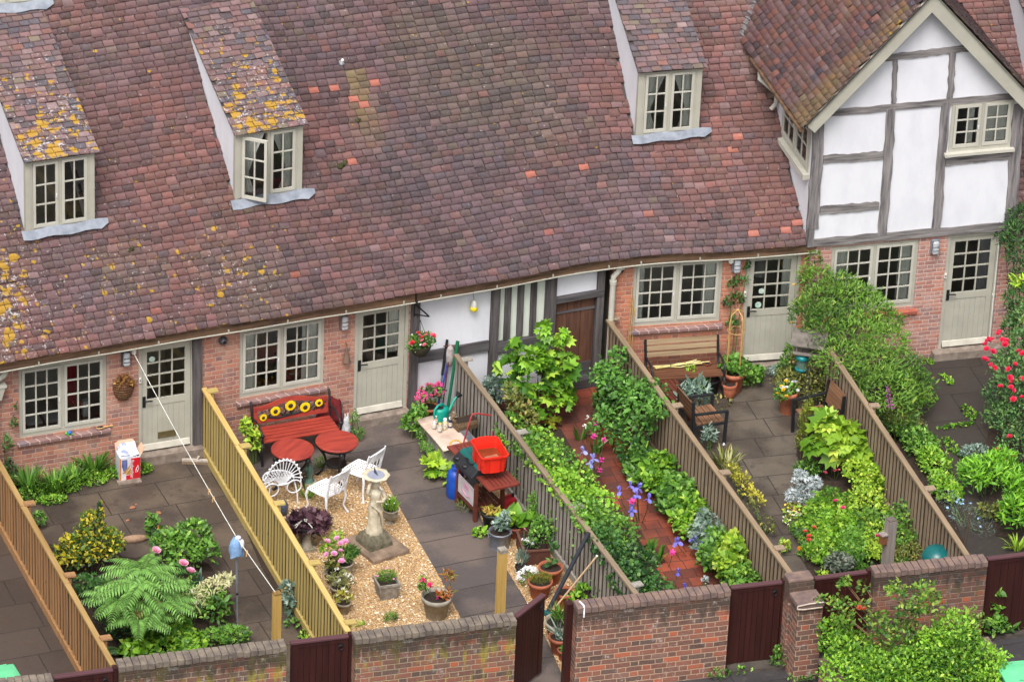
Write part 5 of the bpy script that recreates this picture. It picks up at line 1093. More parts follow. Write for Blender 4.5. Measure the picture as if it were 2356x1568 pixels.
mb = MB(); mb.prism([(.0, bd-.004, bh), (bw_*.95, bd-.004, bh), (bw_*.95, bd+.05, bh+.13), (bw_*.88, bd+.065, bh+.16), (.07, bd+.065, bh+.16), (0, bd+.05, bh+.13)], (0, .005, 0)); mb.build('back_flap', CARD, t); mb = MB(); mb.prism([(bw_, .01, bh), (bw_, bd-.01, bh), (bw_+.08, bd-.02, bh+.12), (bw_+.08, .03, bh+.12)], (.005, 0, 0)); mb.build('side_flap', CARD, t)
mb = MB(); mb.box(.02, bw_-.01, -.002, 0, 0.0, bh); mb.build('front_print', WP, t); mb = MB(); mb.box(.18, bw_-.004, -.004, -.002, .0, bh-.02); mb.box(.1, .18, -.004, -.002, .0, .1); mb.build('red_panel', RP, t); mb = MB(); mb.box(0, .02, -.003, 0, 0, bh); mb.build('orange_edge', OP, t)
mb = MB(); mb.prism([(.03, -.003, .27), (.03, -.003, bh-.03), (.12, -.003, bh-.03), (.12, -.003, .2), (.06, -.003, .17)], (0, -.002, 0)); mb.build('blue_print', BP_, t); mb = MB(); mb.prism([(.04, -.004, .15), (.09, -.004, .14), (.15, -.004, .22), (.18, -.004, .32), (.13, -.004, .24), (.09, -.004, .19)], (0, -.003, 0)); mb.prism([(.09, -.004, .12), (.18, -.004, .11), (.18, -.004, .24), (.13, -.004, .17)], (0, -.002, 0)); mb.build('gold_swoosh', GP, t)
text_mesh('Budweiser', .085, WP, 'lettering', t, Matrix.Translation((.2, -.0055, .2)) @ Matrix.Rotation(PI/2, 4, 'X') @ Matrix.Rotation(-PI/2, 4, 'Z'), .95)
mb = MB(); mb.tube([(.26, -.006, .13), (.27, -.006, .2), (.3, -.006, .26), (.31, -.006, .2), (.285, -.006, .14)], .006, 5); mb.build('white_flourish', WP, t)
mb = MB()
for i in range(7): mb.cbox((.16+random.uniform(-.03, .05), .12+.01*i, bh+.0+.012*i), (.26, .2, .006), random.uniform(-.3, .3), 0, random.uniform(.3, .6), random.uniform(-.2, .2))
mb.build('papers', pm('printed paper', S(226,228,236), S(150,160,190), 7, .6, 0, 0, lo=.5, hi=.6), t)
bq = G(*A1(900,1470)); t = T('paving_brick', 'grey stone slab under the drink box', 'slab', (bq[0], bq[1], .0), .05); mb = MB(); mb.box(-.02, .36, -.1, .05, 0, .02); mb.build('slab', STONE, t); [o for o in ()]
p = G(*A1(1500,1325)); t = T('broom', 'flat pale broom head lying by the letterbox doorstep', 'broom', p, -.32); mb = MB(); mb.prism([(-.25, -.03, .05), (.25, -.03, .05), (.25, .03, .05), (-.25, .03, .05)], (0, 0, .03)); mb.tube([(.0, 0, .08), (.02, .0, .14)], .02, 6); mb.build('head', pm('pale worn wood', S(206,196,184), S(160,144,130), 12, .8, 0, .2), t); mb = MB(); [mb.box(x, x+.02, -.025, .025, 0, .05) for x in np.arange(-.25, .24, .025)]; mb.build('bristles', pm('tan bristle', S(160,136,110), None, 20, .9, 0, .2), t)
# stones and a tile on the flags
for i, (x, y, r_, lb) in enumerate(((1005,252,.05,'round orange stone on the flags, largest of the scatter'), (782,302,.035,'small round pinkish stone beside the variegated shrub'), (1203,290,.045,'flat oval orange stone beside a paving joint'), (968,346,.032,'small orange stone in front of the largest one'), (1152,296,.022,'tiny brown stone left of the flat oval stone'), (1030,225,.024,'tiny brown stone behind the largest orange stone'), (1150,368,.03,'dull brown stone above the square red tile'))):
    p = G(*A2(x, y)); t = T('stone', lb, 'stone', p, i*1.1, 'loose stones on the flags'); mb = MB(); mb.ball((0, 0, r_*.3), r_, 9, sq=(1.15, .8, .5)); mb.build('stone', pm('orange pebble', S(168,112,82), S(140,96,76), 14, .8, 0, .3), t)
p = G(*A2(1160,405)); t = T('broken_tile', 'bright orange red square tile lying on the flags', 'tile', p, .5); mb = MB(); mb.cbox((0, 0, .015), (.2, .15, .02)); mb.build('tile', pm('new red tile', S(214,96,66), S(196,84,58), 8, .8, 0, .1), t, bevel=.004)
p = G(*A2(1020,500)); t = T('edging_stone', 'long sandy edging stone at the back of the fern bed', 'stone', p, -.08); mb = MB(); mb.ball((0, 0, .04), .22, 12, sq=(1, .3, .32)); mb.build('stone', pm('sandy stone', S(176,142,116), S(140,112,92), 9, .9, 0, .4), t)
# green bin lids at the lower corners
def bin_(c, label, rot):
    t = T('wheelie_bin', label, 'bin', (c[0], c[1], 0), rot, 'green wheelie bins'); G1_ = pm('mint green plastic', S(112,206,150), S(96,190,136), 4, .4, 0, 0)
    mb = MB(); mb.add([(x*q, y*q*1.15, z) for q, z in ((.22, 0), (.27, .98)) for x, y in ((-1,-1),(1,-1),(1,1),(-1,1))], [(3,2,1,0), (0,1,5,4), (1,2,6,5), (2,3,7,6), (3,0,4,7)]); mb.build('body', G1_, t)
    mb = MB(); n = 8; g = [[(-.29+.58*i/n, -.33+.68*j/n, 1.0+.05*math.sin(PI*i/n)**.5*math.sin(PI*(j+.6)/(n+1.2))) for i in range(n+1)] for j in range(n+1)]; mb.sheet(g); mb.box(-.3, .3, -.345, .355, .965, 1.0); mb.build('lid', G1_, t, bevel=.01)
    mb = MB(); mb.tube([(-.2, .38, .98), (.2, .38, .98)], .02, 8); mb.box(-.12, .12, -.2, -.19, 1.045, 1.06); mb.build('handle', G1_, t)
    for x in (-.22, .22):
        mb = MB(); mb.M = Matrix.Translation((x, .26, .1)) @ Matrix.Rotation(PI/2, 4, 'Y'); mb.lathe([(.1, -.03), (.1, .03)], 14); mb.build('wheel', DKPL, t)
c = G(4, 1556, 1.05); bin_(c, 'mint green bin lid by the wall end at the bottom corner below the brown fence', 0.1)
c = G(2352, 1545, 1.05); bin_(c, 'mint green wheelie bin beside the big foreground bush', -.1)
# ---- sunflower bench
def bench_frame(name, label, root, rot, L): return T(name, label, 'bench', root, rot)
br = G(*A3(232,893)); B_ROT = FB.ang-.02; BL_ = 1.34; t = T('sunflower_bench', 'red slatted bench with five yellow sunflowers in its black cast back', 'bench', br, B_ROT)
for k in range(2):
    x = k*BL_; mb = MB(); mb.tube([(x, .0, 0), (x, .02, .3), (x, 0, .45), (x, .06, .84), (x, .1, .88)], .022, 7); mb.tube([(x, -.5, 0), (x, -.47, .2), (x, -.5, .4), (x, -.3, .38), (x, 0, .4)], .022, 7); mb.tube([(x, .02, .62), (x, -.2, .66), (x, -.44, .6), (x, -.5, .52), (x, -.48, .42)], .018, 7); mb.ball((x, -.49, .56), .035); mb.tube([(x, 0, .06), (x, -.22, .2), (x, -.48, .06)], .015, 6); mb.build('cast_end', BLACK, t)
mb = MB()
for j in range(5): mb.box(.02, BL_-.02, -.5+j*.1, -.5+j*.1+.082, .425, .447)
mb.build('seat', REDW, t); mb = MB()
def bk(x, z): return (x, .0+(z-.45)*.14, z)
n = 24; top = [(.03+(BL_-.06)*i/n, .78+.09*math.sin(PI*min(1, max(0, (i/n-.12)/.76)))**1.4) for i in range(n+1)]
mb.prism([bk(x, z) for x, z in top]+[bk(x, z-.07) for x, z in top][::-1], (0, .03, 0)); mb.prism([bk(.03, .5), bk(BL_-.03, .5), bk(BL_-.03, .57), bk(.03, .57)], (0, .03, 0)); mb.prism([bk(.03, .57), bk(.1, .57), bk(.1, .72), bk(.03, .72)], (0, .03, 0)); mb.prism([bk(BL_-.1, .57), bk(BL_-.03, .57), bk(BL_-.03, .72), bk(BL_-.1, .72)], (0, .03, 0)); mb.build('back_frame', REDW, t)
fl5 = [(.185, .605, .062), (.395, .68, .085), (.655, .735, .092), (.905, .665, .088), (1.145, .70, .066)]; mb = MB()
for (x, z, r_) in fl5: mb.tube([bk(.67, .57), bk((x+.67)/2, (z+.55)/2-.03), bk(x, z)], .018, 6)
for i in range(9):
    x = .14+i*.13; mb.tube([bk(x, .58), bk(x+.06, .64), bk(x+.02, .7), bk(x+.1, .75 if .2 < x < 1.1 else .69)], .014, 5)
mb.build('cast_stems', BLACK, t)
YP = pm('sunflower yellow', S(250,226,24), S(240,200,20), 14, .5, 0, 0)
for (x, z, r_) in fl5:
    mb = MB(); q = bk(x, z); m = 40; mb.prism([(q[0]+(r_ if i % 2 else r_*.84)*math.cos(6.2832*i/m), q[1]-.035, q[2]+(r_ if i % 2 else r_*.84)*math.sin(6.2832*i/m)) for i in range(m)], (0, .02, 0)); o = mb.build('sunflower', YP, t)
    mb = MB(); mb.ball((q[0], q[1]-.035, q[2]), r_*.46, 12, sq=(1, .35, 1)); mb.build('centre', pm('sunflower brown', S(64,46,40), None, 20, .8, 0, .2), o)
# ---- two round pub tables
def table():
    t = T('round_table', 'red round table overlapping the bench seat, farther from the letterbox door', 'table', G(*A3(1180,780), .68), 0, 'round red garden tables'); t.location.z = 0; MW[t.name] = Matrix.Translation(t.location)
    mb = MB(); mb.lathe([(.335, .665), (.345, .672), (.345, .69), (.338, .697), (1e-4, .697)], 40, sm=False); mb.build('top', REDW, t)
    for k in range(3):
        a = k*2.094+.5; c_, s_ = math.cos(a), math.sin(a); mb = MB(); mb.tube([(c_*r_, s_*r_, z) for r_, z in ((.27, .665), (.3, .55), (.2, .4), (.17, .28), (.24, .1), (.31, .02), (.34, .03))], [.03, .034, .02, .018, .02, .026, .02], 7); mb.ball((c_*.3, s_*.3, .57), .045, sq=(1, 1, 1.3)); mb.build('leg', BLACK, t)
    mb = MB(); mb.lathe([(.29, .6), (.29, .665)], 24); mb.build('apron', BLACK, t); mb = MB(); mb.lathe([(.16, .26), (.17, .28), (.16, .3)], 16); mb.build('shelf', BLACK, t); return t
t1 = table(); p = G(*A3(685,870), .68); dup(t1, (p[0], p[1], 0), .7, 'red round table nearest the white fan backed chair'); t1['label'] = 'red round table nearest the doorstep, by the white chairs'
# ---- white fan-back wire chair
p = G(*A3(728,1478)); root = p+np.array([-.24, .22, 0]); t = T('fan_back_chair', 'white wire chair with a peacock fan back beside the yellow fence', 'chair', root, .06)
mb = MB(); arch = [(.3*math.cos(a), -.22-.0, .42+.42*math.sin(a)*1.0) for a in np.linspace(-.12, PI+.12, 25)]; mb.tube(arch, .012, 6)
for k in range(15):
    a = .12+(PI-.24)*k/14; e = (.3*math.cos(a), -.22, .42+.42*math.sin(a)); mb.tube([(math.cos(a)*.05, -.2, .4), (math.cos(a)*.14, -.21, .5+.1*math.sin(a)), e], .008, 5); mb.ball((e[0]*1.05, -.22, .42+.42*math.sin(a)*1.05), .017, 6)
for s in (-1, 1): mb.tube([(s*(.19+.12*math.cos(q)), -.22-.0*math.sin(q), .33+.115*math.sin(q)) for q in np.linspace(0, 2*PI, 17)[:-1]], .012, 6, closed=True)
mb.build('backrest', WCAST, t); mb = MB(); mb.tube([(.25*math.cos(q), .23*math.sin(q), .4) for q in np.linspace(0, 2*PI, 21)[:-1]], .014, 6, closed=True)
for k in range(-5, 6): y = math.sqrt(1-(k*.18)**2)*.23 if abs(k) < 6 else 0; mb.tube([(k*.045, -y, .395), (k*.045, y, .395)], .006, 5)
mb.tube([(-.24, -.02, .395), (.24, -.02, .395)], .008, 5); mb.build('seat', WCAST, t)
for x, y in ((-.24, -.22), (.24, -.22), (-.2, .2), (.2, .2)):
    mb = MB(); mb.tube([(x*.85, y*.85, .4), (x, y, .2), (x*1.05, y*1.05, 0)], .013, 6); mb.build('leg', WCAST, t)
# ---- two white cast chairs
def cast_chair(root, rot):
    t = T('cast_chair', 'white cast metal chair nearest the purple leaved pot', 'chair', root, rot, 'white cast metal chairs'); mb = MB(); n = 9; w = .44
    def sp(i, j): x = -.5+i/n; y = -.5+j/n; rr = 1-.12*(abs(y)*2)**2*(1 if y < 0 else .3); return (x*w*rr, y*w*(1-.06*(abs(x)*2)**2), .44-.012*math.cos(x*3)*math.cos(y*3))
    for i in range(n+1):
        mb.tube([sp(i, j) for j in range(n+1)], .015 if i in (0, n) else .013, 5, flat=.6); mb.tube([sp(j, i) for j in range(n+1)], .015 if i in (0, n) else .013, 5, flat=.6)
    mb.build('seat', WCAST, t)
    mb = MB(); up_ = lambda x, z: (x, -.21-.10*((z-.44)/.44)-.05*(1-(x/.22)**2), z)
    for s in (-1, 1): mb.tube([up_(s*.2, .42), up_(s*.21, .6), up_(s*.22, .8), up_(s*.215, .88)], [.018, .015, .016, .012], 6)
    mb.prism([up_(x, .72+.0*abs(x)) for x in np.linspace(-.215, .215, 9)]+[up_(x, .84+.03*(1-(x/.22)**2)) for x in np.linspace(.215, -.215, 9)], (0, .014, 0))
    for x in (-.09, 0, .09): mb.tube([up_(x*.4, .45), up_(x*1.2, .58), up_(x, .72)], .009, 5)
    mb.tube([up_(-.2, .6), up_(-.1, .56), up_(0, .6), up_(.1, .56), up_(.2, .6)], .009, 5); mb.build('backrest', WCAST, t)
    for x, y in ((-.2, -.2), (.2, -.2), (-.2, .2), (.2, .2)):
        mb = MB(); mb.tube([(x, y, .43), (x*1.12, y*1.12, .33), (x*.98, y*.98, .15), (x*1.22, y*1.22, .015)], [.024, .022, .015, .018], 6); mb.ball((x*1.23, y*1.23, .018), .024, 6); mb.build('leg', WCAST, t)
    return t
p = G(*A3(1060,1300), .44); c1_ = cast_chair((p[0], p[1], 0), math.radians(29)); p = G(*A3(1450,1082), .44); dup(c1_, (p[0], p[1], 0), math.radians(36), 'white cast metal chair behind the sundial, nearest the grey path')
# rooster ornament
p = G(*A3(872,1235)); t = T('rooster_ornament', 'green grey cockerel ornament with a pink comb under the round table', 'ornament', p, .8); mb = MB(); mb.lathe([(.09, 0), (.1, .03), (.06, .07), (.045, .1), (.07, .15), (.085, .21), (.06, .28), (.035, .33), (.04, .37), (.02, .41)], 14, sq=(1, .8)); mb.build('body', pm('green grey glaze', S(104,142,128), S(80,104,96), 9, .4, 0, .2), t)
mb = MB(); mb.prism([(-.02, 0, .4), (.04, 0, .4), (.055, 0, .45), (.025, 0, .44), (.01, 0, .465), (-.005, 0, .44), (-.03, 0, .45)], (0, .014, 0)); mb.build('comb', pm('pink red comb', S(214,84,104), None, 6, .5, 0, 0), t); mb = MB(); mb.prism([(-.06, 0, .2), (-.15, 0, .34), (-.11, 0, .36), (-.05, 0, .29)], (0, .03, 0)); mb.build('tail', pm('green grey glaze', S(104,142,128)), t); mb = MB(); mb.lathe([(.11, 0), (.11, .03)], 14); mb.build('base', pm('pale base', S(186,176,168)), t)
# ---- folded garden chairs against the wall, parasol disc, white statue
p = G(*A3(1225,650)); f0 = FB; t = T('folded_chair', 'maroon padded folding chair leaning on the brick beside the bench', 'chair', p+np.array([-.2, .1, 0]), FB.ang-.05, 'folded maroon chairs'); mb = MB()
for x in (-.24, .24): mb.tube([(x, -.1, 0), (x, .02, .55), (x, .1, .98), (x*.7, .12, 1.02)], .014, 7)
mb.tube([(-.17, .12, 1.02), (.17, .12, 1.02)], .014, 7); mb.tube([(-.24, -.04, .3), (.24, -.04, .3)], .012, 6); mb.build('tube_frame', CHROME, t); mb = MB()
g = [[(-.22+.44*i/8, -.11+.17*k/9+.02*math.sin(i*1.3+k), .12+.86*k/9) for i in range(9)] for k in range(10)]; mb.sheet(g); mb.build('seat_cloth', MAROON, t, solid=.03); mb = MB(); g = [[(-.2+.42*i/8, .02+.05*math.sin(k*1.2+i*.9)+.02*k, .84+.3*k/6) for i in range(9)] for k in range(7)]; mb.sheet(g); mb.build('draped_cushion', MAROON, t, solid=.04)
dup(t, p+np.array([-.72, .18, -.02]), FB.ang+.03, 'maroon folding chair standing behind the sunflower bench')
p = G(*A3(1010,640)); t = T('parasol_base', 'round cream board standing behind the folded maroon chairs', 'board', p+np.array([.18, .32, 0]), FB.ang); mb = MB(); mb.M = Matrix.Translation((0, 0, .55)) @ Matrix.Rotation(1.45, 4, 'X'); mb.lathe([(1e-4, -.01), (.42, -.01), (.42, .012), (1e-4, .012)], 28, sm=False); mb.build('board', pm('cream board', S(222,200,150), None, 4, .7, 0, 0), t); mb = MB(); mb.box(-.3, .3, -.02, .05, 0, .13); mb.build('foot', DKBR, t)
p = G(*A3(1285,680)); t = T('statuette', 'small white stone animal statuette beside the doorstep', 'statue', p, .4); mb = MB(); mb.lathe([(.075, 0), (.085, .06), (.07, .14), (.05, .19), (.055, .23), (.045, .28), (.015, .3)], 12, sq=(1, .8)); mb.build('body', pm('white stone', S(226,226,228), S(190,190,194), 12, .8, 0, .4), t); mb = MB(); mb.tube([(-.025, 0, .28), (-.03, .01, .36)], [.018, .008], 6); mb.tube([(.025, 0, .28), (.03, .01, .36)], [.018, .008], 6); mb.build('ears', pm('white stone', S(226,226,228)), t)
# ---- sundial statue on its slab
cs = [G(*A4(*q)) for q in ((1020,372), (1200,590), (1505,490))]; dv = cs[2]-cs[1]; ang = math.atan2(dv[1], dv[0]); t = T('stone_slab', 'broad weathered stone slab under the statue sundial', 'slab', cs[1], ang); L1 = np.linalg.norm(dv); L2 = np.linalg.norm(cs[0]-cs[1])
mb = MB(); mb.box(0, L1, 0, L2, 0, .085); mb.build('slab', pm('weathered slab', S(150,128,108), S(112,94,80), 5, .9, 0, .5), t, bevel=.02)
sb = G(*A4(1222,430), .085); t = T('statue_sundial', 'stone lady statue carrying a round sundial dish', 'statue', (sb[0], sb[1]+.12, .085), ang); mb = MB()
mb.add([(x*q, y*q, z) for q, z in ((.21, 0), (.205, .08), (.17, .17), (.15, .2)) for x, y in ((-1,-1),(1,-1),(1,1),(-1,1))], [(i*4+k, i*4+(k+1) % 4, i*4+4+(k+1) % 4, i*4+4+k) for i in range(3) for k in range(4)]+[(12,13,14,15)]); mb.build('plinth', pm('mossy stone plinth', S(122,114,96), S(84,80,62), 16, .9, 0, .9), t)
STAT = pm('pale carved stone', S(216,206,184), S(184,172,146), 9, .85, 0, .4); mb = MB(); fold = lambda a, z: 1+(.10*math.sin(a*7+z*5)+.06*math.sin(a*11-z*8))*(1 if z < .72 else .35)
mb.lathe([(.15, .19), (.155, .23), (.14, .28), (.125, .34), (.115, .45), (.12, .55), (.125, .64), (.10, .72), (.09, .78), (.11, .85), (.12, .9), (.105, .955), (.05, .985), (.043, 1.01)], 26, sq=(.86, .75), wob=fold)
mb.lathe([(.04, 1.0), (.062, 1.03), (.07, 1.07), (.066, 1.11), (.03, 1.14)], 14, sq=(.95, 1)); mb.ball((0, -.066, 1.065), .014, 6); mb.lathe([(.045, 1.06), (.078, 1.09), (.07, 1.13), (.03, 1.15)], 12, (0, .02, 0))
mb.tube([(-.11, 0, .93), (-.17, -.03, .98), (-.13, -.02, 1.1), (-.06, 0, 1.16)], [.036, .032, .027, .024], 7); mb.tube([(.115, 0, .92), (.15, -.06, .82), (.05, -.13, .8), (-.06, -.12, .83)], [.036, .032, .027, .022], 7); mb.tube([(-.1, -.05, .75), (.02, -.12, .62), (.08, -.1, .45), (.1, -.08, .3)], [.02, .025, .02, .012], 6); mb.build('figure', STAT, t)
mb = MB(); sc_ = lambda a, z: 1+.05*math.sin(a*8); mb.lathe([(.07, 1.15), (.13, 1.18), (.2, 1.22), (.215, 1.245), (.2, 1.25), (.13, 1.235), (1e-4, 1.235)], 40, wob=sc_); mb.build('dish', STAT, t); mb = MB(); mb.lathe([(.135, 1.236), (.135, 1.248), (1e-4, 1.249)], 28, sm=False); mb.build('dial_plate', pm('grey dial plate', S(176,180,196), S(160,164,182), 12, .4, .3, 0), t); mb = MB(); mb.prism([(0, -.05, 1.25), (0, .06, 1.25), (0, .06, 1.35)], (.008, 0, 0)); mb.build('gnomon', pm('blue grey metal', S(80,88,108), None, 8, .5, .3, 0), t)
# ---- pedestal with the dark bowl, dark covered thing by the fence
p = G(*A4(635,452)); t = T('bird_bath', 'pale stone pedestal carrying a dark bowl with white wire hoops beside the yellow fence', 'bird bath', p, .1); mb = MB(); mb.box(-.12, .12, -.12, .12, 0, .06); mb.lathe([(.1, .06), (.075, .12), (.065, .26), (.09, .34), (.13, .38)], 16); mb.build('pedestal', CAST, t); mb = MB(); mb.lathe([(.05, .36), (.11, .39), (.14, .44), (.125, .44), (.1, .41), (1e-4, .4)], 18, (-.04, 0, 0)); mb.build('bowl', DKPL, t); mb = MB()
for k, h in ((0, .12), (.5, .1), (1.1, .09)): mb.tube([(-.04+.15*math.cos(k+3.0)*f, .12*math.sin(k)*f, .44+h*(1-f*f)) for f in np.linspace(-1, 1, 9)], .009, 5)
mb.build('wire_hoop', IVORY, t)
p = G(*A4(430,160)); t = T('watering_boot', 'small slate blue garden cover on the gravel beside the yellow fence', 'cover', p, .5); mb = MB(); mb.ball((0, 0, .13), .13, 12, sq=(.75, .75, 1.15)); mb.build('cover', pm('slate blue plastic', S(78,84,104), S(58,62,78), 6, .5, 0, .1), t); mb = MB(); mb.lathe([(.07, 0), (.06, .04)], 12); mb.build('base', DKPL, t)
# ---- stone coffer with its clutter
co = [G(*A6(*q), .5) for q in ((68,222), (262,474), (515,425))]; dv = co[2]-co[1]; ang = math.atan2(dv[1], dv[0]); W1 = np.linalg.norm(dv)+.05; D1 = np.linalg.norm(co[0]-co[1]); t = T('stone_coffer', 'grey concrete bunker topped with a pinkish stained board', 'bunker', (co[1][0], co[1][1], 0), ang)
mb = MB(); mb.box(.02, W1, .03, D1-.03, 0, .455); mb.build('box', pm('grey concrete', S(150,144,140), S(116,110,106), 4, .9, 0, .4), t); mb = MB(); n = 7; g = [[(-.03+(W1+.06)*i/n, -.05+(D1+.08)*j/n, .49+.012*math.sin(i*1.1+j*.7)-(.03 if j == 0 and 2 < i < 6 else 0)) for i in range(n+1)] for j in range(n+1)]; mb.sheet(g); mb.build('board', pm('stained pink board', S(206,184,168), S(170,146,130), 3.2, .8, 0, .2, lo=.45, hi=.75), t, solid=.02); mb = MB(); mb.box(W1-.12, W1+.0, -.1, D1*.6, .505, .525); mb.build('metal_strip', GALV, t)
ztop = .505
p = G(*A6(238,238), ztop); t = T('watering_can', 'teal watering can with a black rose on the stained board', 'watering can', p, .45); mb = MB(); mb.lathe([(.125, 0), (.13, .02), (.118, .2), (.105, .235), (.05, .25)], 22, sq=(1.1, .85)); mb.build('body', TEALP, t); mb = MB(); mb.tube([(.1, 0, .06), (.19, 0, .14), (.27, 0, .27), (.33, 0, .32)], [.04, .03, .02, .018], 9); mb.build('spout', TEALP, t); mb = MB(); mb.tube([(.33, 0, .32), (.37, 0, .335), (.4, 0, .36)], [.022, .045, .065], 12); mb.build('rose', DKPL, t); mb = MB(); mb.tube([(.06, 0, .23), (.03, 0, .3), (-.07, 0, .315), (-.15, 0, .26), (-.165, 0, .15), (-.125, 0, .06)], .019, 8); mb.build('handle', TEALP, t); mb = MB(); mb.lathe([(.055, .253), (1e-4, .254)], 14, (-.03, 0, -.0)); mb.build('filler_hole', DKPL, t)
for q, r_, h, c1, c2, lb, nm in (((196,258), .042, .15, (186,120,96), (214,206,190), 'reddish jar with a green lid behind the smaller bottles', 'jar'), ((178,298), .034, .12, (220,214,210), (236,234,230), 'small white bottle with brown liquid at the board edge', 'bottle'), ((228,325), .04, .15, (196,196,190), (210,180,110), 'squat labelled jar with a tan lid, nearest the board front', 'jar'), ((270,305), .04, .19, (232,222,176), (246,246,246), 'tall cream bottle with a white cap on the board', 'bottle'), ((315,292), .034, .18, (50,62,100), (240,240,240), 'dark blue bottle with a white cap beside the brown basket', 'bottle')):
    p = G(*A6(*q), ztop); t = T(nm, lb, nm, p, 0, 'bottles and jars on the board'); mb = MB(); mb.lathe([(r_, 0), (r_, h*.68), (r_*.6, h*.8), (r_*.55, h*.82)], 14); mb.build('glass', pm('jar %d' % c1[0], S(*c1), S(*[int(v*.8) for v in c1]), 16, .3, 0, 0), t); mb = MB(); mb.lathe([(r_*.72, h*.82), (r_*.72, h), (1e-4, h+.002)], 14); mb.build('lid', pm('lid %d' % c2[2], S(*c2), None, 9, .4, 0, 0), t); mb = MB(); mb.lathe([(r_+.002, h*.15), (r_+.002, h*.55)], 14); mb.build('label', pm('paper label', S(224,216,200), S(180,150,130), 30, .7, 0, 0, lo=.55, hi=.6), t)
p = G(*A6(440,300), ztop); t = T('basket', 'brown canvas creel basket at the back of the stained board', 'basket', p, .15); mb = MB(); mb.add([(x*a, y*b, z) for a, b, z in ((.17, .09, 0), (.19, .11, .1), (.185, .1, .17)) for x, y in ((-1,-1),(1,-1),(1,1),(-1,1))], [(3,2,1,0)]+[(i*4+k, i*4+(k+1) % 4, i*4+4+(k+1) % 4, i*4+4+k) for i in range(2) for k in range(4)]); mb.build('body', pm('brown canvas', S(128,106,80), S(96,76,54), 22, .9, 0, .5), t, bevel=.012); mb = MB(); mb.box(-.175, .175, -.09, .09, .15, .157); mb.build('soil', PSOIL, t); mb = MB(); mb.tube([(-.18, 0, .16), (-.24, .03, .22), (-.15, .06, .26)], .03, 7); mb.build('flap', pm('brown canvas', S(128,106,80)), t)
# tools leaning in the corner
def tool(name, label, a, b, r_, m, head=None, hm=None, cat='garden tool', group='tools leaning in the corner'):
    t = T(name, label, cat, a, 0, group); mb = MB(); mb.tube([(0, 0, 0), tuple((b-a)*.5), tuple(b-a)], r_, 7); mb.build('shaft', m, t)
    if head: head(t, b-a, hm or m)
    return t
CV5 = cv(960,720,3.92); BLUE = pm('blue paint', S(62,80,170), None, 5, .5, 0, 0); GRNP = pm('green paint', S(20,110,72), None, 5, .5, 0, 0)
def grip(t, e, m): mb = MB(); mb.tube([tuple(e*.55), tuple(e*1.02)], .024, 7); mb.build('grip', DKPL, t)
def mophead(t, e, m): mb = MB(); mb.ball(tuple(e+np.array((.0, 0, -.14))), .09, 10, sq=(.9, .7, 2.3)); mb.build('mop_head', pm('grey mop cotton', S(190,182,178), S(150,140,138), 16, .95, 0, .6), t); mb = MB(); mb.tube([tuple(e+np.array((-.12, 0, .06))), tuple(e+np.array((.14, 0, .05)))], .01, 5); mb.build('clamp', DKBR, t)
a = G(*CV5(380,1125)); b = np.array(FC.w(FC.uv(*CV5(476,412))[0], -.02, FC.uv(*CV5(476,412))[1])); tool('hoe', 'dark handled tool with a blue grey shaft leaning on the white wall', a, b, .014, pm('steel blue', S(120,134,170), None, 5, .4, .3, 0), grip)
a = G(*CV5(372,1130)); b = np.array(FC.w(FC.uv(*CV5(492,545))[0], -.05, FC.uv(*CV5(492,545))[1])); tool('spade', 'bright blue shafted tool leaning on the white wall', a, b, .018, BLUE, lambda t, e, m: (lambda mb: (mb.tube([tuple(e+np.array((-.06, 0, .02))), tuple(e+np.array((.06, 0, .02)))], .014, 6), mb.build('handle', BLUE, t)))(MB()))
a = G(*CV5(425,1135)); b = np.array(FC.w(FC.uv(*CV5(498,470))[0], -.06, FC.uv(*CV5(498,470))[1])); tool('mop', 'upturned grey string mop leaning on the white wall', a, b, .011, DKBR, mophead)
a = G(*CV5(476,1140)); b = a+np.array([.2, .16, 1.32]); tool('rake', 'thick dark green pole leaning beside the mop', a, b, .026, GRNP, lambda t, e, m: (lambda mb: (mb.tube([tuple(e*.7), tuple(e*1.0)], .032, 7), mb.build('grip', GRNP, t)))(MB()))
# red tubular trolley
fo = G(1041, 1100); t = T('hand_trolley', 'red tubular handle of a small trolley behind the barbecue', 'trolley', fo); mb = MB(); q = lambda *v: tuple(v); mb.tube([q(0, 0, .03), q(.2, .12, .55), q(.34, .22, .93), q(.38, .25, 1.0), q(.46, .25, 1.0), q(.68, .18, .97), q(.74, .16, .9), q(.66, .05, .55), q(.6, -.02, .2)], .015, 8); mb.tube([q(0, 0, .03), q(.3, -.1, .05)], .015, 7); mb.build('frame', pm('red enamel', S(176,62,62), S(150,48,50), 8, .4, .2, 0), t)
mb = MB(); mb.M = Matrix.Translation((.06, -.06, .09)) @ Matrix.Rotation(PI/2, 4, 'Y'); mb.tube([(.085*math.cos(a_), .085*math.sin(a_), 0) for a_ in np.linspace(0, 2*PI, 15)[:-1]], .03, 7, closed=True); mb.lathe([(.03, -.03), (.03, .03)], 8); mb.build('wheel', DKPL, t); mb = MB(); mb.tube([(.03+.1*math.cos(a_), .05*math.sin(a_), .62+.06*math.sin(a_)) for a_ in np.linspace(0, 2*PI, 15)[:-1]], .012, 6, closed=True); mb.build('orange_hose', pm('orange hose', S(240,170,50), None, 5, .5, 0, 0), t)
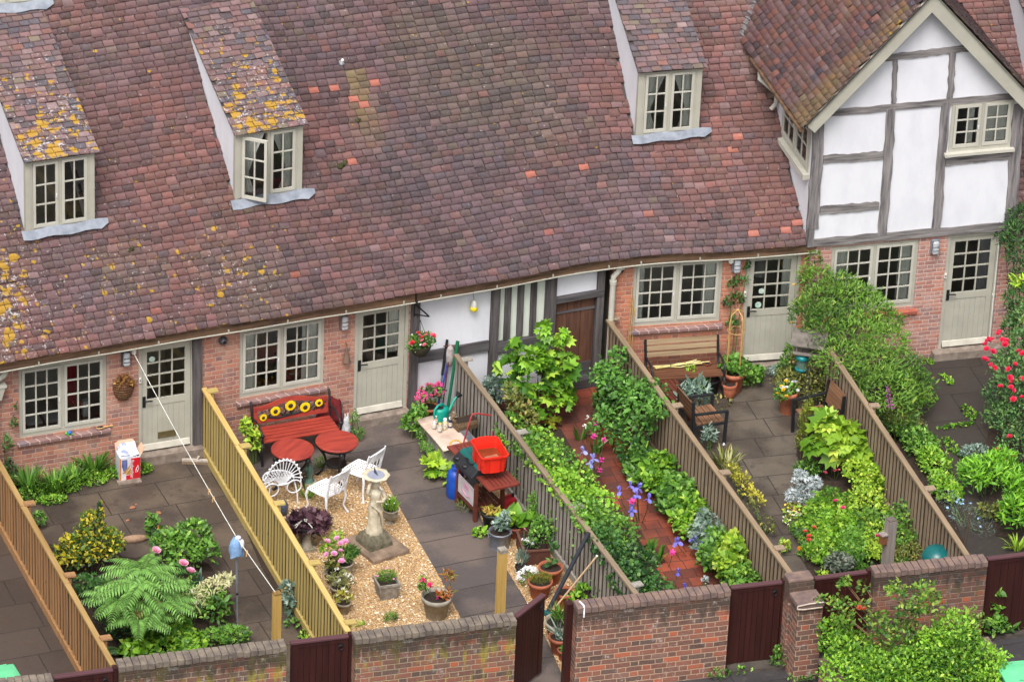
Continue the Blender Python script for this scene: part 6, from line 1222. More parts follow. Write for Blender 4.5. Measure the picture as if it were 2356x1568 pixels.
# ---- barbecue
ba = math.atan2(-1.13, .17); Rb = Matrix.Rotation(ba, 3, 'Z'); lo = np.array(Rb @ Vector((.28, -.26, 0))); bo = G(*A6(515,1085))-lo; t = T('barbecue', 'gas barbecue in a red brown timber trolley with a green lid', 'barbecue', bo, ba); BH = .84
for x, y in ((.3, -.24), (.3, .22), (-.34, -.24), (-.34, .22)): mb = MB(); mb.bar((x*1.0, y*1.06, 0), (x*.93, y, BH-.02), .055, .055); mb.build('leg', DKBR, t)
mb = MB()
for k in range(6): mb.box(-.32, .3, -.22+k*.08, -.22+k*.08+.055, .2, .22)
for y in (-.26, .22): mb.box(-.34, .32, y, y+.025, .16, .22)
mb.build('lower_shelf', DKBR, t); mb = MB(); mb.box(-.3, .25, -.262, -.25, .24, .56); mb.build('front_panel', pm('pale grey panel', S(206,198,200), None, 4, .5, 0, 0), t)
mb = MB(); PK = pm('pink chalk', S(226,140,180), None, 9, .8, 0, 0); [mb.box(-.1+.035*k, -.08+.035*k, -.265, -.262, .42, .5) for k in range(5)]; mb.tube([(-.14+.26*f, -.266, .36-.05*math.sin(PI*f)) for f in np.linspace(0, 1, 9)], .008, 4); mb.build('pink_marks', PK, t)
def slat_top(x0, x1, nm):
    mb = MB(); mb.box(x0, x1, -.27, -.21, BH-.03, BH); mb.box(x0, x1, .21, .27, BH-.03, BH); mb.box(x0, x0+.06, -.21, .21, BH-.03, BH); mb.box(x1-.06, x1, -.21, .21, BH-.03, BH)
    for k in range(6): mb.box(x0+.06, x1-.06, -.205+k*.07, -.205+k*.07+.06, BH-.025, BH-.005)
    mb.build(nm, DKBR if nm == 'left_table' else pm('red brown stained top', S(132,62,50), S(112,50,42), 12, .45, 0, .1, (.15, 1, 1)), t)
slat_top(.32, .78, 'side_table'); slat_top(-.72, -.38, 'side_table')
mb = MB(); mb.add([(-.37, -.3, BH-.15), (.31, -.3, BH-.15), (.31, .27, BH-.15), (-.37, .27, BH-.15), (-.37, -.36, BH-.02), (.31, -.36, BH-.02), (.31, .27, BH+.02), (-.37, .27, BH+.02), (-.37, -.24, BH+.1), (.31, -.24, BH+.1)], [(3,2,1,0), (0,1,5,4), (4,5,9,8), (1,2,6,5), (5,6,9), (3,0,4,7), (4,8,7), (8,9,6,7), (2,3,7,6)]); mb.build('burner_box', pm('charcoal enamel', S(52,54,58), S(44,46,50), 8, .5, .2, 0), t, bevel=.02)
mb = MB(); mb.add([(-.37, -.24, BH+.09), (.31, -.24, BH+.09), (.31, .27, BH+.04), (-.37, .27, BH+.04), (-.35, -.19, BH+.15), (.29, -.19, BH+.15), (.29, .22, BH+.15), (-.35, .22, BH+.15)], [(0,1,5,4), (1,2,6,5), (2,3,7,6), (3,0,4,7), (4,5,6,7)]); mb.build('lid', pm('dark green enamel', S(32,100,96), S(28,88,84), 5, .35, 0, 0), t, bevel=.025)
for x in (-.25, .02):
    mb = MB(); mb.M = Matrix.Translation((x, -.315, BH+.03)) @ Matrix.Rotation(1.1, 4, 'X'); mb.lathe([(.045, 0), (.045, .015), (.028, .02), (.024, .05), (1e-4, .052)], 12); mb.build('knob', DKPL, t)
mb = MB(); mb.tube([(-.05, -.23, BH+.11), (-.05, -.28, BH+.15), (.13, -.28, BH+.15), (.13, -.23, BH+.11)], .014, 6); mb.build('lid_handle', DKPL, t)
# crate on the barbecue
cz = BH+.155; p = G(*A6(648,468), cz+.3); t = T('plastic_crate', 'bright red plastic crate holding rain water and a brick, on top of the barbecue', 'crate', (p[0], p[1], cz), -.02); hw, hd = .22, .31; mb = MB(); pr = ((.85, 0), (.93, .2), (.97, .28), (1.05, .285), (1.05, .31), (.98, .31), (.9, .2), (.84, .02)); vs = []
for q_, z in pr:
    for x, y in ((-1, -.86), (-.82, -1), (.82, -1), (1, -.86), (1, .86), (.82, 1), (-.82, 1), (-1, .86)): vs.append((x*hw*q_, y*hd*q_, z))
mb.add(vs, [tuple(range(8))[::-1]]+[(i*8+k, i*8+(k+1) % 8, i*8+8+(k+1) % 8, i*8+8+k) for i in range(7) for k in range(8)]+[tuple(range(56, 64))]); mb.build('crate', CRED, t); mb = MB(); [mb.cbox((0, s*hd*.965, .14), (.16, .015, .24)) for s in (-1, 1)]; [mb.cbox((s*hw*.955, y, .14), (.015, .1, .24)) for s in (-1, 1) for y in (-.14, .14)]; [mb.box(-.09, .09, s*hd*1.05-.012, s*hd*1.05+.012, .285, .32) for s in (-1, 1)]; mb.build('ribs', CRED, t); mb = MB(); mb.poly([(-hw*.88, -hd*.88, .13), (hw*.88, -hd*.88, .13), (hw*.88, hd*.88, .13), (-hw*.88, hd*.88, .13)]); mb.build('water', pm('brown water', S(140,66,36), S(110,54,30), 4, .1, 0, .02), t)
tb = T('brick', 'loose red brown brick inside the red plastic crate', 'brick', (p[0]+.02, p[1]-.06, cz+.1), .15); mb = MB(); mb.box(-.11, .11, -.05, .05, 0, .07); mb.build('brick', pm('crate brick', S(178,112,82), S(140,84,64), 14, .9, 0, .4), tb, bevel=.005)
p = G(*A6(375,850))+np.array((-.07, -.08, 0)); t = T('gas_cylinder', 'bright blue gas cylinder standing beside the barbecue', 'gas bottle', p); BLU = pm('blue gas bottle', S(30,84,186), S(26,70,160), 5, .4, 0, .02); mb = MB(); mb.lathe([(.12, 0), (.125, .03), (.14, .06), (.142, .38), (.12, .46), (.06, .5), (.03, .51)], 20); mb.build('cylinder', BLU, t); mb = MB(); mb.lathe([(.07, .5), (.075, .56), (.06, .57), (.055, .52)], 14); mb.build('collar', BLU, t); mb = MB(); mb.lathe([(.02, .5), (.02, .6), (1e-4, .61)], 8); mb.build('valve', pm('brass', S(180,140,60)), t)
p = G(*A6(395,905)); t = T('trolley_wheel', 'small black wheel on the ground beside the blue gas bottle', 'wheel', p, .4); mb = MB(); mb.M = Matrix.Translation((0, 0, .1)) @ Matrix.Rotation(1.2, 4, 'Y'); mb.tube([(.075*math.cos(a_), .075*math.sin(a_), 0) for a_ in np.linspace(0, 2*PI, 15)[:-1]], .032, 8, closed=True); mb.build('tyre', DKPL, t); mb = MB(); mb.M = Matrix.Translation((0, 0, .1)) @ Matrix.Rotation(1.2, 4, 'Y'); mb.lathe([(.06, -.015), (.06, .015), (1e-4, .02)], 12); mb.build('rim', pm('dark grey metal', S(96,96,100)), t)
p = G(*A6(795,1000)); t = T('fuel_can', 'red plastic fuel can on the gravel behind the barbecue leg', 'fuel can', p, .3); REDC = pm('dull red plastic', S(184,44,54), S(160,36,46), 5, .4, 0, 0); mb = MB(); mb.box(-.13, .13, -.09, .09, 0, .24); mb.build('can', REDC, t, bevel=.03); mb = MB(); mb.tube([(-.08, 0, .24), (-.07, 0, .29), (.05, 0, .29), (.07, 0, .24)], .016, 6); mb.build('handle', REDC, t); mb = MB(); mb.lathe([(.025, .22), (.025, .29)], 8, (.1, 0, 0)); mb.build('cap', DKPL, t)
# planted trough
tc = [G(*A6(*q), .27) for q in ((800,1182), (938,1345), (1160,1330))]; dv = tc[2]-tc[1]; ang = math.atan2(dv[1], dv[0]); W2 = np.linalg.norm(dv); D2 = np.linalg.norm(tc[0]-tc[1]); trough = T('planter', 'rectangular brown trough planted with a small shrub and white flowers', 'planter', (tc[1][0], tc[1][1], 0), ang); BRT = pm('brown trough', S(92,56,48), S(74,44,38), 6, .6, 0, .1); mb = MB()
for b in ((0, W2, 0, .02), (0, W2, D2-.02, D2), (0, .02, .02, D2-.02), (W2-.02, W2, .02, D2-.02)): mb.box(*b, 0, .27)
mb.build('trough', BRT, trough); mb = MB(); mb.box(.02, W2-.02, .02, D2-.02, .0, .22); mb.build('soil', PSOIL, trough); mb = MB(); mb.box(-.015, W2+.015, -.015, .025, .262, .285); mb.box(-.015, .025, .025, D2+.015, .262, .285); mb.build('rim', pm('brown rim', S(112,74,64), None, 8, .5, 0, 0), trough)
# poles by the open gate, clothes post
a = G(*A7(878,930)); b = G(*A7(1275,150), 1.27); t = T('pole', 'thick black pole with a teal broom head, propped on the silver fence', 'pole', a); e = b-a; mb = MB(); mb.tube([(0, 0, .03), tuple(e)], .034, 9); mb.build('pole', pm('black foam', S(48,52,60), None, 12, .8, 0, .1), t); mb = MB(); mb.cbox((-.02, -.03, .04), (.22, .07, .07), -.9); mb.build('broom_head', pm('dark teal plastic', S(22,92,92), None, 6, .5, 0, 0), t)
a = G(*A7(905,925)); b = G(*A7(1352,375), 1.24); t = T('pale_stick', 'thin pale wooden stick propped on the silver fence', 'stick', a); e = b-a; mb = MB(); mb.tube([(0, 0, 0), tuple(e*.5), tuple(e)], .015, 7); mb.build('stick', pm('pale stick', S(222,194,156), S(200,168,126), 14, .6, 0, 0), t); mb = MB(); mb.ball(tuple(e), .02, 7); mb.build('end', IVORY, t)
lp2 = G(1156, 1262, 1.55); t = T('washing_line_post', 'tall square yellow timber post beside the grey path', 'post', (lp2[0], lp2[1], 0), .1); mb = MB(); mb.box(-.06, .06, -.06, .06, 0, 1.5); mb.build('post', YELW, t); mb = MB(); mb.box(-.062, .062, -.062, .062, 1.5, 1.56); mb.build('cap', pm('grey post end', S(160,152,140), S(120,112,100), 12, .9, 0, .3), t)
# ---- yard with the benches
rf = G(*A8(1375,1425)); L3 = 1.24; t = T('slatted_bench', 'black ended bench with tan back slats and a red brown seat', 'bench', rf-FD.d*L3, FD.ang)
for k in range(2):
    x = k*L3; mb = MB(); mb.tube([(x, 0, 0), (x, 0, .4), (x, .1, .43), (x, .42, .4), (x, .48, .6), (x, .56, .9)], .024, 6); mb.tube([(x, .44, .42), (x, .5, 0)], .024, 6); mb.tube([(x, 0, .4), (x, -.02, .6), (x, .15, .64), (x, .5, .62)], .02, 6); mb.build('cast_end', BLACK, t)
mb = MB()
for j in range(6): mb.box(.02, L3-.02, .0+j*.075, .0+j*.075+.062, .42, .445)
mb.build('seat', BENS, t); mb = MB()
for j in range(3): z = .6+j*.108; mb.prism([(.02, .485+.02*j, z), (L3-.02, .485+.02*j, z), (L3-.02, .51+.02*j, z+.072), (.02, .51+.02*j, z+.072)], (0, .022, 0))
mb.build('backrest', BENW, t)
o = t.location; R3 = lambda x, y, z: tuple(np.array(rf-FD.d*L3)+FD.d*x+FD.n*y+np.array((0, 0, z)))
t = T('cane_bundle', 'bundle of pale yellow stems laid along the bench seat', 'canes', R3(.1, .36, .45), FD.ang); mb = MB(); [mb.tube([(random.uniform(0, .12), random.uniform(-.04, .04), .01+.01*k/3), (.45, random.uniform(-.05, .05), .02+.012*(k % 3)), (.88+random.uniform(-.12, .1), random.uniform(-.06, .06), .04+.02*(k % 3))], .010, 5) for k in range(9)]; mb.build('canes', pm('pale yellow cane', S(222,212,150), S(190,176,110), 10, .7, 0, 0), t); mb = MB(); mb.tube([(.3, -.055, .02), (.3, 0, .07), (.3, .055, .02)], .006, 5); mb.build('tie', STEM, t)
pot('saucer', 'small red clay saucer on the bench seat', None, .065, .04, TERRA, root=R3(1.03, .36, .447), cat='saucer')
p = G(*A8(875,1310), .42); t = T('slatted_stool', 'long dark brown slatted stool behind the faded fence', 'stool', (p[0], p[1], 0), -1.5); mb = MB(); [mb.box(-.55, .55, -.18+k*.074, -.18+k*.074+.062, .4, .425) for k in range(5)]; mb.build('seat', DKBR, t); [(lambda mb: (mb.box(x-.025, x+.025, y-.025, y+.025, 0, .4), mb.build('leg', DKBR, t)))(MB()) for x in (-.48, .48) for y in (-.14, .14)]
def armchair(root, rot, label):
    t = T('armchair', label, 'chair', root, rot, 'black metal armchairs'); BM = pm('black painted steel', S(44,46,50), S(36,38,42), 8, .45, .1, 0)
    for x in (-.29, .29): mb = MB(); mb.bar((x, .26, 0), (x, .28, .6), .035, .05); mb.bar((x, .3, .61), (x, -.28, .64), .05, .03); mb.bar((x, -.28, 0), (x, -.34, .88), .035, .05); mb.bar((x, .27, .4), (x, -.28, .4), .03, .04); mb.build('side_frame', BM, t)
    mb = MB(); [mb.box(-.27, .27, -.24+k*.1, -.24+k*.1+.085, .42, .445) for k in range(5)]; mb.build('seat', BENS2, t)
    mb = MB(); [mb.prism([(-.27, -.29-.018*k, .5+.1*k), (.27, -.29-.018*k, .5+.1*k), (.27, -.305-.018*k, .585+.1*k), (-.27, -.305-.018*k, .585+.1*k)], (0, -.02, 0)) for k in range(4)]; mb.build('backrest', BENS2, t); return t
BENS2 = wood('tan armchair slat', S(108,76,56), S(150,112,84), 0, 14, .6, .3)
p = G(*B1(1002,500)); ac = armchair(p-np.array([.26, -.29, 0]), -PI/2+.06, 'black metal armchair with tan slats close against the faded fence'); p = G(*B2(692,830)); dup(ac, p+np.array([.26, -.29, 0]), PI/2+.06, 'black metal armchair behind the lime mallow, its back to the other fence')
# pots by the bench
t = pot('potted_plant', 'large terracotta pot of green leaves under a cane obelisk', None, .2, .38, TERL, root=G(*A8(1478,1165), .38)*np.array((1, 1, 0)), cat='potted plant'); potted(t, [(0, 0, .5, .24, .22, .16), (.08, -.08, .45, .2, .18, .14)], 420, .06, 'mid', 'round', 7)
rt_ = Vector(t.location); CANE = pm('bamboo cane', S(206,166,104), S(180,140,84), 14, .7, 0, 0); ob = T('cane_obelisk', 'pale bamboo obelisk with a rounded top standing in the big terracotta pot', 'obelisk', rt_+Vector((0, 0, .34))); mb = MB()
for a_ in (.3, 1.9, 3.4, 5.0): mb.tube([(.15*math.cos(a_), .15*math.sin(a_), 0), (.15*math.cos(a_), .15*math.sin(a_), .95), (.12*math.cos(a_), .12*math.sin(a_), 1.12), (0, 0, 1.2)], .011, 5)
mb.tube([(.15*math.cos(q), .15*math.sin(q), .8) for q in np.linspace(0, 2*PI, 13)[:-1]], .006, 4, closed=True); mb.build('canes', CANE, ob)
pot('plant_pot', 'small terracotta pot with feet below the big potted plant', None, .12, .26, TERRA, 'bowl', root=G(*A8(1440,1285), .26)*np.array((1, 1, 0)))
t = pot('bucket', 'black plastic bucket under the slatted bench', None, .165, .27, DKPL, 'bucket', root=G(*A8(1252,1240), .27)*np.array((1, 1, 0)), cat='bucket', soil=False, handles=True); mb = MB(); mb.lathe([(.15, .2), (1e-4, .2)], 16); mb.build('soil', PSOIL, t)
# canes against the brick, plant bracket
t = T('garden_canes', 'thin bamboo canes leaning on the brick left of the bench', 'canes', G(*A8(520,1000)) if False else FD.w(.28, -.12, 0)); mb = MB(); [mb.tube([(x, 0, .0), (x+.06, .1, 1.75-.2*k)], .008, 5) for k, x in enumerate((0, .03, .07))]; mb.build('canes', CANE, t)
u, z = FD.uv(*A8(1478,330)); t = T('bracket', 'small black iron bracket on the brick above the cane obelisk', 'bracket', FD.w(u, -.0, z), FD.ang); mb = MB(); mb.bar((0, 0, -.1), (0, 0, .12), .02, .015); mb.bar((0, 0, .08), (.0, -.16, .03), .015); mb.bar((0, 0, -.06), (0, -.14, .03), .012); mb.build('bracket', BLACK, t)
# bird table and feeder
p = G(*B2(818,215), 1.0); t = T('bird_table', 'grey weathered bird table with a pitched roof among the climbers', 'bird table', (p[0], p[1], 0), -.55); mb = MB(); mb.box(-.04, .04, -.04, .04, 0, .98); mb.build('pole', GRAYW, t); mb = MB(); mb.box(-.24, .24, -.18, .18, .98, 1.0); [mb.box(*b, 1.0, 1.04) for b in ((-.25, .25, -.19, -.17), (-.25, .25, .17, .19), (-.25, -.23, -.17, .17), (.23, .25, -.17, .17))]; mb.build('tray', GRAYW, t); mb = MB(); [mb.bar((x, y, 1.0), (x, y, 1.2), .025, .025) for x in (-.2, .2) for y in (-.13, .13)]; mb.build('roof_post', GRAYW, t); mb = MB(); [mb.prism([(-.29, s*.26, 1.18), (.29, s*.26, 1.18), (.29, 0, 1.36), (-.29, 0, 1.36)], (0, 0, .018)) for s in (-1, 1)]; mb.build('roof', pm('grey felt roof', S(122,114,106), S(92,86,80), 8, .9, 0, .3), t)
p = G(*B2(755,362), .66); t = T('bird_feeder', 'teal cylinder seed feeder hanging under the bird table', 'bird feeder', p); TL_ = pm('blue teal metal', S(20,128,132), S(16,112,118), 6, .4, .1, 0); mb = MB(); mb.lathe([(.1, 0), (.115, .03), (.1, .05)], 16); mb.build('tray', TL_, t); mb = MB(); mb.lathe([(.085, .05), (.085, .21)], 16); mb.build('tube', pm('seed mesh', S(60,110,108), S(120,130,110), 40, .6, .2, .2), t); mb = MB(); mb.lathe([(.1, .21), (.115, .22), (.09, .27), (.04, .29), (1e-4, .3)], 16); mb.build('cap', TL_, t); mb = MB(); mb.tube([(0, 0, .29), (0, 0, .4)], .006, 4); mb.build('hanger', BLACK, t)
# post with birdhouse tag, dome bin, stick, canes
p = G(2037, 1336); t = T('garden_post', 'thick grey weathered post standing in the leafy bed', 'post', p, .2); mb = MB(); mb.box(-.07, .07, -.07, .07, 0, 1.12); mb.build('post', GRAYW, t); mb = MB(); mb.box(-.065, .065, -.065, .065, 1.12, 1.14); mb.build('cap', pm('split end grain', S(110,100,92), None, 18, .9, 0, .5), t)
t = T('nest_box', 'small copper brown box fixed to the grey post', 'nest box', tuple(p+np.array((-.12, -.02, .72))), .2); mb = MB(); mb.box(-.045, .045, -.05, .05, 0, .16); mb.build('box', pm('copper brown', S(150,98,66), None, 9, .6, .2, 0), t); mb = MB(); mb.box(-.06, .06, -.07, .06, .16, .18); mb.build('roof', GRAYW, t)
p = G(*B3(1768,425), .7); t = T('compost_bin', 'dark teal domed compost bin behind the sooty brick wall', 'compost bin', (p[0]-.08, p[1]+.05, 0)); CT = pm('teal compost plastic', S(22,104,104), S(18,90,92), 4, .3, 0, 0); mb = MB(); mb.lathe([(.27, 0), (.26, .3), (.23, .6)], 24); mb.build('body', CT, t); mb = MB(); mb.lathe([(.235, .59), (.245, .62), (.235, .68), (.19, .75), (.1, .8), (1e-4, .81)], 24); mb.build('lid', CT, t)
a = G(*B3(1905,460)); t = T('stake', 'rough brown stake leaning at the end of the faded fence', 'stake', a); mb = MB(); mb.tube([(0, 0, 0), (.04, .03, .4), (.11, .08, .82)], [.022, .02, .017], 7); mb.tube([(.05, .04, .5), (.1, .02, .56)], .008, 5); mb.build('stake', BARK, t)
for a, b, lb in (((1138,690), (1150,395), 'upright bamboo cane tied against the faded fence near the climber'),):
    q = G(*B2(*a)); t = T('cane', lb, 'cane', q); mb = MB(); mb.tube([(0, 0, 0), (.0, .02, .8)], .01, 5); mb.build('cane', CANE, t); mb = MB(); mb.tube([(-.015, 0, .6), (.015, .02, .62)], .006, 4); mb.build('tie', IVORY, t)
# flash cap fixed on the roof, moss
q = roof_hit(*cv(400,0,2.8)(1197,440)); t = T('roof_vent', 'small white metal flue cap fixed on the tiles', 'vent', q, .1); mb = MB(); mb.tube([(0, 0, 0), (.0, -.03, .09)], .024, 8); mb.ball((0, -.03, .095), .028, 8); mb.build('cap', IVORY, t); mb = MB(); mb.cbox((0, 0, .035), (.08, .08, .01), 0, 0, .7); mb.build('flashing', LEAD, t)
MOSS = pm('dark roof moss', S(74,76,40), S(48,50,28), 30, .95, 0, .8)
for px, r_, lb in ((cv(400,0,2.8)(1200,1125), .075, 'dark moss clump beside the single orange tile on the roof'), ((300,578), .045, 'small dark moss clump low on the roof above the washing line reel'), (cv(400,0,2.8)(1310,825), .035, 'tiny moss tuft on the roof right of the open dormer')):
    q = roof_hit(*px); t = T('moss_clump', lb, 'moss', q, 0, 'moss clumps on the roof'); mb = MB(); [mb.ball((random.uniform(-1, 1)*r_*.8, random.uniform(-.6, .6)*r_, .02+random.uniform(-.02, .04)), r_*random.uniform(.4, .75), 7) for _ in range(6)]; mb.build('moss', MOSS, t)
# ================================================================ planting
def R0(px, z=0.0): return G(*px, z)
def at(px, z, foot):
    "blob centre seen at px, height z, relative to a foot"
    return tuple(G(*px, z)-np.array(foot))
def bl(foot, *items):
    f = G(*foot) if len(foot) == 2 else foot; out = []
    for (x, y, z, rx, ry, rz) in items: c = at((x, y), z, f); out.append((c[0], c[1], c[2], rx, ry, rz))
    return out
# ---- bed under the first window
f = (200,1112)
t = plant('ground_cover', 'bright green ground cover along the brick wall', f, bl(f, (70,1135,.05,.3,.2,.1), (140,1118,.06,.32,.22,.12), (210,1100,.06,.3,.2,.1), (265,1085,.05,.22,.16,.1), (320,1080,.06,.22,.14,.12), (120,1150,.04,.25,.12,.08)), 3600, .042, 'bright', 'small', 'ground cover', 0, seed=2); stuff(t)
for px, n, ln, lb in (((68,1128), 80, .62, 'tall grassy clump nearest the brown fence under the first window'), ((128,1130), 110, .55, 'arching grassy clump, second from the brown fence'), ((168,1112), 90, .5, 'grassy clump in the middle of the window bed'), ((214,1090), 100, .62, 'upright dark grassy clump nearest the drink box')):
    blades('grass_clump', lb, px, n, ln, .1, .55, 'mid', group='grassy clumps under the first window')
p = FA.w(.12, -.12, 0); plant('climbing_plant', 'thin climber growing up the left side of the first window', None, [(.0, 0, .3, .12, .08, .25), (-.02, .02, .75, .1, .06, .2), (.1, .04, 1.1, .06, .04, .18), (.13, .05, 1.4, .04, .03, .12)], 170, .09, 'dark', 'lance', 'climber', 2, root=p, seed=5)
plant('weed', 'bushy little weed between the brown fence and the flags', (88,1212), [(0, 0, .14, .13, .13, .14)], 110, .07, 'mid', 'oval', seed=4)
# ---- the fern bed
plant('variegated_shrub', 'dark shrub splashed with yellow leaves beside the brown fence', (205,1318), [(0, 0, .45, .42, .38, .34), (-.28, .0, .35, .28, .28, .3), (.28, .05, .45, .3, .28, .28), (.06, .05, .85, .2, .16, .24), (.2, .1, 1.05, .06, .06, .16)], 1500, .085, 'varie', 'oval', 'shrub', 6, tipf=.42, top=.2, seed=6, stem=BARK)
# fern fronds on a leaning trunk
fo = G(308, 1508); cr = G(322, 1360, 1.05); t = T('fern_tree', 'small tree with arching pale green ferny fronds', 'tree', fo); mb = MB(); e = cr-fo; mb.tube([(0, 0, 0), tuple(e*.35+np.array((.03, 0, 0))), tuple(e*.7), tuple(e)], [.07, .06, .05, .03], 9); mb.tube([tuple(e*.4), tuple(e*.6+np.array((.08, -.02, .02))), tuple(e*.9+np.array((.16, 0, .0)))], [.035, .03, .02], 7); mb.build('trunk', BARK, t)
def fronds(t, e, n, ln, name, col, seed, rise=.75, tone=.5, lo=0.0, npair=15, lf=.13):
    r = np.random.default_rng(seed); lv = Leaves(); mb = MB()
    for k in range(n):
        a = 2*PI*k/n*2.618+r.normal(0, .2); L_ = ln*r.uniform(.7, 1.1); el = rise*r.uniform(.3, 1.3)+lo; pts = []
        for i in range(npair+2):
            s = i/(npair+1); rr = L_*s*math.cos(el*(1-s*.6)); z = L_*s*math.sin(el)*(1-.75*s)-.15*L_*s*s; pts.append(np.array((math.cos(a)*rr, math.sin(a)*rr, z))+e)
        mb.tube([tuple(q) for q in pts[::3]], .006, 4)
        P = []; D = []; N_ = []; V = []; Z_ = []
        for i in range(2, npair+2):
            d = pts[min(i+1, npair+1)]-pts[i-1]; d /= np.linalg.norm(d); sd = np.cross(d, (0, 0, 1.)); sd /= np.linalg.norm(sd)
            for s in (-1, 1): P.append(pts[i]); D.append(sd*s+d*.45+np.array((0, 0, -.12))); N_.append((0, 0, 1.)); V.append((np.clip(tone+r.normal(0, .18)+.25*(pts[i][2]-e[2]), 0, 1), 0)); Z_.append(lf*math.sin(PI*min(.95, .18+.8*i/(npair+2)))**.6*r.uniform(.85, 1.1))
        lv.add(*leaf_arrays(np.array(P), np.array(D), np.array(N_)+r.normal(0, .12, (len(P), 3)), np.array(Z_), 'lance', np.array(V)))
    lv.build(name, col, t); mb.build('frond_rib', STEM, t)
[fronds(t, e+np.array(o_), n_, l_, 'fronds', green('fern'), 5+n_, r_, .6, npair=14, lf=.14) for o_, n_, l_, r_ in (((0, 0, .05), 20, .75, 1.1), ((.3, -.12, -.2), 17, .62, .8), ((-.3, .05, -.15), 18, .66, .9), ((.12, .3, .12), 17, .62, 1.0), ((-.1, -.3, -.3), 14, .55, .6), ((.35, .2, -.1), 13, .5, .7))]; fronds(t, e-np.array((0, 0, .1)), 9, .5, 'brown_fronds', leafmat('dying frond', S(130,84,50), S(170,112,64)), 8, -.25, .5, lf=.11)
def filler(name, label, px, blobs, n, size, col, shape, seed, **k): return plant(name, label, px, blobs, n, size, col, shape, 'plant', 4, seed=seed, **k)
filler('leafy_plant', 'bushy mint green plant at the back of the fern bed', (420,1318), [(0, 0, .36, .34, .3, .34), (.2, .15, .6, .3, .24, .24), (-.2, .15, .45, .28, .25, .28), (.36, -.05, .35, .22, .2, .26)], 1150, .09, 'mid', 'oval', 8)
filler('leafy_plant', 'single tall leafy sprig above the red tile', (350,1262), [(0, 0, .25, .09, .09, .22), (0, 0, .5, .1, .1, .12)], 90, .1, 'mid', 'oval', 9)
filler('leafy_plant', 'broad low green leaves along the mossy wall', (385,1512), [(0, 0, .18, .38, .28, .18), (-.4, .05, .2, .3, .28, .18), (.36, .08, .17, .3, .25, .15), (-.05, .3, .26, .4, .26, .2), (.2, .35, .25, .3, .25, .2)], 1000, .11, 'bright', 'heart', 10)
filler('leafy_plant', 'frilly pale green clump at the corner of the fern bed', (535,1482), [(0, 0, .16, .28, .2, .16), (-.3, .05, .14, .25, .2, .14)], 520, .085, 'mid', 'cut', 11)
filler('leafy_plant', 'dark blue green filler between the fern tree and the brown fence', (262,1440), [(0, 0, .25, .28, .4, .25), (-.05, .55, .25, .25, .35, .25), (.05, -.45, .25, .28, .3, .25), (-.2, .9, .2, .2, .3, .2)], 1300, .08, 'dark', 'cut', 12)
filler('leafy_plant', 'fine feathery green filler behind the fern tree', (430,1420), [(0, 0, .28, .35, .38, .28), (-.35, .35, .3, .35, .3, .28), (.3, .1, .2, .3, .3, .2)], 1500, .06, 'mid', 'lance', 13)
blades('iris_leaves', 'few stiff upright grey green blades in the fern bed', (455,1352), 16, .5, .07, .2, 'grey', 'iris')
t = T('fern', 'small dark green fern by the mossy wall', 'fern', G(292, 1512)); fronds(t, np.array((0, 0, .08)), 11, .4, 'fronds', green('dark'), 3, .7, .5, lf=.09)
pf = G(425, 1360); t = plant('peony', 'pink flowered plant with three open pink blossoms', (425,1360), [(0, 0, .25, .2, .2, .2), (-.35, .2, .25, .15, .15, .2)], 200, .09, 'dark', 'lance', seed=14); flowers(t, 'peony', (248,170,196), [at(q, z, pf) for q, z in (((358,1268), .55), ((421,1298), .5), ((437,1316), .48))], 1.0, True, .3); flowers(t, 'small', (244,176,50), [at(q, z, pf) for q, z in (((365,1245), .45), ((394,1240), .4))], 1.3)
yf = G(492, 1440); yb = bl((492,1440), (490,1350,.55,.2,.16,.14), (515,1335,.6,.16,.14,.12), (462,1385,.4,.16,.14,.14), (450,1360,.5,.12,.1,.08)); t = plant('choisya', 'shrub covered in cream yellow leaf tips beside the line prop', (492,1440), yb, 620, .075, 'pale', 'lance', 'shrub', 6, seed=15, stem=BARK, top=.5); lv = Leaves(); cloud(lv, [(0, 0, .25, .26, .22, .25), (.1, .1, .4, .2, .2, .2)], 260, .08, 'oval', seed=5); lv.build('lower_foliage', green('mid'), t)
for px, r_, n, lb, c in (((545,1132), .08, 30, 'tiny weed in the soil strip, nearest the broom head', 'mid'), ((562,1175), .1, 45, 'second small weed along the yellow fence foot', 'mid'), ((590,1225), .09, 40, 'small weed by the yellow fence near the washing line pegs', 'bright'), ((612,1280), .06, 20, 'sparse weed at the fence foot beyond the cloth', 'mid'), ((672,1440), .12, 60, 'green weeds at the yellow fence foot right of the line post', 'mid'), ((705,1470), .12, 60, 'weeds in the corner by the closed gate', 'bright')):
    plant('weed', lb, px, [(0, 0, .06, r_, r_*1.4, .07)], n, .05, c, 'oval', 'weed', 0, group='weeds along the yellow fence')
plant('poppy_plant', 'tall blue green poppy leaves against the yellow fence', (662,1412), [(0, 0, .2, .1, .12, .2), (.0, .05, .45, .1, .1, .14)], 110, .12, 'grey', 'cut', seed=3)
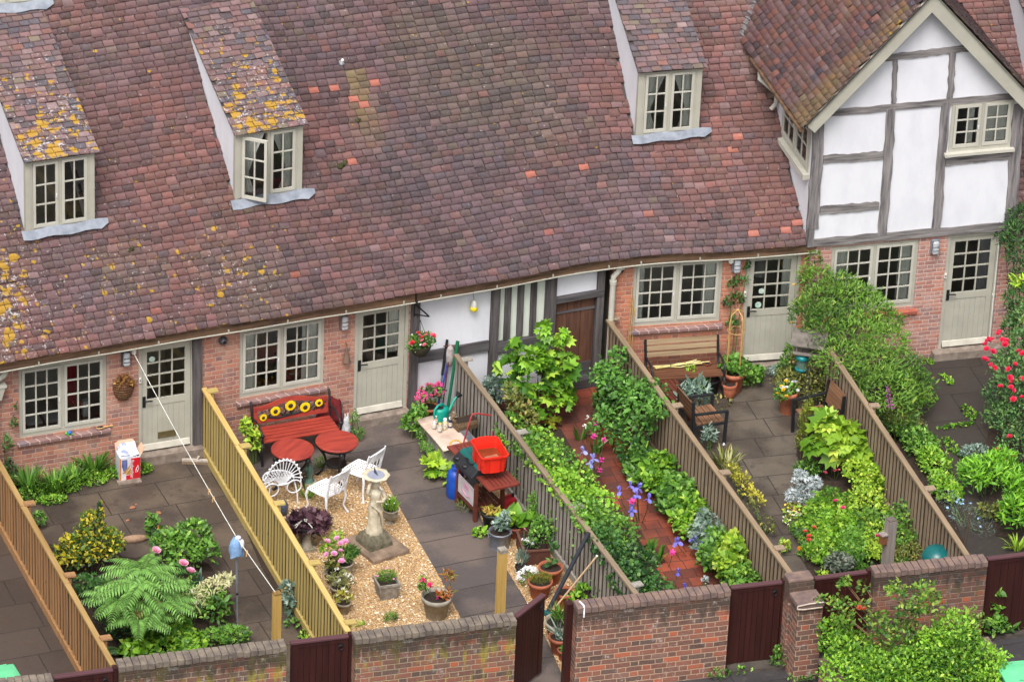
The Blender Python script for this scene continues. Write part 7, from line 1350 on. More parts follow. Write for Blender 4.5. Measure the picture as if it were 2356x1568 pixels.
# ---- gravel garden
plant('shrub', 'yellow green shrub squeezed between the yellow fence and the bench', (585,1065), [(0, 0, .35, .13, .14, .3), (-.12, .1, .6, .1, .12, .2)], 210, .09, 'lime', 'oval', 'shrub', seed=4)
plant('leafy_plant', 'feathery green plant at the corner of the netted cottage doorstep', (824,1012), [(0, 0, .12, .12, .1, .12), (-.06, .05, .35, .09, .08, .2)], 260, .05, 'mid', 'lance', seed=5)
plant('grass_tuft', 'dark green tuft under the round tables', (738,1075), [(0, 0, .1, .12, .12, .1)], 100, .09, 'mid', 'blade', seed=3)
blades('day_lily', 'strappy green clump under the fan backed chair', A3(850,1400), 46, .34, .06, .7, 'bright')
blades('day_lily', 'strappy green clump right of the purple leaved pot', A4(800,270), 46, .3, .05, .75, 'mid')
t = pot('potted_plant', 'stone pot of dark purple ruffled leaves beside the yellow fence', None, .18, .3, CAST, root=G(*A4(655,285), .28)*np.array((1, 1, 0)), cat='potted plant'); potted(t, [(-.05, 0, .42, .27, .25, .2), (.14, -.03, .4, .2, .2, .16)], 380, .14, 'purple', 'mallow', 4, up=.25, out=.8, flat=.9)
t = pot('potted_plant', 'stone urn of fine green grass behind the statue sundial', A4(1337,232), .125, .27, CAST, 'urn', cat='potted plant'); potted(t, [(0, 0, .33, .12, .11, .12)], 420, .1, 'bright', 'blade', 4, up=1.2, out=.4); flowers(t, 'small', (244,240,236), [(random.uniform(-.12, .12), random.uniform(-.12, .12), random.uniform(.35, .6)) for _ in range(7)], .9)
t = pot('potted_plant', 'stone urn of pink roses, the taller of the pair by the yellow fence', A4(950,690), .135, .28, CAST, 'urn', cat='potted plant'); ub = [(0, 0, .4, .17, .15, .14), (-.2, .1, .5, .14, .14, .2), (-.05, .2, .65, .1, .1, .1), (.12, .02, .42, .12, .12, .14)]; potted(t, ub[1:3], 150, .06, 'lime', 'oval', 4); lv = Leaves(); cloud(lv, [ub[0], ub[3]], 420, .07, 'lance', up=.9, seed=8); lv.build('fine_foliage', green('mid'), t)
uo = np.array(t.location); flowers(t, 'rose', (246,170,206), [tuple(G(*A4(*q), z)-uo) for q, z in (((890,362), .78), ((918,405), .7), ((960,390), .72), ((805,390), .72), ((920,465), .6), ((805,497), .6), ((865,490), .58), ((930,555), .5))], 1.25, False)
t = pot('potted_plant', 'low stone urn half hidden by the yellow fence, with a sprig and dark soil', A4(870,745), .16, .24, CAST, 'urn', cat='potted plant'); potted(t, [(-.06, 0, .32, .12, .1, .1), (0, .03, .45, .1, .08, .12)], 90, .09, 'olive', 'oval', 4)
t = pot('potted_plant', 'white flowered plant in a pot against the yellow fence', A4(905,860), .13, .22, CAST, cat='potted plant'); wb_ = [(0, 0, .34, .18, .16, .14), (.1, -.05, .3, .14, .14, .12)]; potted(t, wb_, 220, .065, 'olive', 'lance', 4); flowers(t, 'head', (246,244,226), over(wb_, 15, 4), .8, False)
t = pot('potted_plant', 'small plant with few white flowers low by the yellow fence', A4(945,985), .11, .2, CAST, cat='potted plant'); wb_ = [(0, 0, .28, .14, .12, .13)]; potted(t, wb_, 130, .065, 'yellow', 'lance', 4); flowers(t, 'head', (246,244,226), over(wb_, 7, 4), .7, False)
t = pot('potted_plant', 'square grey planter of bright green foliage on the gravel', A4(1305,845), .165, .3, pm('grey block planter', S(158,150,140), S(124,116,106), 12, .9, 0, .5), cat='potted plant', square=True); sb_ = [(0, 0, .36, .16, .15, .1)]; potted(t, sb_, 900, .05, 'bright', 'blade', 4, up=.9); flowers(t, 'small', (240,130,190), over(sb_, 10, 4, 1.2), .9, False)
t = pot('potted_plant', 'round grey pot of red azalea on the gravel', A4(1725,1015), .225, .38, pm('pale ribbed pot', S(166,160,148), S(134,128,116), 9, .8, 0, .3), cat='potted plant', n=28); rb = [(-.22, .05, .55, .07, .06, .18), (.2, .1, .6, .1, .08, .16), (.12, -.08, .42, .14, .1, .07)]; potted(t, [rb[0]], 60, .1, 'mid', 'lance', 4); lv = Leaves(); cloud(lv, rb[1:], 110, .1, 'lance', seed=3, tipf=.6); lv.build('rusty_foliage', leafmat('rusty leaf', S(110,100,44), S(150,140,60), S(190,96,40)), t)
uo = np.array(t.location); flowers(t, 'head', (226,30,110), [tuple(G(*A4(*q), z)-uo) for q, z in (((1620,718), .82), ((1670,772), .7), ((1655,765), .72))], 1.5, True); flowers(t, 'head', (200,40,120), [(-.02, -.1, .4)], .7, False)
plant('grass_tuft', 'small feathery tuft in the gravel at the mossy wall', A4(1340,1062), [(0, 0, .08, .12, .08, .08)], 170, .09, 'mid', 'blade', seed=3, up=1.0, stems=0)
plant('seedling', 'tiny yellow green seedling at the foot of the yellow fence', A4(1060,1095), [(0, 0, .04, .12, .06, .04)], 26, .05, 'lime', 'oval', seed=3, stems=0)
plant('seedling', 'small leafy seedling on the gravel beside the grey path', A6(570,1205), [(0, 0, .06, .13, .11, .06)], 40, .09, 'bright', 'oval', seed=3, stems=0)
# along the coffer
plant('leafy_plant', 'rounded green plant at the corner of the stained board', (950,1005), [(0, 0, .25, .2, .18, .24), (.1, .05, .4, .14, .14, .16)], 330, .09, 'mid', 'oval', seed=4)
plant('leafy_plant', 'fine leaved green plant against the concrete bunker', (990,1050), [(0, 0, .16, .16, .3, .15), (-.02, .25, .25, .13, .2, .14)], 620, .05, 'mid', 'small', seed=5)
plant('leafy_plant', 'low plant with large lime green leaves by the gas bottle', (1018,1098), [(0, 0, .14, .24, .22, .1), (-.05, .2, .22, .2, .16, .1), (.12, -.2, .1, .14, .16, .08)], 90, .19, 'lime', 'mallow', seed=6, up=.25, out=.5, flat=1.2)
t = pot('potted_plant', 'terracotta pot of bright pink geraniums behind the watering can', None, .16, .28, TERRA, root=G(985, 966)*np.array((1, 1, 0)), cat='potted plant'); gb = [(.02, 0, .45, .22, .2, .16), (-.1, -.05, .4, .14, .14, .12), (.16, .03, .5, .12, .12, .12)]; potted(t, gb, 150, .06, 'mid', 'round', 4); flowers(t, 'head', (238,84,150), over(gb, 46, 4, 1.05), 1.0, False)
t = pot('potted_plant', 'black pot of fading yellow flowers in front of the barbecue', A6(662,1140), .165, .3, DKPL, cat='potted plant'); potted(t, [(0, 0, .31, .14, .14, .04)], 70, .08, 'yellow', 'lance', 4); lv = Leaves(); cloud(lv, [(-.02, 0, .32, .12, .12, .03)], 50, .07, 'lance', seed=3); lv.build('faded_petals', leafmat('faded petals', S(200,150,80), S(230,190,110)), t)
t = pot('potted_plant', 'terracotta pot with a broad leaved hosta', None, .14, .22, TERRA, root=G(*A6(862,1118), .22)*np.array((1, 1, 0)), cat='potted plant'); potted(t, [(0, 0, .34, .2, .18, .12)], 26, .26, 'bright', 'heart', 4, up=.5, out=.6, flat=.9)
t = pot('potted_plant', 'galvanised bucket holding a pale herb', None, .18, .3, GALV, 'bucket', root=G(*A6(737,1165), .3)*np.array((1, 1, 0)), cat='potted plant', handles=True); potted(t, [(0, 0, .4, .13, .12, .14), (.06, .02, .52, .08, .08, .1)], 190, .07, 'grey', 'oval', 4)
W2_ = float(W2); D2_ = float(D2); lv = Leaves(); cloud(lv, [(W2_*.68, D2_*.28, .42, .2, .18, .18), (W2_*.8, D2_*.6, .45, .16, .18, .2)], 520, .05, 'oval', seed=4); lv.build('shrub_foliage', green('mid'), trough); lv = Leaves(); cloud(lv, [(W2_*.28, D2_*.3, .28, .12, .12, .06)], 90, .05, 'oval', seed=4); lv.build('low_foliage', green('dark'), trough); flowers(trough, 'head', (246,246,244), [(W2_*.28+random.uniform(-.13, .13), D2_*.3+random.uniform(-.12, .12), .33+random.uniform(-.02, .05)) for _ in range(16)], .8, False); flowers(trough, 'small', (244,140,170), [(W2_*.2, D2_*.72, .4)], 2.2)
plant('leafy_plant', 'wispy tall green plant between the trough and the silver fence', A6(1000,1180), [(0, 0, .25, .14, .14, .24), (.05, .1, .5, .1, .1, .2)], 420, .055, 'mid', 'lance', seed=5)
t = pot('potted_plant', 'small pot of upright lavender spikes on the gravel', A7(630,545), .09, .15, DKPL, cat='potted plant'); potted(t, [(0, 0, .28, .1, .09, .16)], 190, .12, 'grey', 'blade', 4, up=1.6, out=.4)
t = plant('alyssum', 'mound of tiny white flowers on the gravel', A7(700,640), [(0, 0, .1, .17, .16, .14)], 200, .04, 'mid', 'small', seed=4, stems=0); flowers(t, 'head', (250,250,250), over([(0, 0, .1, .18, .17, .16)], 72, 4), .85, False)
t = pot('potted_plant', 'terracotta pot of mossy yellow green heather', None, .185, .3, TERRA, root=G(*A7(815,605), .3)*np.array((1, 1, 0)), cat='potted plant'); potted(t, [(0, 0, .34, .17, .15, .07)], 900, .05, 'moss', 'blade', 4, up=.9)
t = pot('potted_plant', 'terracotta pot with a single thin rose stem by the silver fence', None, .185, .3, TERRA, root=G(*A7(915,470), .3)*np.array((1, 1, 0)), cat='potted plant'); potted(t, [(.0, 0, .36, .1, .08, .06), (.04, 0, .62, .06, .05, .1)], 34, .09, 'dark', 'oval', 4); mb = MB(); mb.tube([(0, 0, .28), (.02, 0, .5), (.04, 0, .72)], .006, 5); mb.build('stem', STEM, t)
pot('plant_pot', 'terracotta pot half hidden behind the thin pale stick', None, .15, .28, TERRA, root=G(*A7(1050,705), .28)*np.array((1, 1, 0)))
tc2 = G(*A7(1200,735), .24); t = T('black_crate', 'black crate of trailing light green leaves beside the red brick wall', 'crate', (tc2[0], tc2[1], 0), .1); mb = MB(); [mb.box(*b, 0, .24) for b in ((-.24, .24, -.2, -.18), (-.24, .24, .18, .2), (-.24, -.22, -.18, .18), (.22, .24, -.18, .18))]; mb.build('crate', DKPL, t); mb = MB(); mb.box(-.22, .22, -.18, .18, 0, .18); mb.build('soil', PSOIL, t); lv = Leaves(); cloud(lv, [(-.1, -.05, .24, .16, .14, .07), (.1, .1, .26, .14, .12, .08), (.28, -.18, .2, .12, .08, .06)], 170, .07, 'bright', 'oval') if False else cloud(lv, [(-.1, -.05, .24, .16, .14, .07), (.1, .1, .26, .14, .12, .08), (.28, -.18, .2, .12, .08, .06)], 170, .07, 'oval', seed=4); lv.build('foliage', green('bright'), t)
t = pot('potted_plant', 'pale stone pot of spiky dark grass by the gate post', None, .23, .34, CAST, root=G(*A7(1005,985), .34)*np.array((1, 1, 0)), cat='potted plant'); potted(t, [(0, .05, .38, .12, .1, .06)], 110, .28, 'mid', 'blade', 4, up=1.4, out=.5); lv = Leaves(); cloud(lv, [(0, 0, .36, .14, .12, .04)], 40, .08, 'mallow', seed=3); lv.build('purple_leaves', green('purple'), t)
t = pot('potted_plant', 'terracotta pot of pale drooping blades by the gate post', None, .17, .3, TERRA, root=G(*A7(1005,1128), .3)*np.array((1, 1, 0)), cat='potted plant'); lv = Leaves(); cloud(lv, [(-.02, 0, .34, .08, .08, .1)], 26, .3, 'blade', seed=4, up=1, out=.6); lv.build('foliage', green('grey'), t)
t = pot('potted_plant', 'smallest terracotta pot of seedlings inside the open gate', None, .11, .2, TERRA, root=G(*A7(1050,1255), .2)*np.array((1, 1, 0)), cat='potted plant'); potted(t, [(0, 0, .22, .07, .07, .04)], 30, .06, 'mid', 'oval', 4)
plant('weed', 'dry grassy weeds at the barbecue foot beside the path', A6(430,985), [(0, 0, .06, .12, .2, .06)], 130, .08, 'olive', 'blade', seed=4, stems=0, cat='weed')
# ---- red tile path garden
mf = G(1232, 962); mbl = [(0, 0, .75, .5, .4, .34), (-.42, .1, .95, .28, .25, .24), (.42, .05, .8, .3, .28, .34), (.05, -.2, .42, .48, .3, .32), (-.42, .12, 1.3, .1, .1, .18), (.12, .1, 1.45, .12, .12, .3), (.42, .1, 1.35, .12, .12, .22), (.5, -.05, .4, .16, .15, .14), (-.05, .05, 1.1, .28, .22, .2)]
plant('mallow', 'tall tree mallow with broad bright green leaves before the white studs', (1232,962), mbl, 560, .19, 'bright', 'mallow', 'shrub', 9, seed=6, up=.15, out=.7, flat=.8, jit=.5, curl=.1, stem=BARK)
plant('mallow_tip', 'tall leafy spike showing over the silver fence against the white wall', (1092,900), [(0, 0, .5, .16, .12, .25), (-.05, .05, .95, .1, .1, .25)], 70, .13, 'mid', 'mallow', seed=7)
plant('silver_plant', 'blue grey leaved plant behind the silver fence', (1150,945), [(0, 0, .35, .25, .22, .22), (-.1, .1, .5, .18, .16, .14)], 260, .12, 'grey', 'cut', seed=8, cat='plant')
plant('shrub', 'dull olive and cream leaved shrub behind the silver fence', (1192,1000), [(0, 0, .4, .22, .3, .3), (-.05, .25, .65, .16, .2, .18), (.08, -.25, .35, .18, .2, .25)], 420, .085, 'olive', 'oval', 'shrub', seed=9, tipf=.25, stem=TWIG)
plant('yellow_leaf', 'big yellowing leaves at the foot of the tree mallow', (1275,985), [(0, 0, .1, .1, .08, .12)], 12, .16, 'yellow', 'mallow', seed=3, stems=2)
ivy = []
for i, (y, hz, rx, col, lb) in enumerate(((-2.35, .75, .34, 'bright', 'frothy bright green plant nearest the olive shrub behind the silver fence'), (-3.1, .9, .36, 'mid', 'green leafy mass over the silver fence where the pink flowers stand'), (-3.9, 1.0, .36, 'bright', 'light green climber spilling over the silver fence above the red fuel can'), (-4.7, 1.05, .38, 'bright', 'light green climber over the silver fence above the brown trough'), (-5.55, 1.05, .38, 'mid', 'ivy like mass over the silver fence above the black pole tip'), (-6.4, 1.0, .36, 'dark', 'dark ivy mass over the silver fence above the pale stick tip'), (-7.15, .85, .34, 'dark', 'dark leafy clump at the front end of the silver fence'))):
    x = fx(F3, y)+.4; bb_ = [(0, 0, hz*.5, rx*1.15, .5, hz*.5), (-.2, .1, hz+.08, rx*.8, .45, .24), (.22, -.1, hz*.8, rx*.9, .42, .3), (.3, .05, hz*.4, rx*.5, .42, .3), (-.34, -.1, hz+.05, .16, .4, .16)]
    plant('climber', lb, None, bb_, 1500, .062, col, 'round', 'climber', 4, root=np.array((x, y, 0)), seed=20+i, tipf=.16, group='green mass along the silver fence', stem=TWIG)
for px, n, ln, lb in ((B1(470,1300), 22, .62, 'fan of sword leaves beside the red path, the largest'), (B1(540,1330), 18, .5, 'fan of sword leaves right of the largest one'), (B1(120,560), 16, .45, 'fan of sword leaves at the house end of the red path'), (B1(10,470), 14, .45, 'sword leaves nearest the yellowing mallow leaves')):
    blades('iris', lb, px, n, ln, .06, .3, 'mid', 'iris', 1.3, group='iris fans along the red path', fan=.2)
def on_stalks(name, label, foot, kind, c, pts, sc, cat='flower', group=None, lean=.0):
    f_ = G(*foot); t = T(name, label, cat, f_, 0, group); me = blossom_mesh(kind, c); mb = MB()
    for (px, z) in pts:
        q = G(*px, z)-f_; o = link('blossom', me, t); o.location = [float(v) for v in q]; o.rotation_euler = (.3, random.uniform(-.3, .3), random.uniform(0, 6)); s = sc*random.uniform(.85, 1.15); o.scale = (s, s, s); mb.tube([(q[0]*.25, q[1]*.25, 0), (q[0]*.8, q[1]*.8, q[2]*.6), tuple(q)], .006, 4)
    mb.build('flower_stem', STEM, t); return t
IR = (122,118,214)
on_stalks('iris_flower', 'group of violet blue irises over the middle of the red path', B1(430,1010), 'iris', IR, [(B1(*q), .75) for q in ((365,785), (415,800), (490,875), (372,962), (410,850), (285,825), (380,890))], 1.25, group='violet irises')
on_stalks('iris_flower', 'pair of violet irises leaning across the red path near the lime leaves', B1(770,1260), 'iris', IR, [(B1(*q), .35) for q in ((685,1172), (842,1198), (800,1155))], 1.15, group='violet irises')
on_stalks('iris_flower', 'violet irises at the foot of the red path by the brick wall', B1(620,1545), 'iris', (92,92,196), [(B1(*q), .4) for q in ((690,1385), (740,1490), (530,1503))], 1.15, group='violet irises')
on_stalks('iris_flower', 'pale lilac irises at the house end of the red path', B1(60,700), 'iris', (150,156,226), [(B1(*q), .5) for q in ((40,545), (90,635), (105,600))], 1.2, group='violet irises')
on_stalks('columbine', 'magenta columbines over the red path', B1(120,640), 'bell', (206,50,140), [(B1(*q), .5) for q in ((120,355), (108,445), (180,470), (163,608), (150,680), (105,590))], 1.4, group='magenta columbines')
on_stalks('columbine', 'lone magenta columbine low on the red path', B1(620,1330), 'bell', (226,60,150), [(B1(652,1245), .35), (B1(372,893), .8)], 1.4, group='magenta columbines')
on_stalks('white_flower', 'small white flower heads beside the red path', B1(70,480), 'head', (244,244,240), [(B1(70,325), .45), (B1(45,380), .4)], 1.2)
f_ = G(*B1(140,560)); t = T('seed_stalk', 'long pale green stalk bending over the red path', 'stalk', f_); mb = MB(); q = G(*B1(400,370), .55)-f_; mb.tube([(0, 0, .1), tuple(q*.5+np.array((0, 0, .12))), tuple(q)], [.014, .012, .007], 6); mb.build('stalk', pm('pale stalk', S(150,190,120)), t); mb = MB(); mb.ball(tuple(q), .03, 7); mb.ball(tuple(q*.92), .022, 7); mb.build('seed_head', pm('tan seed head', S(190,168,130)), t)
plant('shrub', 'upright leafy shrub beside the old plank door', (1392,965), [(0, 0, .35, .2, .2, .3), (-.03, .0, .75, .16, .16, .25)], 260, .14, 'laurel', 'lance', 'shrub', seed=4, up=.3)
y0 = 1000
rr_ = lambda y, dx: np.array((fx(F4, y)-dx, y, 0))
plant('climber', 'glossy leaved climber covering the start of the faded fence', None, [(0, 0, .55, .34, .4, .45), (.1, -.3, .85, .32, .35, .34), (-.05, .3, .85, .3, .3, .34), (.15, -.6, .95, .3, .3, .26), (-.3, -.5, .4, .3, .35, .35), (.2, .5, 1.1, .15, .2, .2)], 1250, .10, 'laurel', 'oval', 'climber', root=rr_(-1.35, .42), seed=5, curl=.2)
plant('climber', 'glossy climber sprawling over the faded fence behind the armchair', None, [(.15, 0, .9, .34, .42, .26), (.0, -.1, .6, .3, .36, .3), (.35, .2, 1.1, .3, .3, .16), (.3, -.35, 1.05, .3, .25, .18), (-.1, -.4, .35, .3, .35, .3)], 850, .10, 'laurel', 'oval', 'climber', root=rr_(-2.2, .42), seed=6, curl=.2)
plant('twig', 'white forked twig caught in the climber', None, [(0, 0, .6, .04, .04, .04)], 6, .05, 'mid', 'oval', 'twig', 0, root=rr_(-1.5, .3), seed=6)
for i, (y, dx, rx, rz, n, size, col, shape, lb) in enumerate(((-2.9, .55, .34, .3, 260, .15, 'mid', 'oval', 'low rosette plant with long green leaves beside the red path'), (-3.35, .45, .36, .42, 330, .13, 'bright', 'oval', 'large leaved green clump against the faded fence, near the rosette'), (-4.1, .42, .36, .42, 360, .12, 'mid', 'heart', 'heart leaved green clump along the faded fence'), (-4.75, .42, .34, .4, 340, .12, 'bright', 'oval', 'bright leafy clump before the blue grey poppy leaves'), (-5.35, .4, .26, .48, 200, .13, 'grey', 'cut', 'blue grey poppy leaves in the right bed of the red path'), (-5.85, .4, .34, .45, 340, .11, 'mid', 'oval', 'mid green clump between the blue grey and the lime plants'), (-6.35, .38, .27, .6, 300, .11, 'lime', 'round', 'lime yellow leaved plant in the right bed of the red path'), (-6.9, .4, .34, .42, 330, .11, 'mid', 'oval', 'green leafy clump in front of the lime plant'), (-7.4, .45, .36, .3, 300, .13, 'bright', 'oval', 'broad green leaves at the brick wall end of the right bed'), (-7.7, .2, .2, .22, 260, .07, 'dark', 'lance', 'fine dark sprigs at the corner beside the plank gate'))):
    plant('leafy_plant', lb, None, [(.06, 0, rz*.6, rx*.9, .42, rz*.6), (.14, .1, rz*1.05, rx*.7, .34, rz*.45), (-.04, -.15, rz*.75, rx*.55, .3, rz*.35)], int(n*1.9), size*.92, col, shape, 'plant', 4, root=rr_(y, dx), seed=40+i, tipf=.16)
blades('grass_clump', 'pale grassy tuft spilling onto the red path', B1(640,930), 30, .35, .06, .9, 'grey')
plant('silver_sprig', 'tiny silver sprig on the red path by the brick wall', B1(875,1490), [(0, 0, .12, .05, .05, .12)], 30, .06, 'silver', 'cut', seed=3)
plant('weed', 'ferny low greenery at the house end of the right bed', B1(250,370), [(0, 0, .06, .2, .25, .07)], 260, .05, 'olive', 'small', seed=3, stems=0, cat='weed')
# ---- yard with the armchairs
plant('leafy_plant', 'long leaved grey green plant behind the faded fence, beside the stool', (1596,968), [(0, 0, .4, .24, .2, .28), (.08, .05, .6, .18, .16, .16), (-.12, .1, .5, .16, .16, .2)], 190, .16, 'grey', 'lance', seed=4)
plant('leafy_plant', 'feathery light green plant beside the black bucket', A8(1130,1390), [(0, 0, .2, .2, .18, .2), (-.1, .1, .35, .14, .14, .16)], 420, .05, 'bright', 'small', seed=5)
plant('leafy_plant', 'green leafy plant at the foot of the big terracotta pot', A8(1640,1320), [(0, 0, .18, .2, .16, .18), (.15, .15, .16, .14, .12, .14)], 320, .07, 'mid', 'round', seed=5)
plant('lavender', 'grey green lavender tuft at the doorstep', A8(1875,1215), [(0, 0, .1, .15, .12, .1)], 220, .06, 'grey', 'lance', seed=5, stems=0)
p = FD.w(FD.uv(*A8(1470,500))[0], -.06, 0); plant('climbing_plant', 'thin dark climber on the brick above the cane obelisk', None, [(0, 0, 1.35, .22, .05, .2), (.05, 0, 1.7, .2, .05, .15), (.2, 0, 2.0, .06, .04, .15), (.0, 0, .95, .12, .05, .15)], 260, .06, 'dark', 'oval', 'climber', 4, root=p, seed=5)
t = plant('wiry_weeds', 'yellow green wisps on the slabs near the armchair', A8(1330,1490), [(0, 0, .04, .3, .3, .03)], 60, .05, 'olive', 'small', 'weed', 0, seed=4)
blades('dead_iris', 'dry tan stalks behind the faded fence', B1(1000,660), 36, .55, .12, .5, 'olive', 'blade'); 
lv = bpy.data.objects[-1] if False else None
t = blades('dry_stalks', 'bleached straw stalks standing up beside the faded fence', B1(1040,690), 30, .6, .12, .45, 'pale', 'blade')
on_stalks('white_flower', 'single white daisy beside the dry stalks', B1(1065,700), 'head', (246,244,236), [(B1(1068,632), .2), (B1(1005,510), .5)], .9)
plant('lavender', 'pale lilac spiked plant behind the faded fence near the armchair', B1(900,540), [(0, 0, .25, .12, .14, .22)], 200, .07, 'grey', 'lance', seed=4)
plant('shrub', 'yellow leaved low shrub along the faded fence', B1(1130,870), [(0, 0, .25, .12, .3, .22), (-.05, .3, .3, .1, .25, .2), (.08, -.4, .2, .1, .25, .16)], 460, .055, 'yellow', 'small', 'shrub', seed=4)
plant('weed', 'sparse dark sprigs along the faded fence foot', B1(1300,1110), [(0, 0, .15, .1, .25, .14), (-.1, .4, .25, .08, .2, .14)], 110, .06, 'olive', 'oval', seed=4, cat='weed')
plant('seedling', 'leafy yellow sprout at the fence end near the pier', B3(600,420), [(0, 0, .12, .12, .12, .12)], 60, .06, 'lime', 'oval', seed=4)
t = pot('potted_plant', 'tall terracotta pot of yellow and white pansies', A8(1985,1560), .17, .42, TERL, cat='potted plant'); pb_ = [(0, 0, .46, .2, .18, .1), (-.15, -.05, .36, .12, .14, .16)]; potted(t, pb_, 280, .055, 'mid', 'oval', 4); flowers(t, 'rose', (244,196,40), over(pb_, 8, 4), .9, False); flowers(t, 'rose', (240,240,246), over(pb_, 9, 7), .9, False)
plant('shrub', 'dense mixed green shrub under the bird table', (1845,940), [(0, 0, .35, .34, .3, .34), (.25, .15, .55, .3, .25, .28), (-.18, .3, .35, .25, .25, .28), (.32, -.1, .35, .25, .25, .28), (.1, .3, .8, .25, .2, .2)], 2100, .055, 'olive', 'oval', 'shrub', seed=5, tipf=.2)
plant('shrub', 'light green leafy shrub beside the doorstep, left of the bird table', (1808,880), [(0, 0, .25, .18, .16, .24), (.1, .1, .45, .16, .14, .2)], 420, .06, 'mid', 'oval', 'shrub', seed=6)
blades('iris_leaves', 'upright dark blades beside the second armchair', B2(850,560), 24, .45, .08, .25, 'dark', 'iris')
for px, h, r_, lb in ((B2(755,1030), 1.0, .12, 'narrow golden conifer, the taller of two beside the lime mallow'), (B2(800,870), .7, .1, 'narrow golden conifer, the shorter one behind')):
    plant('conifer', lb, px, [(0, 0, h*.3, r_, r_, h*.32), (0, 0, h*.62, r_*.8, r_*.8, h*.28), (0, 0, h*.85, r_*.5, r_*.5, h*.18)], 900, .045, 'moss', 'lance', 'conifer', 1, seed=4, up=1.6, out=.6, group='narrow golden conifers', stem=BARK)
plant('mallow', 'lime green mallow with huge leaves beside the conifers', (1917,1092), [(0, 0, .5, .32, .3, .3), (-.1, .15, .85, .25, .22, .2), (.2, -.1, .45, .3, .28, .25), (.35, -.2, .5, .2, .2, .16), (-.25, .25, 1.0, .16, .14, .12), (.45, -.45, .4, .3, .25, .2), (.1, .0, .7, .35, .3, .25), (-.32, .0, .6, .22, .2, .2)], 200, .33, 'lime', 'mallow', 'shrub', 6, seed=6, up=.15, out=.6, flat=.9)
plant('dusty_miller', 'silvery white leaved plant at the edge of the slabs', (1845,1166), [(0, 0, .22, .27, .22, .2), (-.05, .05, .5, .14, .12, .18), (.2, .02, .4, .12, .12, .14), (-.18, -.05, .22, .14, .14, .14)], 520, .09, 'silver', 'cut', seed=7)
t = plant('saxifrage', 'low pink and cream flowered mat at the edge of the slabs', (1846,1178), [(0, 0, .06, .2, .16, .06)], 120, .04, 'mid', 'small', seed=5, stems=0); flowers(t, 'small', (230,130,150), over([(0, 0, .06, .22, .17, .07)], 34, 4), 1.0, False)
plant('lady_mantle', 'yellow green frothy plant beside the lime mallow', (2003,1142), [(0, 0, .3, .34, .3, .22), (-.15, .25, .35, .26, .25, .2), (.2, -.05, .25, .26, .25, .18)], 1100, .06, 'lime', 'round', seed=5)
plant('leafy_plant', 'small dark orange flecked plant at the foot of the conifers', B2(800,1190), [(0, 0, .18, .24, .2, .16)], 360, .055, 'mid', 'oval', seed=5)
on_stalks('pink_flower', 'two pink tulips under the lime mallow', B2(1010,1190), 'rose', (222,90,120), [(B2(1010,1125), .25), (B2(1040,1125), .25), (B2(935,1145), .2)], .9)
for i, (px, rx, rz, n, size, col, shape, lb) in enumerate(((B3(930,200), .34, .3, 330, .11, 'bright', 'cut', 'bright green poppy foliage at the back of the big leafy bed'), (B3(1180,190), .36, .3, 420, .075, 'lime', 'oval', 'yellow green spurge at the back of the big leafy bed'), (B3(820,330), .3, .25, 320, .09, 'bright', 'cut', 'light green ferny foliage at the slab edge of the big bed'), (B3(1000,340), .34, .28, 340, .12, 'bright', 'cut', 'bright jagged leaves in the middle of the big bed'), (B3(1200,340), .34, .3, 340, .1, 'mid', 'cut', 'mid green jagged leaves beside the grey post'), (B3(900,450), .3, .22, 300, .13, 'bright', 'cut', 'large jagged leaves before the clay bowl'), (B3(1120,460), .3, .25, 320, .11, 'mid', 'cut', 'mid green foliage between the sage and the grey post'), (B3(1270,440), .22, .3, 300, .07, 'lime', 'oval', 'yellow green sprigs in front of the grey post'), (B3(1470,360), .3, .4, 330, .1, 'mid', 'cut', 'green foliage between the grey post and the faded fence'), (B3(1500,480), .36, .2, 420, .06, 'olive', 'oval', 'small leaved olive sprigs before the compost bin'), (B3(1400,490), .2, .14, 90, .12, 'mid', 'heart', 'few broad leaves at the foot of the grey post'))):
    plant('leafy_plant', lb, px, [(0, .05, rz*.6, rx*1.25, .42, rz*.65), (.08, .2, rz, rx*.9, .32, rz*.5), (-.15, -.1, rz*.7, rx*.7, .3, rz*.4)], int(n*2.1), size*.9, col, shape, 'plant', 4, seed=60+i, tipf=.18)
plant('sage', 'grey purple sage bush at the front of the big bed', B3(1000,560), [(0, 0, .16, .24, .2, .16)], 330, .09, 'sage', 'oval', seed=5)
plant('seedling', 'small bright green plant at the soil edge by the plank gate', B3(880,590), [(0, 0, .05, .1, .08, .05)], 60, .05, 'lime', 'small', seed=5, stems=0)
plant('seedling', 'little leafy seedling between the sage and the grey post', B3(1150,540), [(0, 0, .06, .14, .1, .06)], 40, .08, 'mid', 'oval', seed=5, stems=0)
on_stalks('poppy', 'scattered red poppies in the big bed', B3(800,330), 'rose', (226,90,80), [(B3(785,300), .3), (B3(755,265), .25), (B3(820,235), .3), (B3(780,325), .25)], 1.0)
on_stalks('poppy', 'magenta poppies in the big leafy bed', B3(1010,130), 'rose', (220,70,130), [(B3(978,42), .45), (B3(1032,90), .4), (B3(1285,297), .6)], 1.0)
t = plant('bedding_flowers', 'white and yellow bedding flowers along the slab edge', B3(700,250), [(0, .1, .08, .18, .32, .08), (.1, .4, .1, .2, .2, .1)], 200, .045, 'lime', 'small', seed=5, stems=0); flowers(t, 'small', (244,240,214), over([(0, .1, .08, .2, .34, .09)], 26, 4), 1.1, False); flowers(t, 'small', (240,200,60), over([(.1, .4, .1, .22, .22, .1)], 18, 6), 1.1, False)
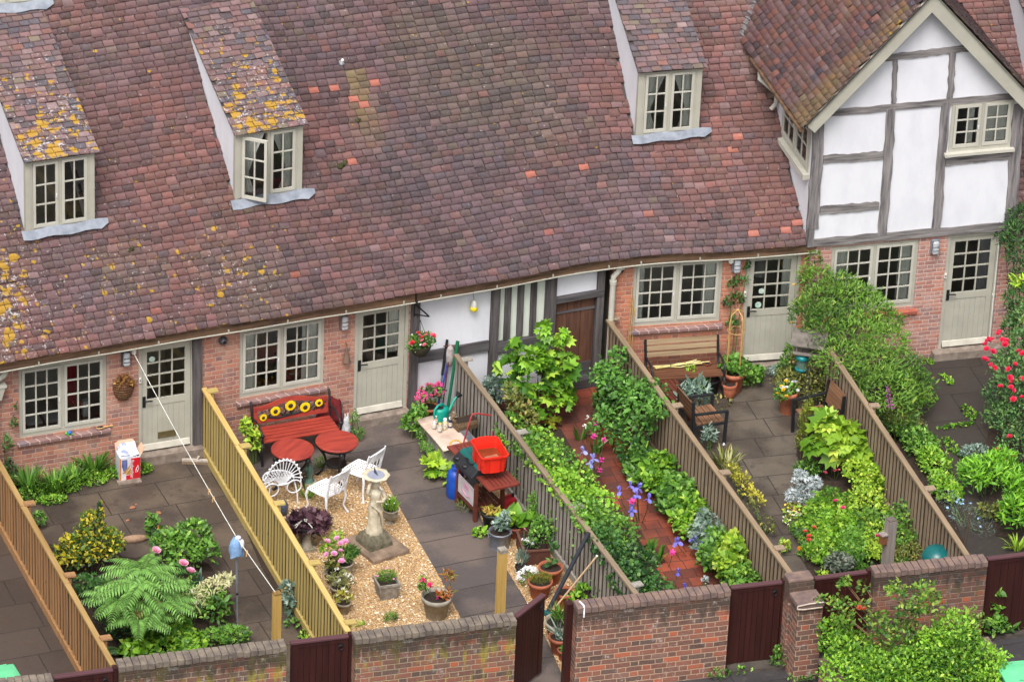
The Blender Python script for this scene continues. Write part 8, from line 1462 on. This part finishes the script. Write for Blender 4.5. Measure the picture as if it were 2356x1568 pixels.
t = plant('marigold', 'orange flowers at the corner of the slabs', B3(730,440), [(0, 0, .06, .1, .1, .06)], 50, .05, 'mid', 'lance', seed=5); flowers(t, 'rose', (246,150,40), [(-.05, .0, .14), (.05, -.04, .12), (-.2, .25, .12)], .9)
t = plant('viola', 'purple violas at the slab edge of the big bed', B3(690,300), [(0, 0, .06, .08, .12, .06)], 40, .05, 'dark', 'oval', seed=5, stems=0); flowers(t, 'small', (110,60,180), over([(0, 0, .06, .1, .14, .08)], 9, 4), 1.4, False)
pot('plant_pot', 'clay bowl sunk among the jagged leaves', B3(812,450), .11, .12, TERRA, 'bowl')
# ---- the big jasmine
jf = np.array(FE.w(.15, -.35, 0)); jb = [at(p_, z, jf)+(rx, ry, rz) for p_, z, rx, ry, rz in (((1878,650), 1.75, .22, .2, .25), ((1890,700), 1.55, .34, .25, .28), ((1950,690), 1.6, .34, .22, .25), ((2005,725), 1.45, .3, .22, .25), ((1905,770), 1.25, .36, .3, .28), ((1970,775), 1.25, .4, .35, .28), ((2035,790), 1.15, .3, .3, .28), ((1940,830), 1.05, .36, .4, .24), ((2010,850), .95, .4, .4, .28), ((2075,860), .7, .3, .35, .32), ((2085,910), .4, .3, .35, .3), ((2040,900), .7, .35, .4, .3), ((2105,890), .35, .25, .3, .25), ((2060,960), .3, .25, .35, .25), ((1930,660), 1.75, .28, .2, .2), ((1985,690), 1.6, .26, .2, .2), ((1900,735), 1.45, .3, .25, .25), ((1850,725), 1.5, .22, .2, .25), ((2040,740), 1.35, .22, .2, .2), ((1850,640), 1.85, .1, .1, .2), ((1872,600), 2.1, .1, .06, .16))]
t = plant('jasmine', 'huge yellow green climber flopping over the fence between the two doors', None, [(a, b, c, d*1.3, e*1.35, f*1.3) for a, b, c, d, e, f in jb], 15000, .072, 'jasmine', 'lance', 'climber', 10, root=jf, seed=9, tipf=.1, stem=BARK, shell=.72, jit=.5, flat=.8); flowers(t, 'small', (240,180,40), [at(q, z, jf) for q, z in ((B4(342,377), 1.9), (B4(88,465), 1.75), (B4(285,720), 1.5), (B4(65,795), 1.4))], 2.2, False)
f_ = G(*B2(1470,905)); t = T('foxglove', 'single magenta foxglove spike beside the yellow green climber', 'flower', f_); mb = MB(); q = G(*B2(1405,470), 1.45)-f_; mb.tube([(0, 0, 0), tuple(q*.5), tuple(q)], [.012, .009, .005], 5); mb.build('stalk', STEM, t); me = blossom_mesh('bell', (214,80,200))
for k in range(30):
    s = .58+.4*k/30; o = link('blossom', me, t); a = k*2.4; w_ = .09*(1.15-s); o.location = [float(q[0]*s+w_*math.cos(a)), float(q[1]*s+w_*math.sin(a)), float(q[2]*s)]; o.rotation_euler = (.7*math.sin(a), .7*math.cos(a), a); o.scale = (1.0*(1.3-s),)*3
lv = Leaves(); cloud(lv, [(0, 0, .12, .16, .16, .12)], 40, .14, 'oval', seed=4); lv.build('foliage', green('mid'), t)
# ---- dark paved yard
rf_ = G(2330, 1065); rbl = bl((2330,1065), (2345,800,1.15,.25,.2,.3), (2325,850,.95,.3,.25,.28), (2345,900,.85,.35,.3,.3), (2310,910,.6,.3,.28,.25), (2340,970,.5,.35,.3,.3), (2300,960,.3,.25,.25,.2), (2345,1030,.35,.3,.3,.25), (2360,740,1.4,.25,.2,.3))
t = plant('rose_bush', 'sprawling rose bush covered in red blooms at the edge of the dark yard', (2330,1065), [(a, b, c, d*1.25, e*1.3, f*1.3) for a, b, c, d, e, f in rbl], 4600, .06, 'rose', 'oval', 'rose bush', 8, seed=9, stem=BARK)
rp_ = [B4(*q) for q in ((1840,885), (1750,950), (1725,985), (1745,1020), (1800,1040), (1910,950), (1905,980), (1880,935), (1720,1108), (1825,1185), (1810,1175), (1935,1190), (1990,1150), (1945,1265), (1955,1310), (1865,1345), (1955,1345), (2045,1275), (2050,640), (2035,670), (2000,740), (2050,1435), (2055,1060), (1975,1450), (1760,935))]+[(2295,1035), (2311,1055), (2330,1050), (2352,1085), (2322,1005)]
flowers(t, 'rose', (226,44,84), [at(q, max(.3, min(1.4, .3+(1060-q[1])/215)), rf_) for q in rp_], 1.25, False)
flowers(t, 'rose', (220,50,90), [at((x_+random.uniform(-9, 9), y_+random.uniform(-9, 9)), max(.3, min(1.4, .3+(1060-y_)/215)), rf_) for x_, y_ in rp_[::2]], 1.05, False)
cf = np.array(FE.w(FE.uv(2330,560)[0]+.15, -.25, 0)); plant('climber', 'dark leafy climber covering the corner of the gabled cottage', None, [at(p_, z, cf)+(rx, ry, rz) for p_, z, rx, ry, rz in (((2335,545), 2.35, .3, .2, .3), ((2350,590), 2.1, .3, .22, .3), ((2315,560), 2.25, .14, .12, .2), ((2345,650), 1.75, .2, .2, .35), ((2335,720), 1.4, .16, .15, .3), ((2325,760), 1.2, .18, .18, .3), ((2300,530), 2.3, .16, .12, .2), ((2350,500), 2.6, .3, .2, .25), ((2340,690), 1.6, .26, .22, .35))], 3400, .07, 'dark', 'lance', 'climber', 5, root=cf, seed=7, stem=BARK)
plant('laurel', 'bright lime leaved branch in front of the dark climber', None, [at(p_, z, cf)+(rx, ry, rz) for p_, z, rx, ry, rz in (((2325,640), 1.9, .2, .12, .16), ((2305,625), 2.0, .1, .08, .06), ((2330,720), 1.5, .14, .1, .12), ((2345,750), 1.35, .14, .1, .12))], 100, .13, 'lime', 'lance', 'shrub', 4, root=cf+np.array((.1, -.3, 0)), seed=8, stem=BARK)
plant('phlox', 'bright lime green leafy clump beside the rose bush', (2262,1140), [(0, 0, .4, .36, .34, .34), (.3, .1, .45, .3, .3, .3), (-.15, .1, .35, .28, .28, .3)], 1400, .11, 'phlox', 'lance', seed=5, up=.9)
plant('phlox', 'tallest bright green leafy clump at the picture edge', (2345,1215), [(0, 0, .5, .3, .3, .4), (.2, .2, .65, .32, .3, .34), (-.15, -.2, .4, .32, .3, .34), (-.05, .1, .75, .25, .25, .25)], 1600, .12, 'phlox', 'lance', seed=6, up=.9)
blades('day_lily', 'pale strappy leaves in front of the tallest leafy clump', (2338,1262), 40, .4, .08, .8, 'lime')
plant('leafy_plant', 'ragged leaves spilling over the dark slabs', (2270,1190), [(0, 0, .12, .22, .2, .12), (.2, -.1, .15, .2, .2, .12)], 260, .07, 'olive', 'oval', seed=6)
plant('shrub', 'blue grey low shrub behind the lime clump', (2240,1055), [(0, 0, .12, .25, .2, .12)], 260, .06, 'grey', 'oval', 'shrub', seed=5)
for i, (px, rx, ry, n, lb) in enumerate(((B4(1400,1290), .08, .2, 70, 'green weed in the slab joint below the gabled cottage step'), (B4(1235,1130), .12, .1, 40, 'leafy weed at the foot of the pink brick wall'), (B4(1230,1450), .2, .16, 130, 'branching weed in the middle joint of the dark slabs'), (cv(2150,850,2.85)(560,430), .12, .25, 120, 'weed trail near the rose bush on the dark slabs'), (cv(2150,850,2.85)(480,525), .35, .05, 120, 'weed line across the dark slabs'), (cv(2150,850,2.85)(440,670), .1, .35, 140, 'weed trail running down the dark slabs'), (B4(1640,1070), .1, .06, 30, 'small weed on the gabled cottage step'))):
    plant('weed', lb, px, [(0, 0, .03, rx, ry, .035)], n, .05, 'bright', 'oval', 'weed', 0, seed=4+i, group='weeds in the dark slab joints')
for i, (px, rx, ry, rz, n, size, col, lb) in enumerate(((cv(2150,850,2.85)(110,560), .25, .4, .3, 420, .055, 'olive', 'reddish green plant right of the faded fence below the climber'), (cv(2150,850,2.85)(230,700), .25, .3, .25, 360, .08, 'mid', 'mid green plant right of the faded fence, below the reddish one'), (cv(2150,850,2.85)(320,830), .22, .3, .25, 320, .07, 'bright', 'bright leafy plant right of the faded fence'), (cv(2150,850,2.85)(400,1010), .2, .3, .25, 300, .08, 'bright', 'light green plant beside the flat fence post cap'))):
    plant('leafy_plant', lb, px, [(0, 0, rz*.6, rx*1.25, ry*1.1, rz*.7), (-.05, .15, rz, rx, ry*.7, rz*.5)], n*2, size, col, 'oval', 'plant', 4, seed=80+i, tipf=.2)
t = plant('love_in_a_mist', 'misty pale green haze of fine leaves with tiny blue flowers by the fence end', cv(2150,850,2.85)(520,1200), [(0, 0, .15, .25, .45, .15), (.15, -.3, .12, .25, .3, .12), (-.1, .4, .2, .2, .3, .18)], 900, .05, 'grey', 'blade', seed=5, jit=1.2); flowers(t, 'small', (150,190,226), over([(0, 0, .15, .28, .5, .18)], 16, 4), 1.2, False)
# ---- foreground bush in its brick planter
pc_ = G(*B3(866,1192), .62); t = T('brick_planter', 'low brick planter under the big foreground bush', 'planter', (pc_[0], pc_[1], 0), -.04); mb = MB(); mb.box(0, 2.7, -2.6, -.0, -.02, .55); mb.build('wall', BW2, t); mb = MB(); mb.box(-.02, .2, -2.6, .02, .55, .62); mb.box(.2, 2.7, -.2, .02, .55, .62); mb.build('coping', COP2, t); mb = MB(); mb.box(.2, 2.7, -2.6, -.2, .55, .58); mb.build('soil', PSOIL, t)
bf = np.array((pc_[0]+1.5, pc_[1]-.9, .58))
def fb(*it): return [at(B3(x, y), z, bf)+(rx, ry, rz) for x, y, z, rx, ry, rz in it]
plant('shrub', 'dense bright green foreground bush spilling out of the brick planter', None, fb((985,1000,1.05,.28,.3,.25), (1120,1130,.95,.4,.4,.25), (990,1120,.9,.28,.3,.25), (1250,1250,.95,.45,.45,.25), (1080,1290,.85,.45,.4,.25), (1450,1280,.9,.5,.5,.3), (1650,1200,1.0,.5,.5,.35), (1850,1150,1.1,.45,.45,.4), (1850,1000,1.35,.35,.35,.35), (1700,1100,1.15,.35,.35,.3), (2050,1230,.95,.4,.4,.3), (1900,1320,.85,.5,.4,.3), (1300,1340,.8,.5,.4,.25), (1600,1350,.8,.5,.4,.25), (2150,1330,.8,.35,.35,.25)), 9500, .066, 'bright', 'oval', 'shrub', 10, root=bf, seed=9, stem=BARK, tipf=.1)
plant('leafy_bush', 'darker green bush at the left end of the brick planter', None, fb((960,1000,1.15,.3,.28,.2), (1020,1080,1.05,.35,.3,.2), (920,1090,1.0,.22,.25,.2), (1080,1040,1.05,.25,.25,.2)), 900, .085, 'mid', 'heart', 'shrub', 6, root=bf+np.array((-.9, .3, 0)), seed=8, stem=BARK) if False else None
t = plant('rose_bush', 'tall sparse yellowing rose stems rising above the foreground bush', None, fb((1050,650,2.0,.14,.1,.14), (1180,690,1.9,.12,.1,.2), (1000,800,1.7,.2,.15,.16), (880,760,1.75,.14,.1,.1), (1420,700,1.9,.2,.16,.2), (1620,690,1.9,.2,.16,.16), (1640,800,1.75,.3,.25,.22), (1500,850,1.65,.2,.2,.2), (1280,920,1.5,.22,.2,.18), (1050,900,1.5,.2,.16,.16), (1170,820,1.6,.12,.12,.18), (1960,900,1.5,.14,.14,.25), (2040,930,1.45,.1,.1,.2), (1420,1000,1.3,.4,.3,.25), (1900,1040,1.3,.2,.2,.2)), 1150, .085, 'jasmine', 'oval', 'rose bush', 16, root=bf, seed=10, stem=TWIG, tipf=.3, shell=.2)
flowers(t, 'rose', (196,84,60), [at(B3(1153,818), 1.7, bf), at(B3(1192,828), 1.7, bf)], 1.0, False)
plant('leafy_plant', 'dark leaved plant at the foot of the wall beside the last gate', B3(2130,1030), [(0, 0, .2, .2, .15, .2), (.2, .05, .12, .25, .14, .1), (.0, .05, .5, .12, .1, .1), (.05, .05, .75, .08, .08, .12)], 210, .12, 'mid', 'oval', seed=5)
for i, (px, rx, rz, n, lb) in enumerate(((B3(590,1250), .2, .2, 260, 'weeds at the left foot of the brick pier'), (B3(740,1330), .25, .1, 220, 'weeds at the front foot of the brick pier'), (B3(120,1320), .2, .1, 150, 'weeds at the foot of the clean red wall by the gate'), (B3(310,1300), .12, .06, 30, 'few broad leaved weeds on the alley before the gate'))):
    plant('weed', lb, px, [(0, 0, rz*.6, rx, rx*.7, rz*.7), (-.05, .05, rz*1.3, rx*.5, rx*.4, rz*.6)], n, .05, 'mid', 'oval', 'weed', 0, seed=6+i, group='weeds along the front of the wall')
